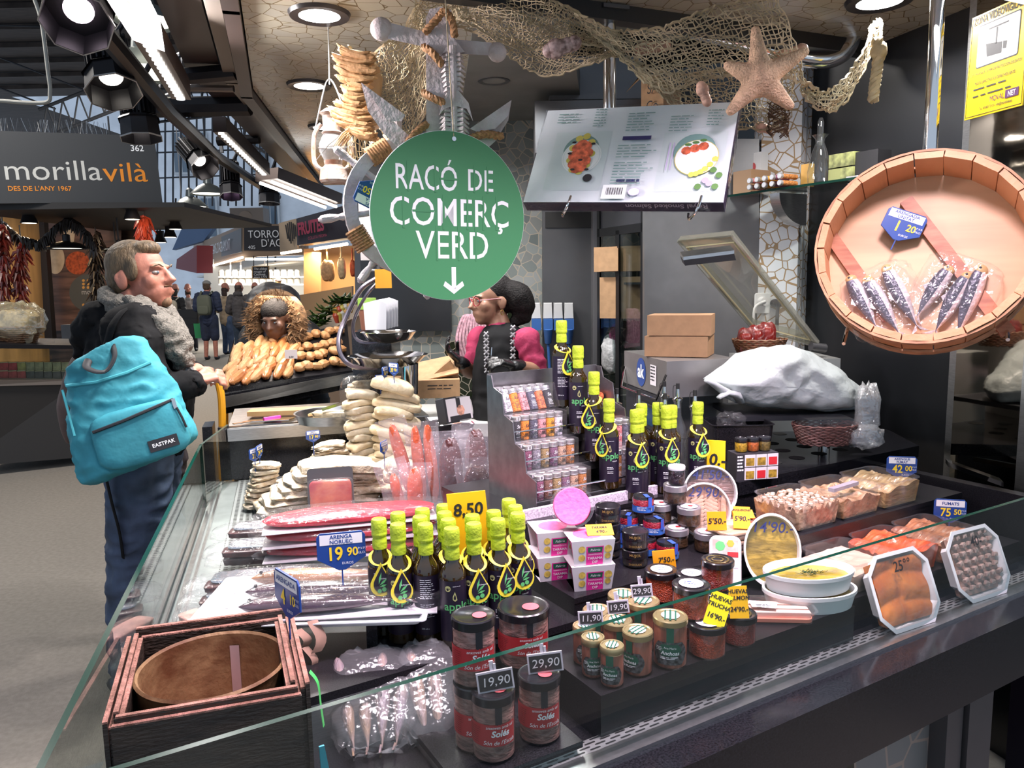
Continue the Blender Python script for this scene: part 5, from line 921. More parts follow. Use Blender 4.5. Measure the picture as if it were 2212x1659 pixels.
# steel side panel
struct('trim_8',STEEL if False else mat('satin_steel_panel',(.22,.22,.225),.42,.65,ns=(3,.25)), lambda b:quadbox(b,pq([(1392,1000),(1640,1000),(1640,300),(1392,300)],[3.5,3.42,3.42,3.5]),(0,.05,0)))
# mop, black board, bags, box by the scale
t = T('mop','pink and white string mop hung upside down behind the saleswoman','mop',pd(1022,690,4.235));part('handle',t,mat('mop_handle',(.4,.4,.42),.4), lambda b:b.cyl((0,0,-1.42),(0,0,.35),.012));
part('strings',t,mat('mop_pink',(.55,.32,.38),.8,ns=(60,.4)), lambda b:[b.tube(spline([(0,0,.0),(-.05+.012*k,-.03,.02),(-.09+.018*k,-.05,-.1),(-.07+.016*k,-.03,-.2)],5),.008,6) for k in range(10)],kind='stuff')
t = T('paper_bags','bundle of white paper bags standing beside the scale','bag',pd(822,712,3.35));[part('bag',t,mat('white_paper',(.75,.75,.8),.7), lambda b:b.prism([(-.045,0),(.045,0),(.05,.115),(.01,.13),(-.05,.115)],0,.006,M=XF((.0,0,0),0,R(90))),'pb',loc=(.01*k-.02,.02*k,.002*k)) for k in range(5)]
one('black_cabinet','black cabinet behind the scale carrying the white paper bags','cabinet',BLKG, lambda b:b.box((0,.06,-.23),(.17,.26,.46)),pd(808,714,3.35))
t = T('paper_cup','brown dish of labels behind the white paper bags','cup',pd(795,712,3.4));part('cup',t,mat('brown_pot',(.2,.08,.05),.5), lambda b:b.lathe([(.03,0),(.04,.1)],16));part('label',t,mat('green_pot',(.2,.35,.05),.5), lambda b:b.lathe([(.041,.09),(.041,.14)],16))
one('side_table','pale worktop behind the dried cod, under the cardboard box','worktop',mat('pale_worktop',(.5,.5,.48),.4), lambda b:b.box((.35,.3,-.03),(1.05,.6,.06)),V((-.75,3.45,.98)))
t = T('cardboard_box','open brown cardboard box on the worktop behind the tins','box',pd(938,848,3.62),.1);part('box',t,CARD, lambda b:b.box((0,0,.03),(.24,.2,.085)));part('flap',t,CARD, lambda b:(b.box((.02,.03,.115),(.2,.18,.006),M=Mx.Rotation(R(24),4,'X')@Mx.Rotation(R(-12),4,'Y')),b.prism([(0,0),(.14,0),(.1,.08)],0,.1,M=XF((-.02,.08,.075),0,R(90)))))
part('lettering',t,INK, lambda b:bars(b,-.03,.09,.045,.015,2,.004, lambda x,y:(x,-.1012,y),2),smooth=0)
# back counter with round holes
wl = [F(1.74,.545),F(2.62,.545),V((1.45,2.9,0)),V((1.2,3.38,0)),V((.5,3.4,0)),V((.1,3.0,0)),F(1.74,1.02)]
BC = T('rear_counter','black rear counter with round bottle holes under the white bag','counter',F(1.74,.545,0))
part('top',BC,BLKG, lambda b:b.prism([(p.x,p.y) for p in wl],.99,1.03),world=True);part('front',BC,bshelf, lambda b:quadbox(b,[F(1.74,.55,.0),F(2.6,.55,.0),F(2.6,.55,.99),F(1.74,.55,.99)],F(0,.02)-F(0,0)),world=True)
def holes(b):
 for i in range(4):
  for j in range(4):
   q = F(2.02+.11*i+.05*(j%2),.66+.1*j,1.0308);b.add([(q.x+.026*math.cos(a*.5236),q.y+.026*math.sin(a*.5236),q.z) for a in range(12)],[tuple(range(12))])
part('bottle_hole',BC,mat('hole_black',(.001,.001,.001),.9),holes,world=True,smooth=0,kind='stuff')
# steel box with round sticker, cartons on it
kb = at(1440,781,1.335);kl = at(1350,758,1.335);kr = at(1580,775,1.335)
KX = (kr-kb);KX.z = 0;KY = (kl-kb);KY.z = 0
t = T('steel_till_box','grey steel box with a blue oval sticker on the rear counter','cabinet',V((kb.x,kb.y,1.03)))
def kp(u,v,z):q = kb+KX*u+KY*v;return V((q.x,q.y,z))
def kbox(b,u0,u1,v0,v1,z0,z1):b.add([kp(u,v,z) for z in (z0,z1) for u,v in ((u0,v0),(u1,v0),(u1,v1),(u0,v1))],[(3,2,1,0),(4,5,6,7),(0,1,5,4),(1,2,6,5),(2,3,7,6),(3,0,4,7)])
KM = mat('till_grey_steel',(.26,.25,.245),.4,.6,ns=(8,.1))
part('hood',t,KM, lambda b:kbox(b,0,1.1,0,1.02,1.205,1.335),world=True);part('body',t,KM, lambda b:kbox(b,.03,1.1,.25,1.0,1.031,1.205),world=True);part('front_recess',t,INK, lambda b:(kbox(b,-.0,.03,.06,.96,1.06,1.2),),world=True)
part('screen',t,[INK,mat('blue_screen',(.02,.05,.1),.2)], lambda b:(kbox(b,-.05,-.02,.05,.5,1.07,1.16),setattr(b,'m',1),kbox(b,-.055,-.05,.08,.45,1.085,1.15)),world=True)
part('handle',t,CHROME, lambda b:b.tube([kp(-.02,-.02,1.29),kp(-.14,.02,1.2),kp(-.12,.9,1.195),kp(-.0,1.0,1.27)],.004),world=True)
kw = (kl-kb);kf = frame(kp(-.006,.5,1.27),kb-kl,(0,0,1))
part('sticker',t,[mat('sticker_blue',(.03,.07,.25),.4),WHINK,SLV,INK], lambda b:(setattr(b,'T',kf),b.add([(.05*math.cos(a*.314)-.03,.055*math.sin(a*.314),0) for a in range(20)],[tuple(range(20))]),setattr(b,'m',1),b.text('ak',.07, lambda x,y:(x-.03,y-.02,.001),bold=.03),setattr(b,'m',2),poly(b,[(.07,-.035),(.13,-.035),(.13,.04),(.07,.04)], lambda x,y:(x,y,.001)),setattr(b,'m',3),bars(b,.075,.125,.03,.012,5,.005, lambda x,y:(x,y,.0018),5)),world=True,smooth=0)
for lb, dz, a, ox in [('lower plain cardboard carton on the steel box',0,.0,0),('upper plain cardboard carton, shifted, on the steel box',.078,.06,.006)]:
 p = kp(.52,.42,1.337+dz+.038);one('carton',lb,'carton',mat('kraft_carton',(.4,.23,.12),.75,ns=(40,.08)), lambda b:b.box((ox,0,0),(.23,.17,.075)),p,math.atan2(KX.y,KX.x)-.62+a,group='kraft cartons on the steel box')
 # vacuum sealer with its acrylic lid open
LP = pq([(1465,520),(1580,508),(1768,748),(1628,712)],[2.95,2.85,2.95,3.12])
t = T('vacuum_sealer','vacuum sealing machine with a raised clear acrylic lid','machine',V((LP[2].x,LP[2].y,1.2)))
ACR = film('aged_acrylic',(.82,.82,.76),refl=.3,rough=.05,haze=.18,hc=(.5,.5,.45))
LN = (LP[1]-LP[0]).cross(LP[2]-LP[1]).normalized();LN = LN if LN.y<0 else -LN
def lid(b):
 for i in range(4):
  a, c = LP[i], LP[(i+1)%4];q = (LP[0]+LP[1]+LP[2]+LP[3])/4
  quadbox(b,[a,c,lerp(c,q,.14),lerp(a,q,.14)],LN*-.035);b.tube([a,c],.007,6)
part('lid_frame',t,ACR,lid,world=True,smooth=0);part('lid_pane',t,film('acrylic_pane',(.9,.9,.86),refl=.2,rough=.03,haze=.05), lambda b:quadbox(b,[p+LN*-.03 for p in LP],LN*-.006),world=True,smooth=0)
part('seal',t,mat('yellowed_rubber',(.4,.36,.22),.5), lambda b:b.tube([lerp(p,(LP[0]+LP[2])/2,.12) for p in LP],.004,6,True),world=True)
SB = pq([(1476,562),(1586,548),(1590,562),(1480,574)],[2.85,2.8,2.8,2.85]);part('sealing_bar',t,[STEEL,INK], lambda b:(quadbox(b,[SB[0],SB[1],SB[1]+V((-.004,.04,.02)),SB[0]+V((-.004,.04,.02))],(0,.0,.012)),setattr(b,'m',1),quadbox(b,SB,(0,.05,.015))),world=True,smooth=0)
part('body',t,mat('sealer_body',(.4,.4,.38),.35,.5), lambda b:b.box((pd(1690,760,3.05).x,3.05,1.17),(.34,.3,.28)),world=True);part('hinge',t,DG, lambda b:b.cyl(LP[2]+V((-.03,0,0)),LP[2]+V((.03,.01,-.01)),.018),world=True)
sk = pd(1655,655,3.4);t = T('wall_socket','double wall socket with a white and a black plug on the mosaic column','socket',sk);part('plate',t,WHITE, lambda b:b.prism(rrect(.1,.09,.01),0,.012,.002,M=XF((0,.012,0),0,R(90))))
part('plug',t,WHITE, lambda b:(b.cyl((-.02,-.05,.01),(-.02,0,.01),.019),b.tube(spline([(-.02,-.05,.01),(-.07,-.06,-.02),(-.06,-.05,-.12),(-.02,-.04,-.22)],5),.006)),label='white plug and cord');part('plug',t,INK, lambda b:(b.cyl((.035,-.05,0),(.035,0,0),.018),b.tube(spline([(.035,-.05,0),(.03,-.06,-.1),(.045,-.05,-.2)],5),.008)),label='black plug and cord')
# bread basket, white bag, wicker basket
BK = mat('wicker_brown',(.16,.07,.03),.6,ns=(90,.5));BKR = mat('wicker_red_brown',(.16,.07,.06),.5,ns=(60,.4))
def wicker(b,rx,ry,h,fl,rows,n=40):
 for k in range(rows):
  z = h*k/(rows-1);s = 1-fl*(1-k/(rows-1));b.tube([(rx*s*math.cos(2*math.pi*i/n),ry*s*math.sin(2*math.pi*i/n),z+.0016*(-1)**(i+k)) for i in range(n)],h/rows*.56,5,True)
 b.lathe([(.01,0),(1-fl,.0)],24,M=Mx.Diagonal((rx,ry,1,1)),cap=True)
t = T('bread_basket','small brown wicker basket of red bread packs on the sealer','basket',pd(1640,762,2.85));part('basket',t,BK, lambda b:wicker(b,.1,.07,.05,.2,8));
for k in range(3):
 g = T('bread_pack',('left','middle','right')[k]+' red-labelled clear pack of bread in the wicker basket','bread pack',pd(1612+22*k,742-6*k,2.84),group=None);part('bread',g,mat('bread_pale',(.6,.42,.25),.7), lambda b:cushion(b,(0,0,0),(.05,.05,.075),.1,2,.6));part('wrapper',g,film('red_print_film',(.55,.12,.1),refl=.25,rough=.1,haze=.25,hc=(.4,.04,.03),bump=.8,bs=60), lambda b:cushion(b,(0,0,.005),(.062,.06,.105),.15,4,.6),smooth=60)
pl = T('black_platform','black platform on chrome feet under the white plastic bag','platform',pd(1715,892,2.62));part('top',pl,INK, lambda b:b.box((0,.05,0),(.46,.3,.016)));part('foot',pl,CHROME, lambda b:b.cyl((.1,-.02,-.13),(.1,-.02,-.008),.02))
BAGW = mat('white_carrier_bag',(.5,.54,.54),.4,bump=.9,bs=20)
def bagmesh(b):
 o = [(1522,820),(1560,795),(1592,765),(1650,752),(1705,744),(1760,768),(1815,800),(1852,835),(1868,862),(1850,884),(1780,886),(1700,884),(1620,878),(1580,868),(1552,850)]
 P = [pd(x,y,2.62) for x,y in o];c_ = sum(P,V())/len(P);n = len(P)
 def fn(i,j):
  t_ = i*n;k = int(t_)%n;f_ = t_-int(t_);p = lerp(P[k],P[(k+1)%n],f_);s = math.sin(math.pi*j);cz = -math.cos(math.pi*j);q = c_+(p-c_)*(s**.7);a = noise.noise(V((q.x*9,cz*2,q.z*9)))+.6*noise.noise(V((q.x*22,cz*3,q.z*22)))
  return q+V((.006*a*s,cz*.14*(1+.22*a),.009*abs(noise.noise(V((q.x*15,cz*4,q.z*15+3))))*s))+(p-c_)*(.05*a*s)
 b.grid(fn,96,36,True)
one('plastic_bag','big white plastic carrier bag lying on the black platform','bag',BAGW,bagmesh,pd(1700,820,2.62),world=True,smooth=180)
def ears(b):
 for pts in ([(1525,822),(1540,828),(1560,842),(1580,850)],[(1552,860),(1570,848),(1590,852),(1600,868)]):b.tube([pd(x,y,2.5+.01*i) for i,(x,y) in enumerate(pts)],[.012,.02,.025,.02],8,flat=.5)
one('bag_handle','crumpled handles of the white carrier bag pointing at the bottles','bag',BAGW,ears,smooth=180)
t = T('wicker_basket','low red-brown wicker basket on the rear counter','basket',pd(1780,955,2.48));part('basket',t,BKR, lambda b:wicker(b,.105,.075,.062,.2,12));part('plastic_box',t,PET, lambda b:b.box((0,0,.06),(.15,.1,.05)))
one('clear_bag','crumpled clear plastic bag hanging right of the wicker basket','bag',film('crumpled_clear_bag',refl=.35,rough=.1,haze=.22,bump=1,bs=30), lambda b:(cushion(b,(0,0,.1),(.07,.06,.16),.35,3,.6),cushion(b,(-.005,0,.02),(.11,.07,.07),.35,3,.6,seed=3)),pd(1870,955,2.45),smooth=180)
t = T('black_tub','black plastic tub with a crumpled clear bag behind the oil bottles','tub',pd(1590,985,2.5));part('tub',t,bshelf, lambda b:shell(b,.2,.16,.12,.02,.9));part('bag',t,CLEAR, lambda b:cushion(b,(-.02,0,.12),(.09,.08,.05),.3,3,.6));t = T('clear_jug','clear plastic measuring jug beside the yellow 10 sign','jug',F(1.7,.66,1.03));part('jug',t,PET, lambda b:b.lathe([(.025,0),(.03,.07),(.031,.09)],16));part('handle',t,PET, lambda b:b.tube(spline([(-.005,0,.085),(-.01,0,.115),(.01,0,.12),(.014,0,.09)],5),.004))
# end panel and mirror-polished pillar
one('end_panel','black end panel of the fish counter below the mirror pillar','panel',bshelf, lambda b:b.box((.0,.3,.0),(.04,.62,.19)),F(2.42,-.02,.895),A1)
one('ledge_trim','bright steel strip at the foot of the mirror pillar','trim',CHROME, lambda b:quadbox(b,pq([(2048,998),(2168,1042),(2168,1052),(2048,1008)],[2.45,2.15,2.15,2.45]),(.02,.05,0)))
MIR = mat('mirror_steel',(.5,.44,.36),.04,1,ns=(2,.12),bump=.03,bs=6)
M0, M1 = pd(2052,1000,2.55), pd(2192,1040,2.28)
def pil(b,a,c,z0,z1,th):quadbox(b,[V((a.x,a.y,z0)),V((c.x,c.y,z0)),V((c.x,c.y,z1)),V((a.x,a.y,z1))],th)
mdir = (M1-M0);mdir.z = 0;mdir.normalize()
struct('trim_9',MIR, lambda b:pil(b,M0,M1,.6,CZ,(.06,.05,0)));struct('trim_10',STEEL, lambda b:(pil(b,M0-mdir*.03,M0,.6,CZ,(.05,.05,0)),pil(b,M1,M1+mdir*.04,.6,CZ,(.05,.05,0))))
struct('wall_side',mat('dark_violet_panel',(.03,.022,.035),.2), lambda b:pil(b,M1+mdir*.04,M1+mdir*.15,.0,CZ,(.05,.05,0)))
ys = [pd(2083,262,2.38),pd(2190,232,2.2),pd(2212,30,2.2),pd(2086,70,2.38)]
yf = frame(pd(2083,262,2.4)+V((-.006,-.01,0)),pd(2208,262-33,2.16)-pd(2083,262,2.4),(0,0,1));YW, YH = .3, .29
t = T('video_sign','yellow ZONA VIDEOVIGILADA notice with a camera picture on the mirror pillar','notice',yf.to_translation(),rot=yf.to_3x3())
t.scale = (.8,1,1)
part('plate',t,mat('notice_yellow',(.85,.58,.01),.4), lambda b:b.box((YW/2,YH/2,-.002),(YW,YH,.004)))
yz = lambda e:(lambda x,y:(x,y,e))
part('picture',t,[INK,mat('notice_grey',(.6,.6,.58),.5),INK], lambda b:(b.prism(rrect(.215,.118,.008),.0002,.0006,M=Mx.Translation((YW/2,.198,0))),setattr(b,'m',1),b.prism(rrect(.209,.112,.007),.0007,.001,M=Mx.Translation((YW/2,.198,0))),setattr(b,'m',2),poly(b,[(.09,.2),(.175,.19),(.175,.155+.005),(.1,.163)],yz(.0013)),poly(b,[(.18,.19),(.2,.187),(.197,.168),(.18,.17)],yz(.0013)),poly(b,[(.14,.19),(.148,.19),(.148,.235),(.14,.235)],yz(.0013)),poly(b,[(.1,.236),(.2,.236),(.2,.24),(.1,.24)],yz(.0013))),smooth=0)
part('border',t,INK, lambda b:[b.box(((x0+x1)/2,(y0+y1)/2,.0005),(max(x1-x0,.0012),max(y1-y0,.0012),.0004)) for x0,x1,y0,y1 in ((.006,YW-.006,.006,.006),(.006,YW-.006,YH-.006,YH-.006),(.006,.006,.006,YH-.006),(YW-.006,YW-.006,.006,YH-.006))],smooth=0)
part('lettering',t,[INK,mat('purple_print',(.1,.02,.12),.5),WHINK], lambda b:(b.text('ZONA VIDEOVIGILADA',.0262, lambda x,y:(x+YW/2,y+.264,.001),bold=.02),b.text('LEY ORGÁNICA 15/1999, DE PROTECCIÓN DE DATOS',.0108, lambda x,y:(x+YW/2,y+.12,.001),bold=.01),b.text('PUEDE EJERCITAR SUS DERECHOS ANTE:',.0115, lambda x,y:(x+YW/2,y+.093,.001),bold=.01),bars(b,.04,.26,.078,.02,2,.004,yz(.001),3),b.text('Tel. 93 803 72 03 - info@movalnet.es',.011, lambda x,y:(x+YW*.55,y+.018,.001),bold=.01),setattr(b,'m',1),b.text('MOVAL',.022, lambda x,y:(x+.17,y+.034,.001)),b.box((.245,.042,.001),(.065,.022,.0004)),setattr(b,'m',2),b.text('NET',.02, lambda x,y:(x+.245,y+.035,.0014),bold=.02)),smooth=0)
# poles and pipe
p = pd(2008,345,2.3);one('steel_pole','polished steel pole carrying the wooden barrel','pole',CHROME, lambda b:(b.cyl((0,0,-.25),(0,0,CZ-p.z),.02,n=24),),p)
p = pd(1317,270,2.62);one('steel_pole','polished steel pole above the salmon box','pole',CHROME, lambda b:b.cyl((0,0,-.2),(0,0,CZ+.35-p.z),.021,n=24),p)
p = pd(1330,30,2.62);t = T('rail_clamp','grey metal rail and clamp bracket at the top of the middle pole','bracket',p);part('rail',t,mat('olive_grey_metal',(.2,.22,.19),.4,.6), lambda b:b.box((-.05,.08,.02),(.75,.06,.06),A1-.1));part('clamp',t,DG, lambda b:(b.box((-.01,-.02,.01),(.09,.05,.012),.3),b.cyl((0,-.02,.0),(0,-.02,.05),.006)))
one('steel_pipe','bent polished steel pipe under the ceiling behind the net','pipe',CHROME, lambda b:b.tube(spline([pd(1480,60,3.0),pd(1620,95,3.0),pd(1720,122,3.0),pd(1790,128,3.0),pd(1830,105,3.0),pd(1848,60,3.0),pd(1852,30,3.0)],8),.033,18))
# tall carton stored on the duct
t = T('tall_carton','tall brown carton lettered SA CO stored above the duct boxes','carton',pd(1418,268,3.45));part('carton',t,CARD, lambda b:quadbox(b,pq([(1385,272),(1432,262),(1434,172),(1385,150)],[3.4,3.3,3.3,3.4]),(.12,.22,.0)),world=True)
cf = frame(pd(1408,228,3.32),pd(1432,222,3.27)-pd(1386,232,3.38),(0,0,1));part('lettering',t,INK, lambda b:(setattr(b,'T',cf),b.text('SA',.06, lambda x,y:(x,y+.05,-.0)),b.text('Co',.06, lambda x,y:(x,y-.02,0)),b.box((-.005,-.075,0),(.012,.06,.001))),world=True,smooth=0)
part('flap',t,CARD, lambda b:quadbox(b,pq([(1385,168),(1400,140),(1398,150),(1352,200)],3.35),(0,.006,0)),world=True)
# smoked salmon box on its hooks
SP = [pd(1130,437,2.35),pd(1563,438,2.12),pd(1515,283,2.28),pd(1083,262,2.55)]
SF = frame(SP[0],SP[1]-SP[0],SP[3]-SP[0]);SW = (SP[1]-SP[0]).length;SH = (SP[3]-SP[0]).length
t = T('salmon_box','long white smoked salmon box hung upside down from the pole','box',SF.to_translation(),rot=SF.to_3x3())
part('box',t,[mat('box_dark_violet',(.03,.018,.05),.35),mat('box_white',(.72,.8,.82),.22,sp=.6)], lambda b:(b.box((SW/2,SH/2,-.022),(SW,SH,.04)),setattr(b,'m',1),b.box((SW/2,SH/2,-.0005),(SW-.002,SH-.002,.003))))
PM = [mat('dish_bg',(.62,.72,.72),.4),mat('dish_plate',(.85,.9,.88),.4),mat('dish_salmon',(.75,.16,.08),.4,ns=(60,.5)),INK,mat('dish_yellow',(.7,.6,.12),.5),mat('dish_green',(.1,.22,.06),.5),mat('box_navy',(.03,.03,.12),.5),mat('lilac_print',(.5,.4,.65),.5),mat('teal_shadow',(.18,.32,.3),.5)]
def face_print(b):
 e = [.0014];z = lambda x, y:(x*SW,y*SH,e[0]);SHW = SH/SW
 def el(cx,cy_,r_,m,sq=1,n=26):e[0]+=.00012;b.m = m;b.add([z(cx+r_*math.cos(2*math.pi*i/n),cy_+r_*sq/SHW*math.sin(2*math.pi*i/n)) for i in range(n)],[tuple(range(n))])
 def rc(x0,y0,x1,y1,m):e[0]+=.00012;b.m = m;poly(b,[(x0,y0),(x1,y0),(x1,y1),(x0,y1)],z)
 rc(.09,.12,.39,.74,0);rc(.66,.1,.97,.7,0);el(.245,.54,.095,8);el(.255,.47,.105,1);el(.255,.47,.098,0);el(.255,.47,.096,1)
 for k in range(9):el(.25+.055*math.cos(k*.7),.5+.19*math.sin(k*.7),.02,4)
 for k in range(9):el(.25+.035*math.cos(k*.7+.3),.47+.13*math.sin(k*.7+.3),.03,2)
 el(.25,.47,.045,2)
 for x, y in ((.2,.62),(.3,.33),(.225,.33),(.255,.43),(.305,.6),(.19,.5)):el(x,y,.012,3,.6,9)
 el(.315,.24,.024,3,1,12)
 el(.825,.5,.1,8);el(.84,.43,.105,4);el(.84,.43,.102,1)
 for k in range(3):el(.785+.04*k,.5+.02*k,.025,2,1,9);el(.79+.035*k,.56+.02*k,.018,5,.5,8)
 for k in range(6):el(.83+.02*k,.26+.012*k*k*.5,.016,4,1,8)
 for x, y, m in ((.9,.2,7),(.92,.17,7),(.87,.14,5),(.96,.25,5),(.95,.14,5),(.93,.3,5)):el(x,y,.017,m,1,8)
 b.m = 3;e[0]+=.0002;rc(.7,.58,.705,.3,7);rc(.72,.3,.724,.58,7);b.m = 6
 rc(.455,.62,.6,.66,6);b.m = 8
 for x0, x1, y0, n in ((.08,.22,.92,4),(.28,.36,.96,7),(.46,.6,.9,7),(.68,.8,.85,6),(.86,.94,.9,6),(.44,.64,.56,5),(.44,.64,.38,8)):bars(b,x0,x1,y0,.03,n,.009,z,int(x0*100))
 b.m = 6;bars(b,.47,.6,.19,.04,1,.025,z,5);rc(.41,.02,.53,.16,1);b.m = 3;[poly(b,[(.43+.006*k,.06),(.43+.006*k+(.002+.002*(k*7%2)),.06),(.43+.006*k+(.002+.002*(k*7%2)),.13),(.43+.006*k,.13)], lambda x,y:(x*SW,y*SH,e[0]+.0003)) for k in range(14)]
 el(.57,.09,.03,7,.8,12);el(.57,.09,.027,1,.8,12)
part('front_print',t,PM,face_print,smooth=0)
part('side_lettering',t,mat('lilac_lettering',(.45,.4,.5),.5), lambda b:b.text('Royal Smoked Salmon',.026, lambda x,y:(-x+SW*.73,-.0006,-y-.03+.022),bold=.02),smooth=0)
part('film',t,film('shrink_wrap',refl=.12,rough=.05,bump=.5,bs=18), lambda b:b.box((SW/2,SH/2,-.02),(SW+.006,SH+.006,.048)),smooth=0)
hk = T('wire_hook','bent wire hooks holding up the salmon box','hook',SP[0]);part('hook',hk,CHROME, lambda b:[b.tube(spline([SF@V((x*SW,-.012,-.05)),SF@V((x*SW+.01,-.03,-.02)),SF@V((x*SW+.03,-.022,.012)),SF@V((x*SW+.035,.012,.014))],5),.004) for x in (.2,)],world=True);part('hook',hk,CHROME, lambda b:b.tube(spline([SF@V((.83*SW,-.002,-.05)),SF@V((.85*SW,-.04,-.02)),SF@V((.89*SW,-.03,.012)),SF@V((.9*SW,.012,.014))],5),.004),world=True)
# glass shelf on the right wall with its stock
GS = [at(1552,424,1.985),at(1800,388,1.985),at(1872,380,1.985),at(1640,408,1.985)]
g0, g1 = at(1556,428,1.97), at(1870,384,1.97);gd = (g1-g0).normalized();gn = V((-gd.y,gd.x,0));gn = gn if gn.x>0 else -gn;GL = (g1-g0).length
gf = frame(g0,gd,gn)
t = T('glass_shelf','green-edged glass shelf on the black wall beyond the salmon box','shelf',g0,rot=gf.to_3x3())
zs = 1 if gf.to_3x3().col[2].z>0 else -1
part('pane',t,[GLASS,GEDGE], lambda b:(b.box((GL/2,.12,zs*.004),(GL,.24,.008)),setattr(b,'m',1),b.box((GL/2,0,zs*.004),(GL,.003,.009)),b.box((GL,.12,zs*.004),(.003,.24,.009))),smooth=0)
for k, x in enumerate((.36*GL,.88*GL)):part('bracket',t,STEEL, lambda b:(b.prism([(0,0)]+[(-.17*math.cos(R(a)),-.13*math.sin(R(a))) for a in range(0,91,10)],-.025,.025,M=Mx(((0,0,1,x),(1,0,0,.22),(0,zs,0,-.004),(0,0,0,1)))),b.box((x,.13,zs*.012),(.05,.18,.014))))
def gp(x,y,z=0):return gf@V((x*GL,y,zs*(.009+z)))
t = T('glass_decanter','tall clear glass decanter with a long stopper on the glass shelf','decanter',gp(.63,.08));part('glass',t,CRU, lambda b:b.lathe([(.03,0),(.043,.01),(.045,.05),(.03,.12),(.016,.16),(.018,.175),(.03,.19)],24));part('stopper',t,CRU, lambda b:b.lathe([(.012,.15),(.012,.24),(.006,.255)],12))
for k in range(10):
 col = ('rose','herb','amber','plum','copper')[k%5];q = gp(.28+.055*(k%5),.06,.014+.026*(k//5));M3 = gf.to_3x3()@Mx.Rotation(R(90*zs),3,'X')
 spice_jar(f'salt tube lying on the glass shelf, {("lower", "upper")[k//5]} row, {ORD[k % 5]} from left',col,q,0,'salt tubes lying on the glass shelf',tall=1,rot=M3)
for lb, x, y, d, c_ in [('brown carton lettered at the left end of the glass shelf',.12,.1,(.1,.12,.1),(.4,.24,.13)),('white carton with a red emblem standing on the glass shelf',.1,.15,(.09,.06,.18),(.7,.7,.7)),('dark box beside the white carton on the glass shelf',.02,.15,(.06,.06,.15),(.03,.03,.05)),('green-and-black tin, lower left of the shelf block',.74,.1,(.055,.06,.05),(.25,.27,.1)),('black carton at the right end of the glass shelf',.9,.12,(.12,.08,.1),(.012,.012,.014)),('small orange-and-white card box beside the decanter',.53,.1,(.04,.03,.09),(.7,.4,.1))]:
 q = gp(x,y,d[2]/2);t = T('shelf_box',lb,'box',q,math.atan2(gd.y,gd.x));part('box',t,mat('shelf_%d'%int(x*1000+y*10),c_,.5), lambda b:b.box((0,0,0),d))
 if 'emblem' in lb:part('emblem',t,RED, lambda b:b.ell((0,-.031,.03),(.018,.001,.02),10,6))
 if 'tin,' in lb:
  for k in range(3):q2 = gp(x+.075*(k%2 if k<2 else 0)+(.075 if k==0 else 0),y,d[2]/2+(.055 if k else 0));one('shelf_tin',('green-and-black tin, lower right of the shelf block','green-and-black tin, upper right of the shelf block','green-and-black tin, upper left of the shelf block')[k],'tin',mat('shelf_tin',(.25,.27,.1),.4,ns=(30,.6)), lambda b:b.box((0,0,0),d),q2 if k!=1 else gp(x+.075,y,d[2]/2+.055),math.atan2(gd.y,gd.x))
  # wooden barrel lid of herrings
bc_ = pd(1995,543,2.08);ax = (CAMP-bc_).normalized();ax = (ax+V((-.04,0,.36))).normalized();_x = V((0,0,1)).cross(ax).normalized();BF = frame(bc_,_x,ax.cross(_x))
BR = .262;WL = mat('pale_barrel_wood',(.62,.32,.16),.55,ns=(6,0),c2=(.5,.22,.1),st=(1,1,.3),bump=.15,bs=60);WF = mat('barrel_floor_wood',(.6,.36,.2),.5,ns=(5,.15),st=(.3,3,1));WBt = mat('barrel_batten_wood',(.5,.2,.1),.5,ns=(10,0),c2=(.3,.09,.04),st=(1,5,1));HOOP = mat('barrel_hoop_wood',(.45,.22,.11),.6,ns=(20,.3))
t = T('wooden_barrel','shallow round wooden barrel on the steel pole holding bags of herring','barrel',bc_,rot=BF.to_3x3())
part('floor',t,WF, lambda b:b.lathe([(BR*.93,-.08),(BR*.93,-.06)],48));
for k in range(22):
 a0, a1 = 2*math.pi*k/22+.006, 2*math.pi*(k+1)/22-.006;zt = .055+.004*math.sin(k*5)
 part('stave',t,WL, lambda b:b.add([(r_*math.cos(a),r_*math.sin(a),z) for z in (-.09,zt) for r_,a in ((BR*.93,a0),(BR,a0),(BR,a1),(BR*.93,a1))],[(3,2,1,0),(4,5,6,7),(0,1,5,4),(1,2,6,5),(2,3,7,6),(3,0,4,7)]),smooth=0)
for z, h_ in ((.045,.018),(-.06,.03)):part('hoop',t,HOOP, lambda b:b.lathe([(BR*1.001,z-h_/2),(BR*1.025,z-h_/2),(BR*1.025,z+h_/2),(BR*1.001,z+h_/2)],48,cap=False))
for x0, a_, l_ in ((.075,-56,.46),(-.16,-56,.3)):part('batten',t,WBt, lambda b:b.box((x0,-.02+(.0 if x0>0 else -.03),-.052),(l_,.035,.014),R(a_)))
part('wire_hook',t,CHROME, lambda b:(b.tube([(-.18,-.2,-.06),(-.18,-.24,-.02),(-.18,-.26,.0)],.005),b.tube([(.2,-.2,-.06),(.2,-.22,-.02),(.2,-.24,0)],.005)))
HF = mat('silver_herring',(.62,.55,.55),.28,.3,ns=(16,.35),bump=.4,bs=120,co=.6);HFB = mat('blue_grey_fish_back',(.07,.07,.1),.3,.2,ns=(14,.6),bump=.4,bs=120,co=.6);GOLDH = mat('golden_head',(.45,.3,.12),.35,co=.5)
def inb(p):return BF@(V(p)+V((0,0,-.056)))
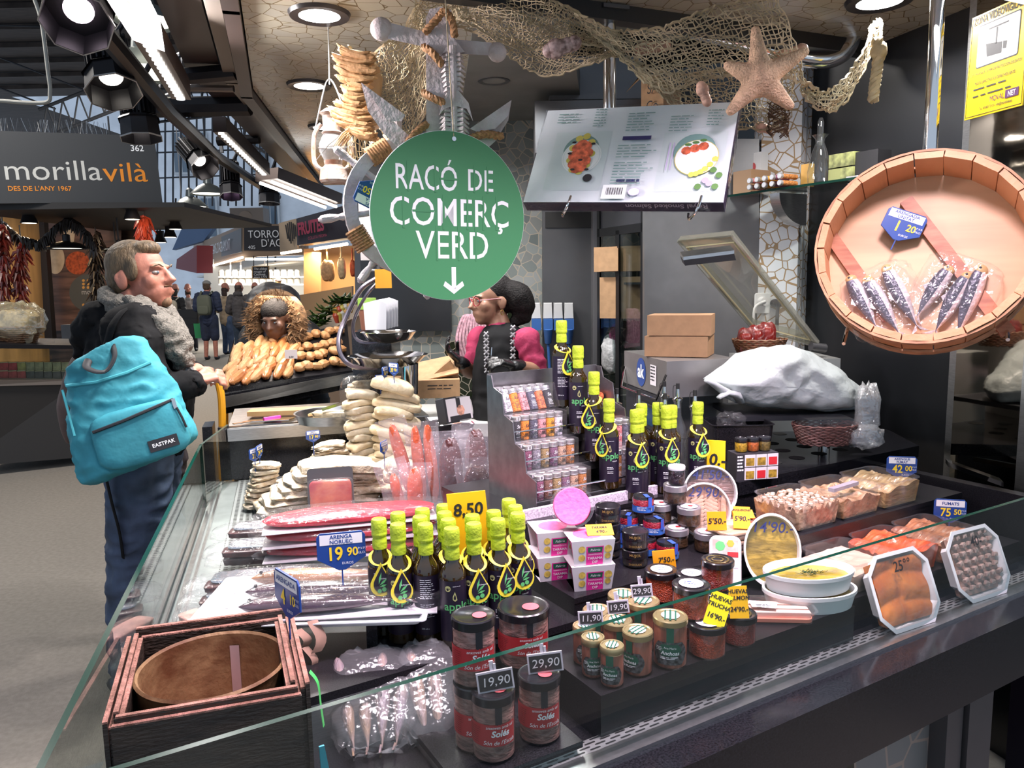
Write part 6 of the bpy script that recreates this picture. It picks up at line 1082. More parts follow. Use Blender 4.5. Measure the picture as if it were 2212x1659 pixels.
for gi, (cx,cy_,lst) in enumerate([(-.09,-.14,[(-.145,-.125,118,.17),(-.095,-.135,120,.19),(-.05,-.11,117,.2)]),(.075,-.12,[(.03,-.1,62,.16),(.075,-.13,66,.18),(.115,-.125,75,.2)])]):
 for k, (x,y,a,l) in enumerate(lst):
  f = T('herring',('left','middle','right')[k]+' herring of the '+('left','right')[gi]+' clear bag in the wooden barrel','fish',inb((x,y,.018)),rot=BF.to_3x3()@Mx.Rotation(R(a),3,'Z'),group=None)
  part('body',f,[HF,HFB], lambda b:(setattr(b,'T',Mx.Rotation(R(-70),4,'X')),fishbody(b,l,.03,.048,two=True)));part('head',f,GOLDH, lambda b:(setattr(b,'T',Mx.Rotation(R(-70),4,'X')),b.ell((l*.405,0,0),(l*.09,.0118,.0165),14,8)));part('eye',f,INK, lambda b:b.ell((l*.435,.004,.0115),(.0035,.0035,.002),8,6))
 one('herring_bag',('left','right')[gi]+' clear bag around three herrings in the wooden barrel','bag',CLEAR, lambda b:cushion(b,(0,0,0),(.2,.21,.055),.12,4,.5,0,30,14,gi+2),inb((cx+.0,cy_+.01,.024)),rot=BF.to_3x3()@Mx.Rotation(R(25 if gi==0 else -20),3,'Z'),smooth=180)
q = inb((-.075,.035,.03));blue_tag('tilted blue tag reading ARENGADA 1,20 spiked in the wooden barrel',q,face(q,0),['ARENGADA','UNITAT'],'1','20',.105,tilt=R(22),spike=.03,rx=R(-15))
# LED strip at the top right
a, c = at(2070,-6,CZ-.05), at(2212,36,CZ-.08);a = pd(2085,-32,2.3);c = pd(2225,-2,1.95)
t = T('led_strip_lamp','bright white LED strip lamp in the top right corner','strip lamp',a);part('housing',t,STEEL, lambda b:b.tube([a+V((0,0,.03)),c+V((0,0,.03))],.025,8),world=True);part('tube',t,mat('led_white',(1,1,1),em=4,ec=(.95,1,1)), lambda b:b.tube([a,c],.014,8),world=True)
# ================================================================ hanging decoration
NETM = mat('net_twine',(.46,.38,.24),.85,ns=(40,.2));ROPE = mat('brown_rope',(.36,.19,.08),.85,ns=(120,.4));WW = mat('chalky_white_wood',(.6,.55,.54),.7,ns=(16,0),c2=(.42,.36,.34),bump=.5,bs=70)
def polyat(P,t):
 n = len(P)-1;k = min(int(t*n),n-1);return lerp(P[k],P[k+1],t*n-k)
def coons(top,bot,u,v,sag=0):return lerp(polyat(top,u),polyat(bot,u),v)
def net(lb,top,bot,nu,nv,th=.0016,rip=.03,sd=0):
 top = spline([pd(*q) for q in top],6);bot = spline([pd(*q) for q in bot],6);b = MB();G_ = {}
 for i in range(nu+1):
  for j in range(nv+1):
   u, v = i/nu, j/nv;p = coons(top,bot,u,v);w_ = noise.noise(V((u*5+sd,v*3,sd)));p = p+V((.012*noise.noise(V((i*.9,j*.9,sd))),rip*w_+rip*.6*math.sin(v*3.14+u*9),.012*noise.noise(V((i*.8,j*.8,sd+3)))));G_[i,j] = p
 for i in range(nu+1):b.tube([G_[i,j] for j in range(nv+1)],th,3)
 for j in range(nv+1):b.tube([G_[i,j] for i in range(nu+1)],th*(2.2 if j in (0,nv) else 1),3)
 return one('fishing_net',lb,'net',NETM,b,G_[nu//2,nv//2],world=True,smooth=0,kind='stuff' if False else None)
net('tan fishing net draped left of the white anchor',[(752,98,2.6),(800,118,2.6),(850,85,2.58),(905,0,2.55)],[(835,310,2.62),(860,330,2.6),(900,300,2.58),(935,180,2.5)],34,40,rip=.04)
net('dark gathered net hanging below the left drape beside the lantern',[(740,130,2.66),(775,120,2.66),(812,290,2.63)],[(752,360,2.66),(775,372,2.66),(800,352,2.66)],18,16,sd=4)
net('wide net swag behind the anchor and along the ceiling',[(895,-15,2.45),(1040,-20,2.5),(1180,5,2.5),(1280,50,2.5),(1340,98,2.5)],[(880,150,2.55),(990,60,2.5),(1080,105,2.5),(1190,165,2.5),(1345,122,2.48)],70,26,sd=2,rip=.05)
net('fine net layer bunched along the front of the ceiling',[(960,-20,2.42),(1100,-10,2.42),(1230,20,2.42),(1330,70,2.44)],[(985,40,2.44),(1100,100,2.44),(1220,100,2.44),(1330,105,2.44)],44,14,sd=8,rip=.05)
net('pale green-tan net swag in front of the starfish',[(1240,28,2.32),(1330,60,2.32),(1430,62,2.3),(1540,15,2.28),(1680,-20,2.26)],[(1335,118,2.36),(1430,200,2.34),(1530,165,2.3),(1650,165,2.28),(1735,180,2.26)],56,22,th=.002,sd=5)
net('lower bulging net pouch behind the starfish',[(1370,120,2.4),(1450,160,2.4),(1580,150,2.38),(1720,150,2.36)],[(1400,180,2.42),(1490,262,2.42),(1600,278,2.4),(1700,285,2.38)],44,20,th=.0017,sd=6)
net('narrow net tail hanging right up to the ceiling',[(1735,170,2.26),(1790,195,2.3),(1840,150,2.4),(1880,70,2.55),(1893,45,2.6)],[(1735,205,2.28),(1775,242,2.32),(1830,215,2.42),(1890,110,2.55),(1898,50,2.6)],44,12,th=.002,sd=7)
def rope(b,pts,r_,n=6,tw=26):
 P = spline(pts,10)
 for s in (0,1,2):
  Q = []
  for i, p in enumerate(P):
   t = (P[min(i+1,len(P)-1)]-P[max(i-1,0)]).normalized();x = t.orthogonal().normalized();y = t.cross(x);a = s*2.094+i*.8;Q.append(p+(x*math.cos(a)+y*math.sin(a))*r_*.5)
  b.tube(Q,r_*.6,5)
one('rope_tassel','frayed tan rope end hanging from the net tail at the right','rope',NETM, lambda b:(rope(b,[pd(1895,85,2.5),pd(1896,140,2.5),pd(1890,180,2.5),pd(1886,218,2.5)],.017),b.ell(pd(1899,110,2.5),(.026,.022,.03),14,10,nz=.3)),smooth=60)
# starfish and shells
SM = mat('starfish_shell',(.72,.47,.3),.75,ns=(30,.25),bump=1,bs=170)
def star(b):
 c = pd(1643,170,2.18);tips = [(1632,66),(1738,112),(1706,228),(1578,240),(1572,142)]
 b.ell(c,(.05,.03,.05),16,10)
 for x, y in tips:
  e = pd(x,y,2.19);
  for k in range(14):t = k/13;b.ell(lerp(c,e,t),lerp(.04,.014,t**.8),12,8)
one('starfish','big five-armed orange-tan starfish caught in the net','starfish',SM,star,pd(1643,170,2.18),world=True,vox=.006,sm=3)
SHM = mat('shell_pink_tan',(.6,.36,.26),.5,ns=(30,.4),bump=.4);
def conch(b,p,q,r_):
 p, q = V(p), V(q)
 for k in range(16):t = k/15;b.ell(lerp(p,q,t),r_*(math.sin(min(1,t*1.6+.15)*math.pi*.72))*(1+.12*(k%3)),12,8)
for lb, a, c, r_, d in [('orange spiral shell lying in the net above the salmon box',(1372,106),(1440,100),.017,2.34),('whitish knobbly shell in the middle of the net swag',(1178,112),(1244,92),.024,2.42),('pale small conch hanging in the net left of the starfish',(1512,180),(1528,222),.015,2.26),('small shell below the starfish by the dark tuft',(1636,272),(1662,280),.014,2.39),('long pink starfish arm shell lying behind the big starfish',(1668,135),(1735,105),.018,2.3)]:
 one('sea_shell',lb,'shell',SHM if 'whitish' not in lb else mat('shell_white',(.55,.42,.4),.5,ns=(60,0),c2=(.15,.09,.08)), lambda b:conch(b,pd(a[0],a[1],d),pd(c[0],c[1],d),r_),pd(a[0],a[1],d),world=True,group=None)
def tuft(b):
 rg = random.Random(3);c = pd(1682,255,2.36)
 for k in range(60):a = rg.uniform(0,6.28);h = rg.uniform(-.05,.04);b.tube([c+V((.03*math.cos(a),.02*math.sin(a),h)),c+V((.034*math.cos(a+1),.024*math.sin(a+1),h+.01)),c+V((.03*math.cos(a+2),.02*math.sin(a+2),h-.01))],.0018,4)
one('dry_tuft','dark dry plant tuft tangled at the lower end of the net','dried plant',mat('dark_dry_plant',(.1,.055,.03),.9),tuft,smooth=0,kind='stuff')
# white wooden anchor with fish skeleton
AD = 2.28
def A(x,y,o=0):return pd(x,y,AD-o)
an = T('wooden_anchor','distressed white wooden anchor with fish bones on its shank','anchor',A(945,200))
def plank(b,pts,o0,o1):n = len(pts);f = [A(x,y,o0) for x,y in pts];k = [A(x,y,o1) for x,y in pts];b.add(f+k,[tuple(range(n)),tuple(range(2*n-1,n-1,-1))]+[(i,n+i,n+(i+1)%n,(i+1)%n) for i in range(n)])
part('shank',an,WW, lambda b:plank(b,[(920,40),(928,20),(955,14),(975,22),(984,90),(990,440),(916,440),(921,300)][::-1],.02,-.03),world=True,smooth=0)
part('stock',an,WW, lambda b:(plank(b,[(838,48),(985,85),(1062,92),(1066,120),(985,116),(838,84)][::-1],.01,-.03),b.ell(A(824,63),.032,18,12),b.ell(A(1074,113),.027,18,12)),world=True,smooth=60)
part('fluke',an,WW, lambda b:(plank(b,[(780,178),(800,200),(820,235),(850,262),(880,290),(925,320),(925,370),(880,340),(830,290),(795,240)][::-1],.03,-.03),plank(b,[(780,178),(875,248),(868,262),(850,262),(835,258),(800,205)][::-1],.05,.02)),world=True,smooth=0,label='left fluke with a barbed tip')
part('fluke',an,WW, lambda b:(plank(b,[(1105,216),(1098,260),(1070,305),(1020,350),(985,370),(985,330),(1010,300),(1060,265)][::-1],.02,-.03),plank(b,[(1105,216),(1015,278),(1030,285),(1070,278),(1098,250)][::-1],.04,.02)),world=True,smooth=0,label='right fluke')
def skel(b):
 plank(b,[(978,80),(1004,112),(985,116),(965,112),(955,116)][::-1],.045,.02);b.tube([A(978,100,.04),A(980,200,.045),A(982,330,.04)],[.012,.013,.01],10)
 for k in range(9):
  y = 120+10.5*k;l = 26-abs(k-3)*1.5
  for s in (-1,1):b.tube([A(979,y,.045),A(979+s*l*.6,y-2,.05),A(979+s*l,y+5,.03)],[.0035,.006,.002],6)
 plank(b,[(970,195),(990,195),(1012,222),(1022,262),(1008,235),(982,228),(960,235),(948,250),(958,215)][::-1],.055,.03)
 for k in range(8):
  y = 240+10*k
  for s in (-1,1):b.tube([A(981,y,.045),A(981+s*18,y-3,.05),A(981+s*32,y+8,.03)],[.004,.007,.002],6)
part('fish_skeleton',an,WW,skel,world=True)
for pts in ([(918,70,.03),(945,40,.04),(960,25,.05),(976,45,.05),(982,78,.04)],[(915,100,-.0),(935,115,.04),(955,140,.04)],[(915,200,.0),(935,212,.045),(960,222,.05)],[(880,310,.05),(900,285,.04),(922,268,.03)],[(1015,300,.03),(1045,290,.04),(1085,295,.02)]):part('rope',an,ROPE, lambda b:rope(b,[A(*q) for q in pts],.011),world=True)
# ship's wheel
wc = pd(890,448,2.36);wn = V((.3,-1,.05)).normalized();WFm = frame(wc,V((1,.3,0)),V((0,0,1)));wl_ = T('ship_wheel','white wooden ship wheel partly behind the green sign','ship wheel',wc,rot=WFm.to_3x3());WR = .165
part('rim',wl_,WW, lambda b:b.lathe([(WR,-.015),(WR+.038,-.015),(WR+.04,0),(WR+.038,.015),(WR,.015),(WR,-.015)],48,cap=False))
part('hub',wl_,WW, lambda b:b.lathe([(.03,-.02),(.045,0),(.03,.02)],20))
for k in range(8):
 a = R(45*k+8);d = V((math.cos(a),math.sin(a),0));part('spoke',wl_,WW, lambda b:b.tube([d*.03,d*WR,d*(WR+.045),d*(WR+.055),d*(WR+.08),d*(WR+.105),d*(WR+.115)],[.009,.009,.011,.008,.013,.012,.004],10))
for k in range(4):
 a = R(90*k+30.5);d = V((math.cos(a),math.sin(a),0));tn = V((-d.y,d.x,0));part('rope_binding',wl_,ROPE, lambda b:[b.tube([d*(WR+.019)+tn*(.0085*q-.03)+V((0,0,0))+d*(.026*math.cos(s*.785))+V((0,0,.022*math.sin(s*.785))) for s in range(8)],.0052,5,True) for q in range(8)])
 # hurricane lantern
lp = pd(722,395,2.75);ln = T('hurricane_lantern','old white hurricane lantern with a rusty base hanging under the ceiling','lantern',lp)
RW_ = mat('chipped_white_paint',(.48,.42,.38),.7,ns=(18,0),c2=(.22,.1,.06),bump=.3)
part('base',ln,RW_, lambda b:b.lathe([(.045,0),(.05,.008),(.045,.045),(.03,.06),(.032,.075)],24));part('globe',ln,film('lantern_glass',(.9,.92,.92),refl=.3,rough=.08,haze=.18), lambda b:b.lathe([(.03,.075),(.046,.105),(.046,.13),(.03,.165)],24,cap=False));part('chimney',ln,RW_, lambda b:b.lathe([(.032,.165),(.036,.17),(.03,.175),(.03,.225),(.04,.235),(.02,.25)],20))
part('side_tube',ln,RW_, lambda b:b.tube(spline([(-.03,0,.04),(-.065,0,.07),(-.062,0,.16),(-.035,0,.2)],6),.008,8));part('side_tube',ln,RW_, lambda b:b.tube(spline([(.03,0,.04),(.065,0,.07),(.062,0,.16),(.035,0,.2)],6),.008,8))
part('globe_guard',ln,STEEL, lambda b:(b.tube([(.05*math.cos(a*.4),.05*math.sin(a*.4),.12+.01*math.sin(a*.4)) for a in range(16)],.0015,4,True),b.tube([(-.055,-.03,.07),(0,-.055,.12),(.055,-.03,.17)],.0015,4)));part('bail',ln,STEEL, lambda b:b.tube(spline([(-.06,0,.17),(-.03,0,.28),(-.01,0,.34),(.01,0,.34),(.035,0,.28),(.06,0,.17)],6),.003,6));hz = CZ-lp.z;part('cord',ln,STEEL, lambda b:b.tube([(0,0,.33),(.0,.02,hz)],.0025,5))
# string of dried fungi and horn
LOO = mat('dried_husk',(.62,.38,.17),.7,ns=(14,0),c2=(.4,.22,.09),bump=.5,bs=50)
hs = [(768,122),(770,160),(768,200),(762,235),(762,262),(775,285),(790,298)];H = spline([pd(x,y,2.5) for x,y in hs],4);st_ = T('husk_string','string of overlapping tan dried fish husks left of the net','dried fish string',H[8])
for i, p in enumerate(H):
 w_ = .05+.016*math.sin(i*.5);part('husk',st_,LOO, lambda b:cushion(b,(p.x+.008*math.sin(i*2),p.y-.02,p.z),(w_*2.1,.05,.02),.3,3,.7,.012,18,8,i,M=Mx.Rotation(R(12+8*math.sin(i*3)),4,'Y')),world=True)
part('horn',st_,mat('tan_horn',(.5,.32,.16),.5), lambda b:b.tube([pd(788,125,2.54),pd(800,170,2.55),pd(798,230,2.55),pd(800,275,2.54)],[.02,.04,.035,.03],14),world=True)
for lb, x, y, s in [('tuft of tan feathers low on the left by the lantern',748,288,1),('brown feather bundle above the ship wheel',815,300,-1)]:one('feather_bundle',lb,'feathers',LOO, lambda b:[b.tube([pd(x+s*20,y-18,2.5),pd(x+2*k-8,y+3*(k%3),2.47),pd(x-s*18+3*k-10,y+26+2*(k%4),2.48)],[.004,.008,.002],5,flat=.4) for k in range(9)],kind='stuff')
q = pd(822,385,2.2);t = blue_tag('dark blue fish tag hanging upside down beside the ship wheel',q,face(q,.3),['CAPS','TALLA'],'10','50',.1,tilt=R(205),spike=.0)
# the round green sign
sp_ = pd(973,468,2.06);SGF = frame(sp_,V((math.cos(R(27)),math.sin(R(27)),-.012)),V((.012,0,1)));SR = .2195
sg = T('round_sign','round green sign reading RACÓ DE COMERÇ VERD with a down arrow','sign',sp_,rot=SGF.to_3x3());SGN = mat('sign_green',(.045,.22,.085),.5);SWH = mat('sign_white',(.8,.85,.83),.5)
part('disc',sg,[SGN,SWH], lambda b:(b.lathe([(SR-.001,-.004),(SR-.001,.002)],96),setattr(b,'m',1),b.lathe([(SR-.0015,-.0035),(SR,-.003),(SR,.001),(SR-.0015,.0015)],96,cap=False)))
sz = lambda e:(lambda x,y:(x,y,e))
def sgl(b):
 for tx, s, x, y, sx in (('RACÓ',.09,-.067,.066,.7),('DE',.08,.086,.07,.8),('COMERÇ',.102,0,-.024,.82),('VERD',.102,.005,-.109,.84)):b.text(tx,s, lambda X,Y:(X+x,Y+y,.0025),bold=.004,sx=sx)
 b.box((.006,-.135+.0,.0025),(.013,.0,.0004));poly(b,[(-.0,-.132),(.0125,-.132),(.0125,-.19),(-.0,-.19)],sz(.0025));poly(b,[(.006,-.203),(.036,-.181),(.031,-.169),(.006,-.187),(-.019,-.169),(-.024,-.181)],sz(.0025))
part('lettering',sg,SWH,sgl,smooth=0)
def gaps(b):
 for x, y, w_, h_ in ((-.1165,.098,.0055,.075),(-.042,.098,.0055,.075),(-.004,.096,.05,.0055),(.069,.1,.0055,.07),(.108,.1,.0055,.07),(-.131,.012,.0055,.09),(-.077,.012,.06,.0055),(-.02,.01,.006,.09),(.048,.012,.0055,.09),(.095,.012,.0055,.09),(.135,.012,.0055,.09),(-.04,-.07,.0055,.09),(.022,-.07,.0055,.09),(.072,-.07,.0055,.09)):b.box((x,y,.0028),(w_,h_,.0004))
part('stencil_bridges',sg,SGN,gaps,smooth=0)
part('cord',sg,NETM, lambda b:b.tube([(0.012,SR-.02,.003),(.012,SR,.0),(.01,.75,-.06)],.0016,5));part('eyelet',sg,CHROME, lambda b:b.lathe([(.003,.002),(.006,.003),(.006,.0045)],12,c=(.012,SR-.02,0)))
# hanging pan scale
sc = T('pan_scale','old hanging scale with two steel pans and curved chrome arms','scale',pd(830,800,3.1))
SD = 3.1
part('lower_pan',sc,CHROME, lambda b:b.lathe([(.02,-.055),(.12,-.035),(.155,0),(.162,.003),(.155,.004),(.118,-.03),(.02,-.048)],40,c=pd(838,768,SD)),world=True,smooth=50);part('upper_pan',sc,CHROME, lambda b:b.lathe([(.02,-.045),(.09,-.03),(.112,0),(.117,.003),(.112,.004),(.088,-.026),(.02,-.04)],40,c=pd(840,718,SD+.05)),world=True,smooth=50)
part('arm',sc,mat('violet_grey_enamel',(.18,.16,.2),.25,.6), lambda b:(b.tube(spline([pd(815,600,SD),pd(780,625,SD),pd(750,680,SD),pd(732,730,SD-.05),pd(738,770,SD-.08),pd(765,792,SD-.08),pd(815,795,SD-.05)],8),.016,10,flat=.6),b.tube(spline([pd(815,610,SD),pd(790,640,SD),pd(765,690,SD+.03),pd(765,725,SD+.05),pd(785,740,SD+.05),pd(820,738,SD+.05)],8),.011,10,flat=.6)),world=True)
part('hanger',sc,DG, lambda b:(b.cyl(pd(820,575,SD),pd(822,610,SD),.012),b.tube([pd(795,575,SD),pd(800,585,SD),pd(835,585,SD),pd(838,575,SD)],.008)),world=True);part('body',sc,mat('scale_body_grey',(.45,.42,.42),.4), lambda b:b.box(pd(822,480,SD+.02),(.16,.06,.3)),world=True);part('column',sc,CHROME, lambda b:b.cyl(pd(885,850,SD),pd(885,780,SD),.035,n=20),world=True)
q = pd(828,602,SD-.02);one('orange_tag','orange card hanging from the scale hanger','card',mat('orange_plastic',(.8,.36,.03),.5), lambda b:b.box((0,0,0),(.065,.004,.075)),q,.1)
# ================================================================ the market hall
RF = mat('dark_roof_boards',(.045,.035,.03),.8,ns=(3,.5),st=(1,12,1));IR = mat('dark_iron',(.03,.033,.04),.6);FAC = mat('pale_facade',(.75,.77,.8),.8,ns=(1.5,.1))
struct('ceiling_hall',RF, lambda b:(b.add([(-20,1.5,5.9),(12,1.5,5.9),(12,18.5,6.1),(-11.5,18.5,6.1),(-11.5,24,6.2),(-20,24,6.2)],[(0,1,2,3,4,5)]),[b.box((-4,2.5+1.0*k,5.87+.012*k),(32,.1,.08)) for k in range(16)]))
struct('wall_far',FAC, lambda b:b.box((-8,36,6),(30,.5,14)))
wmat = mat('facade_window',(.1,.14,.18),.1,sp=.8)
for k, (x,y) in enumerate(((452,470),(392,330),(430,330),(560,330),(585,470))):struct(f'window_{k+1}',[mat('window_frame_white',(.5,.52,.53)),wmat], lambda b:(b.box(pd(x,y,35.6),(.8,.1,1.9)),setattr(b,'m',1),b.box(pd(x,y,35.6)+V((-.17,-.04,0)),(.28,.08,1.7)),b.box(pd(x,y,35.6)+V((.17,-.04,0)),(.28,.08,1.7))))
# iron trusses and mullions
def truss(lb,p,q,h,n,r_=.03):
 p, q = V(p), V(q);up = V((0,0,h));t = T('roof_truss',lb,'truss',p)
 part('chords',t,IR, lambda b:(b.tube([p,q],r_,6),b.tube([p+up,q+up],r_,6)),world=True);part('lattice',t,IR, lambda b:[b.tube([lerp(p,q,i/n)+(up if i%2 else V()),lerp(p,q,(i+1)/n)+(V() if i%2 else up)],r_*.5,5) for i in range(n)],world=True)
truss('dark lattice truss slanting over the dark stall sign',pd(90,300,14),pd(330,205,14),.5,14);truss('lattice truss crossing above the bright gable window',pd(300,268,18),pd(560,240,18),.7,16);truss('upper lattice truss in front of the windows',pd(340,215,12),pd(540,130,12),.5,10);truss('steep lattice truss near the brown fascia',pd(450,120,13),pd(480,330,13),.5,12);truss('far lattice truss right of the gable mullions',pd(480,280,16),pd(620,355,16),.5,12);truss('dark lattice in the upper hall left of the fascia',pd(330,40,12),pd(480,10,12),.8,8,.05)
t = T('gable_mullions','tall dark glazing bars in front of the blue facade','glazing bars',pd(410,430,24));part('bars',t,IR, lambda b:[b.tube([pd(340+17*k,725 if k in (0,15) else 445,24),pd(340+17*k,235,24)],.03,5) for k in range(16)]+[b.tube([pd(335,y,24),pd(610,y-10,24)],.025,5) for y in (285,330,385)],world=True)
t = T('iron_rods','thin tie rods crossing the dark roof at top left','rods',pd(200,150,9));part('rods',t,IR, lambda b:[b.tube([pd(*a,9),pd(*c,9)],.01,5) for a,c in (((0,125),(210,205)),((0,190),(120,235)),((340,50),(470,105)),((340,150),(440,95)),((420,0),(440,165)),((0,55),(90,58)))],world=True)
one('ceiling_pipe','pale bent conduit pipe under the dark roof at top left','pipe',mat('pale_conduit',(.35,.34,.3),.5), lambda b:b.tube(spline([pd(75,0,5),pd(90,50,5),pd(103,150,5),pd(108,200,5),pd(95,222,5),pd(0,218,5)],8),.012,8))
# lighting rails and spots
BLA = mat('black_aluminium',(.02,.019,.022),.4,.5);BRA = mat('bronze_aluminium',(.12,.09,.08),.35,.6)
t = T('light_rail','black lighting rail running beside the stall fascia','rail',pd(300,150,3));part('rail',t,BLA, lambda b:b.tube([pd(215,60,2.6),pd(360,235,3.6),pd(470,340,5.0),pd(600,425,8)],.035,8),world=True)
for k, (x0,y0,x1,y1,d) in enumerate([(395,165,508,155,3.4),(340,232,540,228,4.0),(470,305,560,300,5),(395,190,505,192,3.5)]):one('rail_bracket',('upper','second','lower','slim pale')[k]+' bracket arm joining the lighting rail to the fascia','bracket',BLA if k<3 else fasl, lambda b:b.tube([pd(x0,y0,d),pd(x1,y1,d)],(.035,.05,.03,.015)[k],8))
def octspot(lb,px,py,d,r_,to,L=.26,col=(1,.9,.85),em=6):
 p = pd(px,py,d);dr = V(to).normalized();M3 = dr.to_track_quat('Z','Y').to_matrix();t = T('track_spot',lb,'spotlight',p,rot=M3)
 part('shade',t,BLA, lambda b:b.lathe([(r_,0),(r_*.97,0),(r_*.9,-.09),(.0,-.09),(r_*.9,-.091),(r_,-.08)],8,cap=False),smooth=20);part('shade_rim',t,mat('grey_edge',(.3,.29,.28),.4,.6), lambda b:b.lathe([(r_*.97,.002),(r_*1.01,.002),(r_*1.01,-.004)],8,cap=False),smooth=20)
 part('heat_sink',t,BLA, lambda b:[b.box((r_*.6*math.cos(a*.314),r_*.6*math.sin(a*.314),-.09-L*.35),(r_*.42,.006,L*.6),a*.314) for a in range(20)]+[b.cyl((0,0,-.09),(0,0,-.09-L*.7),r_*.5)],smooth=30)
 part('lamp',t,mat('spot_lamp_%d'%int(col[2]*100),(1,1,1),em=em,ec=col), lambda b:b.ell((0,0,-.075),(r_*.42,r_*.42,.015),20,8));part('arm',t,BLA, lambda b:b.tube([(0,0,-.09-L*.5),(r_*.6,r_*.3,-.1-L*.8),(r_,r_*.6,-.12-L)],.012))
 if d>6:part('rod',t,BLA, lambda b:b.cyl(p,(p.x,p.y,5.95),.012),world=True)
 return t
octspot('largest octagonal black spotlight glowing violet-pink at top left',166,50,2.35,.1,(.25,-.7,-.75),col=(1,.8,.95));octspot('second octagonal black spotlight with a warm glow below the largest',246,200,3.0,.1,(.3,-.45,-.9),col=(1,.93,.8));octspot('third black spotlight pointing straight down beside the dark stall sign',306,300,3.5,.09,(.1,-.1,-1));octspot('fourth black spotlight with a bright star glare over the aisle',444,362,4.6,.085,(.6,-.5,-.6),em=25);octspot('fifth small spotlight with a purple lamp farther along the rail',500,425,5.6,.08,(.1,-.3,-1),col=(1,.6,1));octspot('hanging spotlight in front of the nougat stall roof',582,440,6.5,.09,(0,-.1,-1))
def led(lb,a,c,w_,n,tube=False):
 a, c = pd(*a), pd(*c);t = T('linear_light',lb,'linear lamp',(a+c)/2);d = (c-a).normalized();s_ = d.cross(V((0,0,1))).normalized();u_ = s_.cross(d)
 q = lambda p:[p-s_*w_/2,p+s_*w_/2,p+s_*w_/2+u_*.08,p-s_*w_/2+u_*.08]
 part('housing',t,BRA, lambda b:b.add(q(a)+q(c),[(0,1,2,3),(7,6,5,4),(0,4,5,1),(1,5,6,2),(2,6,7,3),(3,7,4,0)]),world=True,smooth=0)
 em_ = mat('led_white_soft',(1,1,1),em=6,ec=(1,.96,.9))
 if tube:[part('tube',t,em_, lambda b:b.tube([a-u_*.02+s_*o,c-u_*.02+s_*o],.012,8),world=True) for o in (-w_*.25,w_*.25)]
 else:[part('led',t,em_, lambda b:b.lathe([(w_*.22,-.003),(w_*.22,.002)],14,c=lerp(a,c,(i+.5)/n)-u_*.003),world=True) for i in range(n)]
led('nearest long LED bar of round lenses running to the top left corner',(245,-30,2.05),(392,215,3.3),.075,24);led('second LED bar with small lenses hanging beyond the first',(475,285,4.2),(572,378,5.4),.07,20);led('far twin-tube lamp above the fruit stall sign',(575,388,5.6),(715,442,6.2),.22,0,True)
GRY = mat('enamel_grey_green',(.2,.22,.21),.35,.4)
def pendant(lb,px,py,d,r_,m,em=6,old=True):
 p = pd(px,py,d);t = T('pendant_lamp',lb,'pendant lamp',p)
 part('shade',t,m, lambda b:b.lathe([(r_,0),(r_*.97,.01),(r_*.55,r_*.45),(r_*.25,r_*.6),(r_*.2,r_*1.0),(.02,r_*1.1)] if old else [(r_,0),(r_*.98,.012),(r_*.6,r_*.28),(r_*.18,r_*.38),(r_*.17,r_*.68),(.02,r_*.72)],28,cap=False));part('lamp',t,mat('pendant_glow',(1,1,1),em=em,ec=(1,.95,.8)), lambda b:b.lathe([(.0,.012),(r_*.85,.012),(r_*.8,.03)],20,cap=False));part('cord',t,IR, lambda b:b.cyl((0,0,r_*.7),(0,0,max(r_*.7+1.2,(5.92+.0087*p.y-p.z) if old else 0)),.008))
pendant('big grey factory lamp half hidden behind the LED bar',310,160,4.4,.22,GRY,3);pendant('grey factory lamp upper middle behind the first',318,50,4.2,.16,GRY,2);pendant('bell-shaped factory lamp over the aisle',412,448,10,.22,GRY,4);pendant('distant factory lamp near the far spotlight',450,420,9,.2,GRY,5);pendant('small far factory lamp above the blue awning',395,475,14,.22,GRY,5)
pendant('black pendant lamp in front of the mushroom poster',145,538,7.6,.2,BLA,5,False);pendant('black pendant lamp behind the man in the scarf',258,545,7.8,.17,BLA,5,False);pendant('lower stacked black pendant lamp beside his head',252,560,8.2,.14,BLA,5,False)
for k, (x,y,d) in enumerate([(62,470,7.2),(285,462,7.2),(378,485,8.5),(367,503,9),(346,515,9.5)]):
 p = pd(x,y,d);t = T('black_spot',('leftmost black spotlight under the dark stall sign','black spotlight above the red chili bunch','upper of the three aisle spotlights right of the chilies','middle of the three aisle spotlights right of the chilies','lowest of the three aisle spotlights right of the chilies')[k],'spotlight',p);part('shade',t,BLA, lambda b:b.lathe([(.075,-.05),(.05,.02),(.05,.09)],16),smooth=40);part('lamp',t,mat('pendant_glow',()), lambda b:b.lathe([(.06,-.052),(.06,-.049)],16));part('arm',t,BLA, lambda b:b.cyl((0,0,.05),(.03,0,.28),.01))
 # the dark stall on the left
SGNM = mat('charcoal_sign',(.04,.042,.045),.5);WOODP = mat('light_wood_panel',(.45,.28,.12),.6,ns=(2,.2),st=(6,6,.5));DKW = mat('poster_dark_wood',(.07,.04,.03),.5,ns=(3,.6),st=(1,1,8))
S0 = [pd(-90,440,6.5),pd(351,437,7.3),pd(342,294,7.3),pd(-90,274,6.5)];sf = frame(S0[0],S0[1]-S0[0],(0,0,1));SL = (S0[1]-S0[0]).length;SHH = S0[2].z-S0[1].z
t = T('stall_sign','charcoal stall sign with grey and orange lettering and the number 362','sign',S0[0],rot=sf.to_3x3())
part('panel',t,SGNM, lambda b:b.box((SL/2,SHH/2,-.08),(SL,SHH,.16)))
def sx_(px,py):
 p = sf.inverted()@pd(px,py,7);c_ = sf.inverted()@CAMP;k = c_.z/(c_.z-p.z);q = c_+(p-c_)*k;return q.x, q.y
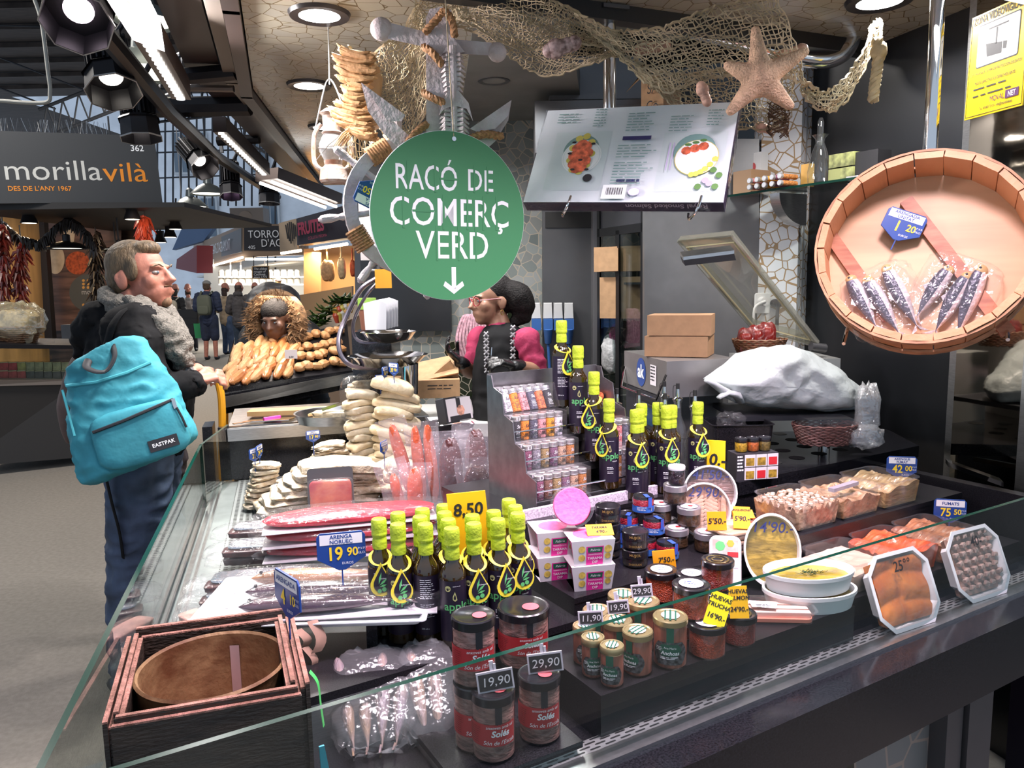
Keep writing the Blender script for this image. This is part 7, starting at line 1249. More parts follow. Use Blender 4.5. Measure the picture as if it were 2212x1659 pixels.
x0, y0 = sx_(8,388);x1, _ = sx_(222,395);x2, _ = sx_(318,397);wM = max(p[0] for p in textgeo('morilla')[0]);wV = max(p[0] for p in textgeo('vilà')[0]);s1 = .245
part('lettering',t,[mat('sign_grey',(.55,.55,.52),.5),mat('sign_orange',(.75,.25,.02),.5),WHINK], lambda b:(b.text('morilla',s1, lambda x,y:(x+x0,y+y0,.002),al='LEFT',sx=(x1-x0)/(wM*s1)),setattr(b,'m',1),b.text('vilà',s1, lambda x,y:(x+x1+.01,y+y0-.01,.002),al='LEFT',sx=(x2-x1)/(wV*s1)),b.text("DES DE L'ANY 1967",.056, lambda x,y:(x+sx_(17,412)[0],y+sx_(17,412)[1],.002),al='LEFT',bold=.01),setattr(b,'m',2),b.text('362',.075, lambda x,y:(x+sx_(282,326)[0],y+sx_(282,326)[1],.002),al='LEFT',bold=.01)),smooth=0)
def spikes(b):
 rg = random.Random(1)
 for k in range(90):x = rg.uniform(.1,1.2);b.tube([(x,SHH,-.08),(x+rg.uniform(-.04,.04),SHH+.12,-.08+rg.uniform(-.05,.05))],.0018,3)
part('bird_spikes',t,STEEL,spikes,smooth=0,kind='stuff')
t = T('dried_goods_stall','dark market stall with wooden side panel behind the man with the backpack','stall',pd(120,800,8.6))
part('canopy',t,mat('stall_canopy_black',(.014,.013,.013),.6), lambda b:quadbox(b,[pd(-100,455,6.6),pd(398,447,7.2),pd(398,437,7.2),pd(-100,437,6.6)],(0,2.6,.0)),world=True);part('back_wall',t,DKW, lambda b:quadbox(b,pq([(-60,990),(300,980),(300,430),(-60,430)],9.3),(0,.1,0)),world=True)
part('side_panel',t,WOODP, lambda b:quadbox(b,pq([(-60,800),(97,790),(80,440),(-60,440)],[8.0,8.9,8.9,8.0]),(0,.1,0)),world=True);part('post',t,BLA, lambda b:quadbox(b,pq([(97,740),(114,740),(92,440),(82,440)],8.7),(0,.08,0)),world=True)
t = T('poster','dark wooden-board poster of mushrooms and red paprika with a round logo','poster',pd(170,600,9.15));PS = lambda x, y:pd(x,y,9.15);e_ = V((0,-.004,0))
def pell(b,cx,cy_,rx,ry,k):b.add([pd(cx+rx*math.cos(i*.2618),cy_+ry*math.sin(i*.2618),9.15)+e_*k for i in range(24)],[tuple(range(24))])
part('print',t,[mat('poster_brown',(.1,.05,.035),.5,ns=(2,.6),st=(1,1,9)),mat('paprika_red',(.35,.06,.015),.8,ns=(30,.5)),mat('mushroom_tan',(.5,.38,.26),.7,ns=(10,.2)),mat('logo_grey',(.06,.06,.055),.6),mat('dot_orange',(.5,.25,.06)),mat('dot_green',(.2,.25,.07)),mat('print_grey',(.4,.38,.36))], lambda b:(b.add([PS(x,y) for x,y in ((102,715),(262,712),(262,450),(98,450))],[(0,1,2,3)]),setattr(b,'m',1),pell(b,168,568,26,25,1),setattr(b,'m',2),pell(b,120,560,20,32,1),pell(b,150,500,12,40,1),setattr(b,'m',3),pell(b,190,632,40,40,1),setattr(b,'m',4),[pell(b,181+10*(k%2),606+7.5*(k//2)+(30 if k>5 else 0),3,3,2) for k in range(10)],setattr(b,'m',6),b.text('morilla',.085, lambda x,y:PS(168,636)+V((x+.05,-.01,y)),al='LEFT')),world=True,smooth=0)
# its counter
t = T('stall_counter','dark glass-fronted counter of the dried goods stall','counter',pd(60,900,7));part('base',t,mat('stall_base',(.03,.027,.026),.5), lambda b:quadbox(b,pq([(-90,1010),(212,985),(170,828),(-90,832)],[6.5,7.05,7.05,6.5]),(0,.8,0)),world=True);part('shelf',t,fasl, lambda b:quadbox(b,pq([(-90,836),(175,830),(170,820),(-90,824)],[6.48,7.03,7.03,6.48]),(0,.7,0)),world=True)
part('glass',t,GLASS, lambda b:quadbox(b,pq([(-90,824),(170,822),(166,752),(-90,748)],[6.5,7.05,7.05,6.5]),(0,.01,0)),world=True,smooth=0);part('top',t,BLA, lambda b:quadbox(b,pq([(-90,752),(168,754),(168,746),(-90,742)],[6.48,7.03,7.03,6.48]),(0,.7,0)),world=True)
BXC = [(.4,.05,.05),(.35,.3,.1),(.06,.06,.06),(.3,.28,.16),(.1,.04,.04)];
for r_ in range(2):
 for k in range(9):
  x, y = 10+19*k, (818-18 if r_ else 818);c_ = BXC[(0 if k<3 else 2)+(1 if r_ else 0)*(k>1)];p = pd(x,y-9,6.75+.03*k+.1)
  t = T('tin_box',f'small boxed tin in the stall counter, {("bottom", "top")[r_]} row, {ORD[k]} from left','box',p,.4);part('box',t,mat('tinbox_%d'%BXC.index(c_),c_,.5,ns=(20,.4)), lambda b:b.box((0,0,0),(.065,.065,.07)),'b');part('lid',t,mat('tin_lid_gold',(.4,.36,.2),.4,.4), lambda b:b.box((0,0,.036),(.066,.066,.006)),'b')
CHM = mat('dried_chili',(.22,.025,.015),.3,ns=(8,.5),co=.4);CHB = mat('black_dried_pepper',(.02,.014,.012),.4,ns=(8,.5));CHR = mat('bright_chili',(.55,.07,.03),.3,co=.4)
def peppers(lb,pts,d,rad,n,m,name='pepper_string'):
 P = [pd(x,y,d) for x,y in pts];rg = random.Random(n)
 def f(b):
  for k in range(n):
   c = polyat(P,rg.random());a = rg.uniform(0,6.28);o = V((math.cos(a),math.sin(a),0))*rad*rg.uniform(.3,1);b.tube([c,c+o*.7+V((0,0,-.02)),c+o*1.3+V((0,0,-.1))],[.014,.016,.003],5)
 t = T(name,lb,'dried peppers',P[0]);part('peppers',t,m,f,world=True,kind='stuff');part('cord',t,IR, lambda b:b.tube([P[0]+V((0,0,.15))]+P,.006,4),world=True)
peppers('long dark red pepper string in front of the wood panel',[(45,520),(42,600),(45,680)],7.6,.09,150,CHM);peppers('dark pepper string cut by the left picture edge',[(5,480),(8,580),(8,680)],7.5,.08,130,CHM);peppers('glowing red chili bunch hanging above the man in the scarf',[(312,465),(312,500),(313,535)],7.4,.09,120,CHR);peppers('black dried pepper string beside the round logo',[(206,500),(208,580),(210,650)],8.6,.1,150,CHB);peppers('black garland looping under the stall sign',[(0,475),(40,510),(85,522),(125,485),(150,470),(180,490),(205,540)],7.6,.05,220,CHB,'pepper_garland')
t = T('gift_basket','cellophane-wrapped gift basket on the dark stall counter','basket',pd(40,742,6.95));part('basket',t,BK, lambda b:wicker(b,.2,.14,.15,.25,9));part('filling',t,mat('gift_filling',(.6,.45,.22),.5,ns=(14,.6)), lambda b:cushion(b,(0,0,.2),(.36,.24,.2),.3,4,.6));part('cellophane',t,film('cellophane',refl=.4,rough=.1,haze=.15,bump=1,bs=14,hc=(1,.9,.6)), lambda b:cushion(b,(0,0,.2),(.46,.34,.34),.3,4,.7))
t = T('plastic_tub','clear plastic box on the dark stall counter','tub',pd(95,744,7.0));part('tub',t,PET, lambda b:shell(b,.16,.12,.05,.02,.9));one('till','grey till machine in front of the dark poster','machine',DG, lambda b:(b.box((0,0,.08),(.16,.14,.16)),b.box((.1,0,.04),(.1,.12,.02),M=Mx.Rotation(.5,4,'Y'))),pd(160,735,7.7))
# nougat stall, fruit stall
def pn(x,y,d):return pd(x,y,d*1.42)
def qn(P,d):return pq(P,[k*1.42 for k in d] if isinstance(d,list) else d*1.42)
t = T('nougat_stall','bright corner stall with black TORRONS sign and white jars','stall',pn(540,700,14))
BWD = mat('stall_brown_wood',(.3,.2,.13),.6)
C0, C1, C2 = (14.5,14.0,17.5), None, None
part('roof_band',t,BWD, lambda b:(quadbox(b,qn([(524,555),(660,550),(660,484),(524,484)],14),(0,.3,0)),quadbox(b,qn([(418,588),(526,556),(526,484),(418,530)],[20,14,14,20]),(.3,.1,0))),world=True)
part('sign_panel',t,[INK,mat('sign_slate',(.1,.1,.1),.5)], lambda b:(quadbox(b,qn([(527,541),(640,541),(640,488),(527,488)],13.96),(0,.05,0)),setattr(b,'m',1),quadbox(b,qn([(436,565),(521,544),(521,493),(436,530)],[19,14,14,19]),(.1,.05,0))),world=True)
tf = frame(pn(436,558,18.9),pn(521,537,13.92)-pn(436,558,18.9),(0,0,1))
part('lettering',t,WHINK, lambda b:(b.text('TORRONS',.27, lambda x,y:pn(536,514,13.9)+V((x,0,y)),al='LEFT',sx=.85),b.text("D'AGRAMUNT",.27, lambda x,y:pn(564,533,13.9)+V((x,0,y)),al='LEFT',sx=.85),b.text('405',.128, lambda x,y:pn(536,538,13.9)+V((x,0,y)),al='LEFT'),b.text("TORRONS ARTESANS D'AGRAMUNT",.43, lambda x,y:tf@V((x*.9+.07,y+.04,.02)),al='LEFT')),world=True,smooth=0)
part('interior',t,mat('bright_stall_interior',(.75,.73,.68),.6), lambda b:(quadbox(b,qn([(440,760),(680,760),(680,560),(440,560)],17),(0,.1,0)),quadbox(b,qn([(425,600),(668,556),(668,552),(425,596)],[19,14,14,19]),(0,3,0))),world=True);part('counter',t,mat('stall_counter_wood',(.28,.19,.12),.5), lambda b:quadbox(b,qn([(520,770),(700,750),(700,645),(520,650)],14.5),(0,.5,0)),world=True)
part('light_strip',t,mat('stall_strip_glow',(1,1,1),em=8,ec=(1,.95,.85)), lambda b:(b.tube([pn(445,578,18),pn(524,556,13.9)],.03,6),b.tube([pn(530,560,14.2),pn(655,560,14.2)],.03,6)),world=True);lamp('nougat_stall_light','AREA',pn(560,575,15.2),260,(1,.95,.85),2,pn(560,700,15.2))
rg = random.Random(8)
for r_ in range(2):
 for k in range(12):p = pn(478+15*k,(592,608)[r_],15.5);t = one('nougat_jar',f'glass jar of white sweets on the bright stall shelf, {("upper", "lower")[r_]} row, {ORD[k]} from left','jar',mat('sweets_white',(.75,.68,.55),.4,ns=(20,.2)), lambda b:b.lathe([(.075,0),(.085,.014),(.085,.14),(.06,.17),(.06,.19)],12),p-V((0,0,.07)),key='nj')
one('stall_shelf','white shelf carrying the jars of sweets','shelf',WHITE, lambda b:(quadbox(b,qn([(472,600),(665,600),(665,597),(472,597)],15.4),(0,.3,0)),quadbox(b,qn([(472,616),(665,616),(665,613),(472,613)],15.4),(0,.3,0)),b.tube([pn(498,613,15.5),pn(498,560,15.5)],.02),b.tube([pn(520,613,15.5),pn(520,560,15.5)],.02),b.tube([pn(572,613,15.5),pn(572,560,15.5)],.02)))
t = T('chalkboard','framed chalkboard with white handwriting in the bright stall','board',pn(563,590,13.8));part('cord',t,IR, lambda b:[b.cyl(pn(x,575,13.85),pn(x,553,13.95),.012) for x in (548,578)],world=True);part('board',t,[WOODP,mat('chalk_slate',())], lambda b:(quadbox(b,qn([(544,602),(582,603),(581,574),(544,575)],13.8),(0,.03,0)),setattr(b,'m',1),quadbox(b,qn([(546,600),(580,601),(579,576),(546,577)],13.79),(0,.01,0))),world=True);part('lettering',t,WHINK, lambda b:[b.text(s,.078, lambda x,y:pn(548,583+6*k,13.77)+V((x,0,y)),al='LEFT',sh=.2) for k,s in enumerate(('The oldest','nougat of','Catalonia','since 1775'))],world=True,smooth=0)
t = T('fruit_stall','fruit stall with dark FRUITES sign and orange-lit wooden front','stall',pd(700,650,9.5))
part('sign_panel',t,mat('fruit_sign_black',(.02,.015,.025),.4), lambda b:quadbox(b,pq([(642,530),(760,512),(758,440),(641,472)],[9.6,8.9,8.9,9.6]),(.1,.15,0)),world=True);ff = frame(pd(650,508,9.5),pd(755,487,8.86)-pd(650,508,9.5),(0,0,1));part('lettering',t,mat('magenta_letters',(.35,.03,.08),.5), lambda b:(b.text('FRUITES',.2, lambda x,y:ff@V((x,y,.04)),al='LEFT',bold=.04,sx=.75),b.text('COLLITA PROPIA',.05, lambda x,y:ff@V((x+.2,y-.08,.04)),al='LEFT')),world=True,smooth=0)
part('logo_panel',t,[mat('logo_panel_wood',(.42,.32,.22),.6),INK], lambda b:(quadbox(b,pq([(605,545),(643,538),(640,472),(602,482)],[9.9,9.6,9.6,9.9]),(0,.05,0)),setattr(b,'m',1),[b.tube([pd(617+4*k,478+abs(k-2.5)*3,9.58),pd(622+3.4*k,518-abs(k-2)*5+8,9.58)],.01,4) for k in range(6)]),world=True)
part('front',t,mat('orange_lit_wood',(.55,.33,.16),.6), lambda b:(quadbox(b,pq([(656,640),(690,640),(690,535),(656,538)],10),(0,.1,0)),quadbox(b,pq([(690,640),(770,640),(770,530),(690,535)],10.6),(0,.1,0)),quadbox(b,pq([(632,690),(760,660),(760,618),(632,640)],[9.5,8.8,8.8,9.5]),(0,.1,0))),world=True);part('base',t,mat('stall_base',()), lambda b:quadbox(b,pq([(632,905),(760,940),(760,660),(632,690)],[9.5,8.8,8.8,9.5]),(0,.5,0)),world=True);part('pillar',t,mat('grey_stall_pillar',(.2,.2,.22),.4), lambda b:quadbox(b,pq([(768,700),(785,700),(782,420),(764,430)],8.6),(0,.1,0)),world=True);part('light_strip',t,mat('fruit_strip',(1,1,1),em=7,ec=(1,.8,.55)), lambda b:(b.tube([pd(680,538,9.8),pd(750,527,9.4)],.02,6),b.tube([pd(608,547,9.9),pd(650,541,9.7)],.02,6)),world=True);lamp('fruit_stall_light','AREA',pd(710,545,9.9),30,(1,.75,.45),.5,pd(710,700,9.9))
for lb, x, y, c_, d_ in [('orange-tan net bag hanging in the fruit stall',708,585,(.6,.36,.18),(.17,.14,.26)),('cream net bag hanging right of the orange-tan one',738,580,(.65,.5,.3),(.1,.1,.26)),('string of red tomatoes at the right of the fruit stall',762,580,(.6,.1,.03),(.07,.07,.2))]:one('hanging_bag',lb,'bag',mat('bag_'+lb[:5],c_,.6,ns=(30,.25)), lambda b:(cushion(b,(0,0,0),d_,.15,3,.75),b.cyl((0,0,d_[2]/2),(0,0,d_[2]/2+.15),.01)),pd(x,y,9.7))
VG = [mat('lettuce_green',(.06,.15,.02),.5,ns=(30,.6),bump=.8),mat('dark_greens',(.02,.06,.01),.5,ns=(30,.6),bump=.8),mat('artichoke',(.16,.22,.06),.6,ns=(40,.5))];rg = random.Random(5)
one('fruit_bench','sloping brown bench under the greens and fruit cones','bench',BWD, lambda b:quadbox(b,pq([(664,880),(795,880),(795,672),(664,735)],8.3),(0,.5,.25)))
for k in range(22):
 x = 668+rg.uniform(0,80);y = 700-(x-668)*.75+rg.uniform(-8,22);r_ = rg.uniform(.05,.09);one('leafy_vegetable',f'leafy green vegetable on the fruit stall slope, {ORD[k % 11]} of the {("darker", "lighter")[k//11]} ones','vegetable',VG[(1 if k<11 else 0) if k%4 else 2], lambda b:[b.tube([V((0,0,0)),V((math.cos(a*1.3),math.sin(a*1.3),.5))*r_,V((math.cos(a*1.3),math.sin(a*1.3),.3+.4*(a%2)))*r_*1.7],[r_*.2,r_*.45,r_*.1],6,flat=.3) for a in range(9)],pd(x,y,8.3),group='greens on the fruit stall')
for k in range(9):p = pd(728+7*(k%5),672+10*(k//5)-3*(k%5),8.25);one('fruit_pot',f'paper cone of cut fruit by the fruit stall, {ORD[k]} in the cluster','fruit',mat('fruit_%d'%(k%4),[(.7,.35,.05),(.6,.08,.04),(.7,.55,.1),(.75,.7,.6)][k%4],.4), lambda b:b.lathe([(.02,-.08),(.05,0),(.04,.03),(.01,.045)],12),p)
# red awnings, crates and the far end of the aisle
one('red_awning','red stall canopy at the far left of the aisle','awning',mat('awning_red',(.2,.02,.03),.6), lambda b:quadbox(b,pq([(380,580),(425,590),(425,530),(382,560)],[22,20,20,22]),(.3,.3,0)));one('blue_awning','blue-grey striped awning below the facade','awning',mat('awning_blue',(.1,.16,.28),.6), lambda b:quadbox(b,pq([(372,540),(440,520),(470,480),(395,488)],26),(0,.3,0)))
one('ac_unit','beige air conditioner with a dark fan on the nougat stall roof','air conditioner',fasl, lambda b:(b.box(pd(540,470,20.2),(.85,.5,.45)),b.cyl(pd(530,470,19.9),pd(530,470,20),.17)))
for k, (x,y) in enumerate(((410,690),(410,708),(412,722),(428,722))):one('black_crate',('upper','middle','lower left','lower right')[k]+' black crate in front of the far fruit seller','crate',mat('crate_black',(.015,.015,.016),.5), lambda b:shell(b,.55,.4,.24,.02,.95),pd(x,y,18.5))
one('green_bin','green bin beside the black crates','bin',mat('bin_green',(.03,.3,.1),.5), lambda b:shell(b,.2,.2,.35,.02,.85),pd(432,730,18.3));one('fruit_counter','dark counter of the far fruit seller','counter',mat('stall_base',()), lambda b:quadbox(b,pq([(395,730),(432,730),(432,672),(395,672)],19),(0,.6,0)))
lamp('stall_light','AREA',pd(110,480,8),14,(1,.7,.4),.4,pd(110,760,8.2));lamp('chili_light','SPOT',pd(300,470,6.9),7,(1,.7,.5),.05,pd(313,510,7.4),60)
# yellow barrier
YB = mat('barrier_yellow',(.8,.36,.02),.4);t = T('yellow_barrier','yellow tubular barrier beside the pastry case','barrier',pd(490,915,3.75));part('hoop',t,YB, lambda b:b.tube(spline([pd(478,1100,3.7),pd(480,900,3.7),pd(474,835,3.7),pd(462,812,3.7),pd(452,806,3.72)],8),.018,10),world=True)
for x in (489,505,528):part('bar',t,YB, lambda b:b.tube([pd(x,1050,4.1),pd(x,875,4.1)],.011,8),world=True)
# pastry case and knives on the far worktop
pc = [pd(482,838,3.95),pd(760,800,4.5),pd(750,700,5.0),pd(508,748,4.4)]
t = T('pastry_case','black slanted display case heaped with small baked pies','display case',pd(600,860,4.2));part('tray',t,BLA, lambda b:quadbox(b,pc,(0,.02,-.1)),world=True);part('front',t,BLKG, lambda b:quadbox(b,[pd(482,895,3.95),pd(800,830,4.6),pd(760,800,4.5),pd(482,838,3.95)],(0,.5,0)),world=True);part('trim_strip',t,STEEL, lambda b:quadbox(b,[pd(480,882,3.9),pd(790,822,4.55),pd(790,800,4.55),pd(482,858,3.9)],(0,.03,0)),world=True);part('glass',t,GLASS, lambda b:quadbox(b,[pd(482,832,3.93),pd(508,740,4.38),pd(505,742,4.39),pd(480,836,3.95)],(0,0,.02)),world=True)
PAS = [mat('pastry_golden',(.52,.22,.07),.4,ns=(12,0),c2=(.32,.1,.03),bump=.4,bs=50,co=.3),mat('pastry_pale',(.55,.31,.14),.5,ns=(12,0),c2=(.38,.17,.06),bump=.4,bs=50)]
def ppt(i,j):return lerp(lerp(pc[0],pc[1],i),lerp(pc[3],pc[2],i),j)
pv = (pc[1]-pc[0]).normalized();pw_ = (pc[3]-pc[0]).normalized();PF3 = frame((0,0,0),pw_+pv*.35,pv).to_3x3()
def pastry(b):
 b.tube([(-.075,0,0),(-.06,0,.006),(-.03,0,.012),(0,0,.014),(.03,0,.012),(.06,0,.006),(.075,0,0)],[.004,.018,.025,.027,.025,.018,.004],10)
 for k in range(-4,5):b.ell((k*.014,.02-abs(k)*.002,.014),(.008,.008,.008),8,5)
def clam(b):cushion(b,(0,0,.012),(.075,.06,.045),.25,2,.8,0,14,8)
n_ = 0
for j in range(6):
 for i in range(7):
  p = ppt(.035+.073*i+.02*(j%2),.07+.155*j)+V((rg.uniform(-.012,.012),0,.02+rg.uniform(0,.022)));one('small_pie',f'golden elongated pie in the case, {ORD[j]} row from front, {ORD[i]} from left','pastry',PAS[(i*j+i)%3==0],pastry,p,rot=PF3@Mx.Rotation(rg.uniform(-.22,.22),3,'Z')@Mx.Rotation(rg.uniform(-.15,.15),3,'Y'),key='pie',group='elongated pies in the slanted case')
for j in range(4):
 for i in range(6):p = ppt(.55+.075*i,.1+.22*j)+V((rg.uniform(-.015,.015),0,.025+rg.uniform(0,.03)));one('folded_pie',f'round folded pie right of the price card, {ORD[j]} row from front, {ORD[i]} from left','pastry',PAS[1],clam,p,rot=PF3@Mx.Rotation(rg.uniform(-1.2,1.2),3,'Z')@Mx.Rotation(rg.uniform(-.4,.4),3,'X'),key='clam',group='folded pies in the slanted case')
p = ppt(.5,.12);card('small white price card with a picture among the pies',p+V((0,0,.08)),0,.07,.05,[('2,50',0,.1,.3)],SLV)
lamp('pastry_light','AREA',pd(610,640,4.5),5,(1,.85,.7),.3,pd(610,770,4.5))
wk = pd(715,885,3.3);t = T('steel_dish','low round steel dish holding a piece of cod on the worktop','dish',V((wk.x,wk.y,1.032)));part('dish',t,STEEL, lambda b:b.lathe([(.14,0),(.155,.04),(.16,.042),(.152,.04),(.138,.004)],40));part('cod_piece',t,CODL, lambda b:cushion(b,(.0,0,.03),(.16,.07,.03),.15));part('knife',t,CHROME, lambda b:b.box((.02,-.02,.07),(.11,.014,.012),.3,Mx.Rotation(R(-15),4,'Y')))
t = T('cutting_board','wooden handled board lying behind the steel dish','board',V((pd(700,862,3.45).x,3.5,1.04)),.12);part('board',t,WOODP, lambda b:b.box((0,0,.01),(.7,.1,.02)))
t = T('cleaver','broad steel cleaver lying on the worktop left of the dish','knife',V((pd(595,880,3.35).x,3.33,1.036)),.3);part('blade',t,CHROME, lambda b:b.prism([(-.14,-.02),(.06,-.04),(.1,.03),(-.1,.03)],0,.004));part('handle',t,WOODP, lambda b:b.tube([(.1,0,.004),(.22,.03,.01)],.012,8));t = T('knife','pink-handled knife at the left end of the worktop','knife',V((pd(540,900,3.3).x,3.28,1.036)),.8);part('blade',t,CHROME, lambda b:b.box((0,0,.003),(.14,.02,.003)));part('handle',t,HPK, lambda b:b.tube([(.07,0,.003),(.15,0,.003)],.009))
# ================================================================ people
SKIN = mat('skin',(.46,.18,.125),.55,ns=(30,.14),bump=.1,bs=90);SKINT = mat('skin_tan',(.3,.155,.1),.45,ns=(30,.1));SKIND = mat('skin_dark',(.085,.04,.026),.45,ns=(30,.1))
HAIRB = mat('hair_brown',(.13,.085,.045),.6,ns=(60,.5),st=(1,1,.3),bump=.6,bs=150);HAIRK = mat('hair_black',(.01,.008,.008),.75,sp=.25,ns=(60,.5),bump=.6,bs=120)
def chain(b,pts,rs,n=12,fl=1.0):
 P = spline(pts,6);m = len(pts)-1;rr = [lerp(rs[min(int(i/6),m-1)],rs[min(int(i/6)+1,m)],i/6-min(int(i/6),m-1)) for i in range(len(P))];b.tube(P,rr,n,flat=fl);b.ell(P[0],rr[0]*.98,12,8);b.ell(P[-1],rr[-1]*.98,12,8)
def headgeo(b,c,rot,s=1,fem=False):
 k = b.T;b.T = Mx.Translation(V(c))@rot.to_4x4()@Mx.Scale(s,4)
 b.ell((0,.012,.035),(.074,.094,.083),20,14);b.ell((0,-.03,-.02),(.06,.066,.09),18,12);b.ell((0,-.062,-.075),(.034,.034,.033),12,8);b.ell((0,-.05,-.05),(.053,.05,.045),14,10)
 b.ell((0,-.08,.03),(.052,.014,.011),12,8);b.tube([(0,-.09,.022),(0,-.104,.0),(0,-.118,-.016),(0,-.098,-.026)],[.009,.011,.015,.011],10);b.ell((.012,-.1,-.021),.009,8,6);b.ell((-.012,-.1,-.021),.009,8,6)
 b.ell((0,-.094,-.046),(.024,.012,.0065),12,6);b.ell((0,-.092,-.058),(.021,.012,.0075),12,6)
 for x in (-1,1):b.ell((.042*x,-.062,-.016),(.024,.024,.028),10,8);b.ell((.076*x,.018,-.008),(.011,.022,.034),10,8);b.tube([(.08*x,.03,.018),(.086*x,.036,.0),(.08*x,.024,-.03)],.006,6)
 b.T = k
def eyes(t,c,rot,s,iris=(.05,.05,.06),white=None):
 W_ = Mx.Translation(V(c))@rot.to_4x4()@Mx.Scale(s,4)
 part('eyes',t,[white or mat('eye_white',(.4,.37,.35),.35),mat('eye_iris',iris,.2)], lambda b:(setattr(b,'T',W_),[b.ell((x,-.0785,.011),(.014,.011,.006),10,8) for x in (-.031,.031)],setattr(b,'m',1),[b.ell((x,-.0865,.011),(.006,.005,.0055),10,8) for x in (-.031,.031)]),world=True)
 part('eyebrows',t,HAIRK if t is not man else HAIRB, lambda b:(setattr(b,'T',W_),[b.tube([(x*.016,-.1,.028),(x*.034,-.098,.036),(x*.054,-.082,.03)],[.002,.003,.0015],6) for x in (-1,1)]),world=True)
def handgeo(b,w,d,nrm,s=1,curl=.9,thumb=1):
 """five-finger hand: wrist w, pointing along d, palm facing nrm"""
 w, d, nrm = V(w), V(d).normalized(), V(nrm);nrm = (nrm-d*nrm.dot(d)).normalized();x = d.cross(nrm)*thumb
 b.tube([w,w+d*.03*s,w+d*.085*s],[.024*s,.036*s,.036*s],12,flat=.5);
 for k, (o,l,sp) in enumerate(((-.028,.06,-.1),(-.01,.074,-.03),(.01,.07,.03),(.027,.055,.1))):
  p = w+d*.085*s+x*o*s;c = 0;Q = [p]
  for q in (.42,.32,.26):c+=curl;dd = (d*math.cos(c)+nrm*math.sin(c)+x*sp*(1-c*.3)).normalized();Q.append(Q[-1]+dd*l*q*s*1.05)
  b.tube(Q,[.0095*s,.0092*s,.0085*s,.007*s],8);b.ell(Q[-1],.007*s,8,6);b.ell(Q[1],.0098*s,8,6)
 T0 = w+d*.025*s-x*.026*s;b.tube([T0,T0+(d*.6-x*.6+nrm*.5).normalized()*.035*s,T0+(d*.9-x*.35+nrm*.8).normalized()*.064*s,T0+(d-x*.1+nrm*1.0).normalized()*.083*s],[.013*s,.012*s,.0105*s,.008*s],8)
RZ = lambda a:Mx.Rotation(a,3,'Z')
# ---- the man with the turquoise backpack
MD = 3.0
def m(x,y,o=0):return pd(x,y,MD+o)
man = T('person','man in black jacket and grey scarf with a turquoise backpack, looking right','person',(m(300,1000).x,MD,0))
hc = m(305,600);hr = RZ(R(80))@Mx.Rotation(R(-4),3,'X')
def mbody(b):
 headgeo(b,hc,hr,1.13);chain(b,[m(292,640),m(285,690),m(285,760),m(290,900),m(295,980)],[.065,.07,.12,.13,.12])
 chain(b,[m(300,715,-.16),m(318,830,-.2),m(425,826,-.12)],[.045,.038,.03]);chain(b,[m(310,715,.16),m(350,830,.15),m(425,800,.0)],[.045,.038,.03]);handgeo(b,m(420,826,-.12),m(470,815,-.08)-m(420,826,-.12),(.3,.8,-.25),1.0,.7,-1);handgeo(b,m(418,800,.0),m(468,802,-.06)-m(418,800,.0),(.2,-.5,-.7),.95,.6,1)
 for o in (-.1,.1):chain(b,[m(295,960,o),V((m(300,1150).x,MD+o,.5)),V((m(290,1150).x,MD+o,.06))],[.085,.055,.045])
part('body',man,SKIN,mbody,world=True,vox=.006,sm=2);eyes(man,hc,hr,1.13,(.12,.16,.2))
HW = Mx.Translation(hc)@hr.to_4x4()@Mx.Scale(1.13,4)
def mhair(b):
 b.T = HW;b.ell((0,.028,.05),(.081,.09,.083),20,14);b.ell((0,.05,.01),(.077,.068,.085),16,10);b.ell((0,-.035,.095),(.05,.045,.03),14,8)
 for x in (-1,1):b.ell((.07*x,-.015,.025),(.012,.028,.04),10,8)
part('hair',man,HAIRB,mhair,world=True,vox=.006,sm=2);part('goatee',man,mat('goatee_brown',(.2,.11,.06),.8,ns=(80,.4)), lambda b:(setattr(b,'T',HW),b.ell((0,-.08,-.088),(.022,.02,.02),12,8),b.ell((0,-.098,-.037),(.022,.008,.004),10,6)),world=True)
JK = mat('black_jacket',(.007,.007,.008),.8,ns=(12,.3),bump=.8,bs=11,sp=.12)
def mjack(b):
 chain(b,[m(285,690),m(285,735),m(298,800),m(308,870),m(305,935)],[.10,.165,.175,.185,.175]);
 for o, a in ((-.17,.02),(.17,0)):b.ell(m(288,715,o*.9),(.105,.1,.1),16,10)
 chain(b,[m(290,710,-.17),m(308,780,-.21),m(322,845,-.2),m(360,842,-.18),m(420,828,-.13)],[.085,.08,.07,.06,.045]);chain(b,[m(310,715,.17),m(350,825,.15),m(412,802,.02)],[.085,.065,.046])
 chain(b,[m(255,700,-.05),m(225,690,-.03),m(200,720,0),m(190,755,.02)],[.06,.075,.07,.05])
part('jacket',man,JK,mjack,world=True,vox=.009,sm=3,dp=(.016,6.5))
SCF = mat('grey_knit_scarf',(.17,.155,.135),.9,ns=(90,.35),bump=.8,bs=160)
part('scarf',man,SCF, lambda b:([b.tube([hc+V((-.02+.105*math.cos(a*.45)*1.05+.012*k,.1*math.sin(a*.45),-.105-.03*k-.045*math.cos(a*.45)+.005*k)) for a in range(14)],.03,8,True) for k in range(4)],chain(b,[m(300,665,-.1),m(345,705,-.13),m(375,745,-.12),m(395,785,-.08)],[.045,.05,.045,.035]),chain(b,[m(350,690,.0),m(385,740,-.03),m(400,790,-.03)],[.045,.05,.03]),[b.tube([m(270+9*k,640+5*k,-.13),m(320+9*k,680+6*k,-.17),m(370+5*k,735+9*k,-.15),m(392+3*k,785,-.1)],.012,6) for k in range(4)]),world=True,vox=.008,sm=2,dp=(.01,14))
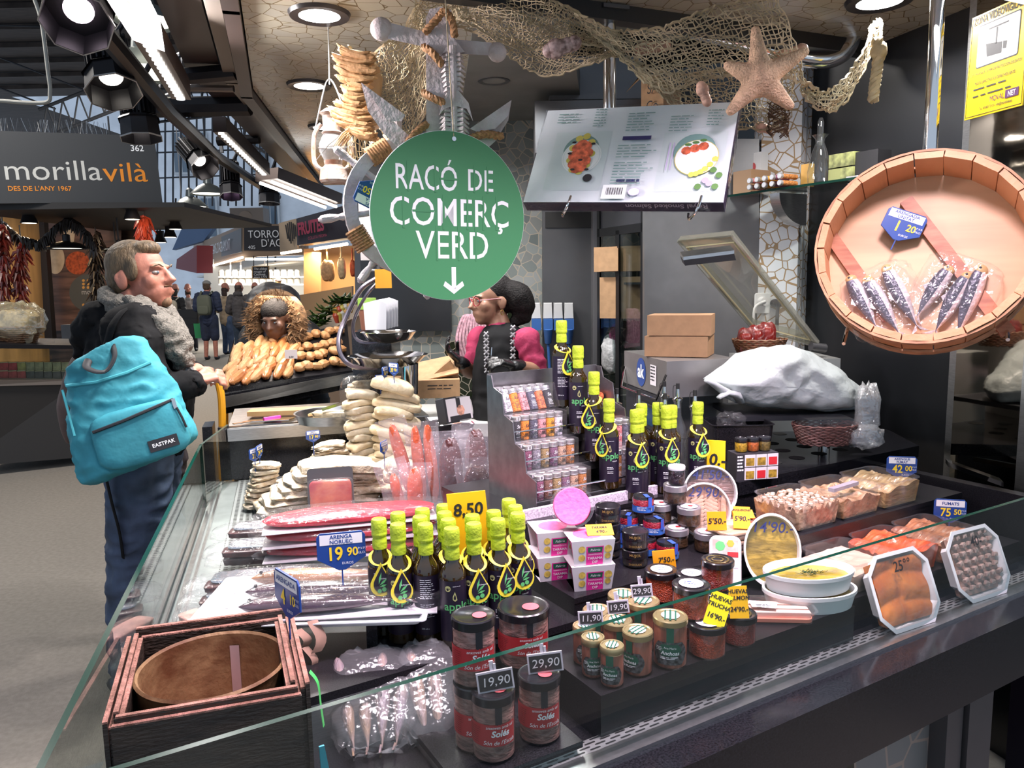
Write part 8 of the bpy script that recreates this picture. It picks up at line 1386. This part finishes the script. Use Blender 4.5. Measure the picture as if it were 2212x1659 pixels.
part('scarf_end',man,mat('grey_fleck_scarf',(.2,.2,.21),.9,ns=(120,.8)), lambda b:chain(b,[m(392,770,-.06),m(402,800,-.06),m(405,822,-.05)],[.035,.05,.04],fl=.5),world=True)
JN = mat('blue_jeans',(.05,.075,.13),.8,ns=(7,.45),bump=.3,bs=30)
def mjean(b):
 b.ell(m(300,975),(.16,.17,.14),18,12)
 for o, f in ((-.1,0),(.1,25)):chain(b,[m(298+f,980,o),m(300+f,1080,o),V((m(305+f,1160).x,MD+o,.55)),V((m(290+f,1160).x,MD+o,.25)),V((m(285+f,1160).x,MD+o,.07))],[.125,.115,.085,.08,.075])
part('jeans',man,JN,mjean,world=True,vox=.009,sm=2,dp=(.009,8));part('shoe',man,INK, lambda b:b.ell((m(300,1100).x,MD-.1,.045),(.14,.05,.05),14,8),world=True);part('shoe',man,INK, lambda b:b.ell((m(325,1100).x,MD+.1,.045),(.14,.05,.05),14,8),world=True)
part('finger_ring',man,CHROME, lambda b:b.lathe([(.009,-.002),(.011,0),(.009,.002)],12,c=m(459,826,-.12)),world=True)
# backpack
TQ = mat('turquoise_canvas',(.035,.27,.34),.75,ns=(6,.18),bump=.5,bs=18)
bpk = T('backpack','turquoise backpack with front pocket slung on the man\'s shoulder','backpack',m(265,890,-.3));BPW = frame(m(268,880,-.33),m(370,850,-.26)-m(170,905,-.38),m(235,765,-.3)-m(285,1000,-.33));
def sack(b):
 b.T = BPW
 def fn(i,j):
  a = 2*math.pi*i;t = j;w_ = lerp(.195,.12,t**2.2)*(1 if t<.98 else .6)*(.8 if t<.03 else 1);d = lerp(.115,.06,t**1.6)*(.7 if t<.03 else 1);sg = lambda x:math.copysign(abs(x)**.65,x);k = 1+.05*noise.noise(V((math.cos(a)*2,math.sin(a)*2,t*5)))
  return (w_*sg(math.cos(a))*k,-.21+.43*t+.02*math.cos(a),d*sg(math.sin(a))*k)
 b.grid(fn,36,22,True);b.add([fn(i/36,0) for i in range(36)],[tuple(range(36))[::-1]]);b.add([fn(i/36,1) for i in range(36)],[tuple(range(36))])
part('sack',bpk,TQ,sack,world=True,vox=.007,sm=2,dp=(.009,9))
fpk = part('front_pocket',bpk,TQ, lambda b:(setattr(b,'T',BPW),cushion(b,(.035,-.105,.105),(.3,.2,.08),.05,3,.45)),world=True,smooth=70);part('seam_band',bpk,mat('turquoise_light',(.06,.36,.43),.8), lambda b:(setattr(b,'T',BPW),b.tube([(-.14,.12,.075),(-.05,.105,.09),(.05,.11,.088),(.13,.125,.07)],.006,6),b.tube([(-.155,.11,.07),(-.16,-.05,.1)],.004,6)),world=True)
part('zip',fpk,[INK,CHROME], lambda b:(setattr(b,'T',BPW),b.tube([(-.1,-.055,.145),(-.0,-.045,.152),(.1,-.03,.15),(.165,-.02,.13)],.0055,6),setattr(b,'m',1),b.box((.165,-.035,.142),(.012,.035,.006))),world=True);part('pull_cord',fpk,INK, lambda b:(setattr(b,'T',BPW),b.tube([(.168,-.05,.145),(.175,-.09,.145),(.178,-.125,.14)],.004,6)),world=True)
part('brand_patch',fpk,[INK,WHINK], lambda b:(setattr(b,'T',BPW),b.box((.095,-.155,.147),(.095,.04,.003)),setattr(b,'m',1),b.text('EASTPAK',.018, lambda x,y:(x+.095,y-.161,.1493),bold=.02)),world=True,smooth=0);part('grab_handle',bpk,INK, lambda b:(setattr(b,'T',BPW),b.tube(spline([(-.04,.2,.05),(-.06,.16,.1),(-.01,.13,.13),(.03,.17,.11),(.03,.22,.05)],6),.013,8,flat=.4)),world=True)
part('strap',bpk,JK, lambda b:b.tube(spline([m(228,770,-.24),m(240,710,-.25),m(268,672,-.2),m(300,668,-.12),m(320,690,-.1)],6),.03,8,flat=.35),world=True);part('strap',bpk,JK, lambda b:b.tube(spline([m(222,1000,-.26),m(240,1080,-.24),m(258,1150,-.22),m(266,1205,-.2)],6),.013,8,flat=.3),world=True)
one('brown_coat','brown coat bundled behind the turquoise backpack','coat',mat('brown_coat',(.1,.06,.05),.7,ns=(6,.5),bump=.4,bs=20), lambda b:(chain(b,[m(205,745,.1),m(180,800,.05),m(158,880,.0),m(155,945,.0)],[.045,.06,.06,.03]),),m(165,860,0),world=True,vox=.01,sm=2)
# ---- generic standing figures
def person(lb,px,d,h,rz,top,bot,hair,skin=SKIN,sleeves=True,pack=None,cap=None,shorts=False,arm=(0.12,.35),zbase=0,longhair=0,hood=None,lean=0):
 c = pd(px,700,d);s = h/1.75;t = T('person',lb,'person',(c.x,c.y,zbase),rz);L = Mx.Scale(s,4)
 tm, bm = mat('cloth_%s'%(top,),top,.8,ns=(10,.3),bump=.4,bs=18), mat('cloth_%s'%(bot,),bot,.8,ns=(10,.3))
 H = V((0,-.03-lean*.5,1.62));arms = [[(x*.19,0-lean*.4,1.42),(x*.25,.03,1.14),(x*arm[0],-arm[1],1.08+.1*arm[1])] for x in (-1,1)];legs = [[(x*.09,0,.92),(x*.1,-.02,.5),(x*.11,.02,.07)] for x in (-1,1)]
 def body(b):
  b.T = L;headgeo(b,H,Mx.Rotation(lean*.8,3,'X'),1);b.T = L;chain(b,[H+V((0,.02,-.05)),(0,.01,1.45),(0,0,1.2),(0,0,.95)],[.055,.06,.11,.11])
  for a in arms:chain(b,a,[.05,.042,.03]);handgeo(b,a[2],V(a[2])-V(a[1]),(0,0,-1),1,.4)
  for l in legs:chain(b,l,[.09,.058,.042])
 part('body',t,skin,body,(round(h,2),skin.name,arm,lean),vox=.012,sm=1)
 def topg(b):
  b.T = L;chain(b,[(0,.01-lean*.4,1.44),(0,.005-lean*.2,1.3),(0,0,1.1),(0,0,.9)],[.1,.16,.155,.165])
  for a in arms:chain(b,[a[0],a[1],lerp(V(a[1]),V(a[2]),.9)] if sleeves else [a[0],lerp(V(a[0]),V(a[1]),.6)],[.085,.068,.05] if sleeves else [.08,.07]);b.ell(a[0],.09,12,8)
 part('top',t,tm,topg,vox=.016,sm=2,dp=(.012,7))
 def botg(b):
  b.T = L;b.ell((0,0,.93),(.17,.14,.13),14,10)
  for l in legs:chain(b,[l[0],l[1]] if shorts else l,[.12,.1] if shorts else [.115,.08,.06])
 part('trousers',t,bm,botg,vox=.016,sm=2);part('shoes',t,INK, lambda b:(setattr(b,'T',L),[b.ell((x*.11,-.05,.045),(.05,.13,.05),12,8) for x in (-1,1)]))
 hm = mat('hair_%s'%(hair,),hair,.7,ns=(40,.4))
 part('hair',t,hm, lambda b:(setattr(b,'T',L),b.ell(H+V((0,.028,.05)),(.084,.094,.085),16,10),b.ell(H+V((0,.05,.0-longhair*.4)),(.082,.06,.09+longhair*.5),14,10)),vox=.012,sm=1)
 if cap:part('cap',t,mat('cap_%s'%(cap,),cap,.8), lambda b:(setattr(b,'T',L),b.ell(H+V((0,.02,.075)),(.09,.1,.065),16,8),b.ell(H+V((0,-.1,.065)),(.07,.07,.012),12,6)),vox=.012)
 if pack:part('backpack',t,mat('pack_%s'%(pack,),pack,.7), lambda b:(setattr(b,'T',L),cushion(b,(0,.2,1.22),(.3,.17,.44),.05,2,.5),cushion(b,(0,.28,1.12),(.24,.08,.2),.05,2,.5)))
 if pack:part('pack_straps',t,mat('pack_%s'%(pack,),()), lambda b:(setattr(b,'T',L),[b.tube([(x*.1,.14,1.44),(x*.12,.02,1.52),(x*.12,-.12,1.42)],.022,6,flat=.4) for x in (-1,1)]))
 if hood:part('hood',t,tm, lambda b:(setattr(b,'T',L),b.ell(H+V((0,.07,-.1)),(.11,.08,.07),14,8)))
 return t
person('person in a dark plum coat standing behind the man with the backpack',308,3.55,1.58,R(95),(.03,.022,.028),(.02,.016,.02),(.05,.03,.02),arm=(.2,-.02))
B = R(180)
person('man in cap, navy top and shorts with an olive backpack, seen from behind',452,17.3,1.78,B,(.02,.03,.07),(.015,.022,.05),(.08,.05,.03),pack=(.1,.11,.08),cap=(.2,.2,.19),shorts=True)
person('woman in a beige jacket and jeans in the aisle, seen from behind',490,18.6,1.64,B-.5,(.4,.3,.2),(.07,.11,.2),(.04,.02,.015),longhair=.1);person('woman in a dark hoodie with dark hair in front of the nougat counter',520,16.6,1.7,B-.2,(.05,.045,.048),(.02,.035,.06),(.03,.018,.012),longhair=.15,hood=1)
person('person with a cream backpack and black clothes far down the aisle',383,19,1.62,B-.2,(.02,.02,.022),(.015,.015,.02),(.03,.02,.015),pack=(.65,.55,.4));person('fruit seller in a grey cardigan facing the far shoppers',411,19.8,1.6,.4,(.3,.27,.25),(.04,.04,.05),(.04,.02,.01),arm=(.1,.3));person('person in a dark coat at the far left of the aisle',366,21,1.7,B,(.03,.03,.035),(.02,.02,.02),(.25,.18,.1))
person('man in black jacket leaning at the bright nougat counter',592,17.8,1.7,B+.3,(.014,.014,.016),(.02,.02,.03),(.015,.012,.01));person('shopper holding a camera in front of the chalkboard',556,18.5,1.68,B+.6,(.03,.028,.03),(.03,.03,.04),(.1,.06,.04),longhair=.1);person('blonde seller with a brown beret inside the nougat stall',606,21.5,1.85,.6,(.06,.06,.06),(.03,.03,.03),(.5,.35,.15),cap=(.1,.06,.05),longhair=.15)
# ---- person with the fur hood
FD = 4.6
def f(x,y,o=0):return pd(x,y,FD+o)
fp = T('person','person in a black parka with a furry brown hood bending over the pies','person',(f(600,700).x,FD+.25,0));fc = f(596,690,-.06);fr_ = RZ(R(-8))@Mx.Rotation(R(18),3,'X')
part('body',fp,SKIND, lambda b:(headgeo(b,fc,fr_,1),chain(b,[fc+V((0,.06,-.06)),f(600,735,.15),f(605,800,.25),V((f(605,800).x,FD+.3,.8))],[.055,.08,.13,.13]),[chain(b,[V((f(605,800).x+x,FD+.3,.85)),V((f(605,800).x+x,FD+.27,.08))],[.09,.05]) for x in (-.1,.1)],chain(b,[f(650,735,.2),f(680,800,.1),f(640,830,.0)],[.05,.04,.03]),chain(b,[f(555,740,.2),f(540,800,.1),f(560,830,.0)],[.05,.04,.03]),handgeo(b,f(640,830,0),(-.3,-.4,-.2),(0,0,-1)),handgeo(b,f(560,830,0),(.3,-.4,-.2),(0,0,-1))),world=True,vox=.008,sm=2);eyes(fp,fc,fr_,1,(.02,.012,.01),mat('lowered_lids',(.04,.02,.014),.7));part('hair',fp,HAIRK, lambda b:(setattr(b,'T',Mx.Translation(fc)@fr_.to_4x4()),b.ell((0,.012,.055),(.08,.096,.07),16,10)),world=True)
part('parka',fp,mat('black_parka',(.012,.012,.014),.5,ns=(8,.3),bump=.5,bs=14), lambda b:(chain(b,[f(600,720,.25),f(605,760,.25),f(605,830,.3),V((f(605,800).x,FD+.32,.8))],[.14,.2,.22,.2]),b.ell(f(592,668,.14),(.17,.16,.165),16,10),chain(b,[f(655,730,.2),f(685,800,.12),f(645,830,.02)],[.11,.08,.06]),chain(b,[f(555,735,.2),f(535,800,.12),f(557,830,.02)],[.11,.08,.06])),world=True,vox=.012,sm=2,dp=(.014,6))
part('trousers',fp,INK, lambda b:[chain(b,[V((f(605,800).x+x,FD+.3,.9)),V((f(605,800).x+x,FD+.27,.06))],[.12,.07]) for x in (-.1,.1)],world=True)
FUR = mat('brown_fur',(.17,.095,.045),.9,ns=(30,.6))
def fur(b):
 rg = random.Random(6);c = f(594,695,-.03)
 for k in range(1500):
  a = rg.uniform(R(-45),R(225));rr = .1+.075*rg.random();p = c+V((rr*math.cos(a)*1.0,rg.uniform(-.05,.07),rr*math.sin(a)*1.02-.01));d = V((math.cos(a)*rg.uniform(-.5,1),rg.uniform(-1,.1),math.sin(a)*rg.uniform(-.4,1)+rg.uniform(-.5,.2)))*.055;q = V((-d.z,.0,d.x)).normalized()*.0045;b.add([p-q,p+q,p+d],[(0,1,2)])
 b.tube([c+V((.14*math.cos(R(t)),.02,.145*math.sin(R(t)))) for t in range(-35,216,10)],.05,8)
part('fur_trim',fp,FUR,fur,world=True,smooth=0,kind='stuff');part('scarf',fp,mat('lilac_grey_scarf',(.35,.3,.33),.8,ns=(14,.6)), lambda b:(chain(b,[f(570,712,.05),f(595,725,-.02),f(622,708,.05)],[.03,.04,.03]),chain(b,[f(592,725,.0),f(600,750,.03),f(605,775,.05)],[.04,.055,.04],fl=.5)),world=True)
# ---- the saleswoman
SDp = 3.65
def s_(x,y,o=0):return pd(x,y,SDp+o)
sw = T('person','saleswoman in a black patterned vest, pink sleeves and black gloves behind the counter','person',(s_(1090,800).x,SDp,0));wh = s_(1062,652);wr_ = RZ(R(-62))@Mx.Rotation(R(3),3,'X')
AN = [s_(1138,735,-.12),s_(1158,795,-.14),s_(1112,792,-.26)];AF = [s_(1040,735,.14),s_(1020,800,.1),s_(995,783,-.02)]
part('body',sw,SKINT, lambda b:(headgeo(b,wh,wr_,.97),chain(b,[s_(1072,680,.01),s_(1080,715),s_(1085,780),s_(1085,870)],[.05,.06,.1,.11]),chain(b,AN,[.045,.042,.03]),chain(b,AF,[.045,.042,.03]),chain(b,[s_(1085,870,-.0),V((s_(1085,870).x,SDp,.06))],[.13,.07])),world=True,vox=.007,sm=2);eyes(sw,wh,wr_,.97,(.02,.012,.01))
WW_ = Mx.Translation(wh)@wr_.to_4x4()@Mx.Scale(.97,4)
part('hair',sw,HAIRK, lambda b:(setattr(b,'T',WW_),b.ell((0,.03,.052),(.082,.093,.085),18,12),b.ell((0,.06,.01),(.075,.06,.08),14,10),setattr(b,'T',Mx()),chain(b,[s_(1095,625,.0),s_(1118,640,.0),s_(1128,665,.01),s_(1124,690,.01)],[.05,.07,.065,.03]),[b.ell(s_(1112+8*(k%4),630+8*k,-.01+.01*(k%3)),.03,8,6) for k in range(9)]),world=True,vox=.009,sm=1)
part('glasses',sw,mat('red_frames',(.3,.02,.03),.3), lambda b:(setattr(b,'T',WW_),[b.tube([(x*.034+.026*math.cos(a*.52),-.104+.012*abs(math.cos(a*.52)*(1 if math.cos(a*.52)*x>0 else 0)),.008+.02*math.sin(a*.52)) for a in range(12)],.0022,5,True) for x in (-1,1)],b.tube([(-.009,-.106,.012),(.009,-.106,.012)],.002,5),[b.tube([(x*.06,-.092,.016),(x*.083,.01,.016)],.0025,5) for x in (-1,1)]),world=True);part('earring',sw,mat('gold_hoop',(.7,.5,.2),.25,1), lambda b:(setattr(b,'T',WW_),b.tube([(.084,.012+.008*math.cos(a*.63),-.05+.012*math.sin(a*.63)) for a in range(10)],.003,5,True)),world=True)
part('pink_top',sw,mat('crimson_pink_jersey',(.36,.025,.085),.8,ns=(20,.15),bump=.4,bs=40), lambda b:(chain(b,[s_(1078,712),s_(1082,740),s_(1085,800)],[.06,.1,.1]),chain(b,[AN[0],lerp(AN[0],AN[1],.5),AN[1]+V((0,0,.01))],[.062,.056,.05]),chain(b,[AF[0],lerp(AF[0],AF[1],.6)],[.07,.055]),b.ell(AN[0],.06,12,8)),world=True,vox=.01,sm=2,dp=(.008,10))
VEST = mat('black_vest',(.009,.009,.01),.85,sp=.2)
part('vest',sw,VEST, lambda b:chain(b,[s_(1085,745),s_(1085,790),s_(1085,850),s_(1083,900),V((s_(1083,900).x,SDp,.75))],[.118,.14,.148,.158,.17]),world=True,vox=.01,sm=2,dp=(.007,8))
def pat(b):
 for c0, c1, yy in ((1108,1108,(708,800)),(1050,1052,(722,800)),(1138,1130,(715,790))):
  for k in range(7):
   y = lerp(yy[0],yy[1],k/6);x = lerp(c0,c1,k/6);o = -.165+.00012*abs(x-1085)**1.62
   for dx, dy in ((-5,-5),(5,-5),(-5,5),(5,5)):b.tube([s_(x,y,o),s_(x+dx,y+dy,o)],.005,4)
part('vest_pattern',sw,mat('pale_grey_knit',(.35,.34,.36),.9),pat,world=True,smooth=0);part('zip',sw,CHROME, lambda b:b.tube([s_(1062,750,-.15),s_(1058,800,-.155),s_(1056,860,-.155)],.004,6),world=True)
GLV = mat('black_glove',(.01,.01,.011),.35,bump=.3,bs=60)
part('glove',sw,GLV, lambda b:(chain(b,[lerp(AN[1],AN[2],.75),AN[2]],[.034,.032]),handgeo(b,AN[2],s_(1075,780,-.3)-AN[2],(.1,.5,-.7),.95,.55,1)),world=True,vox=.005,sm=1,label='glove on the near hand');part('glove',sw,GLV, lambda b:(chain(b,[lerp(AF[1],AF[2],.7),AF[2]],[.034,.032]),handgeo(b,AF[2],s_(966,755,-.04)-AF[2],(.4,-.2,.6),.95,.45,-1)),world=True,vox=.005,sm=1,label='glove on the raised far hand')
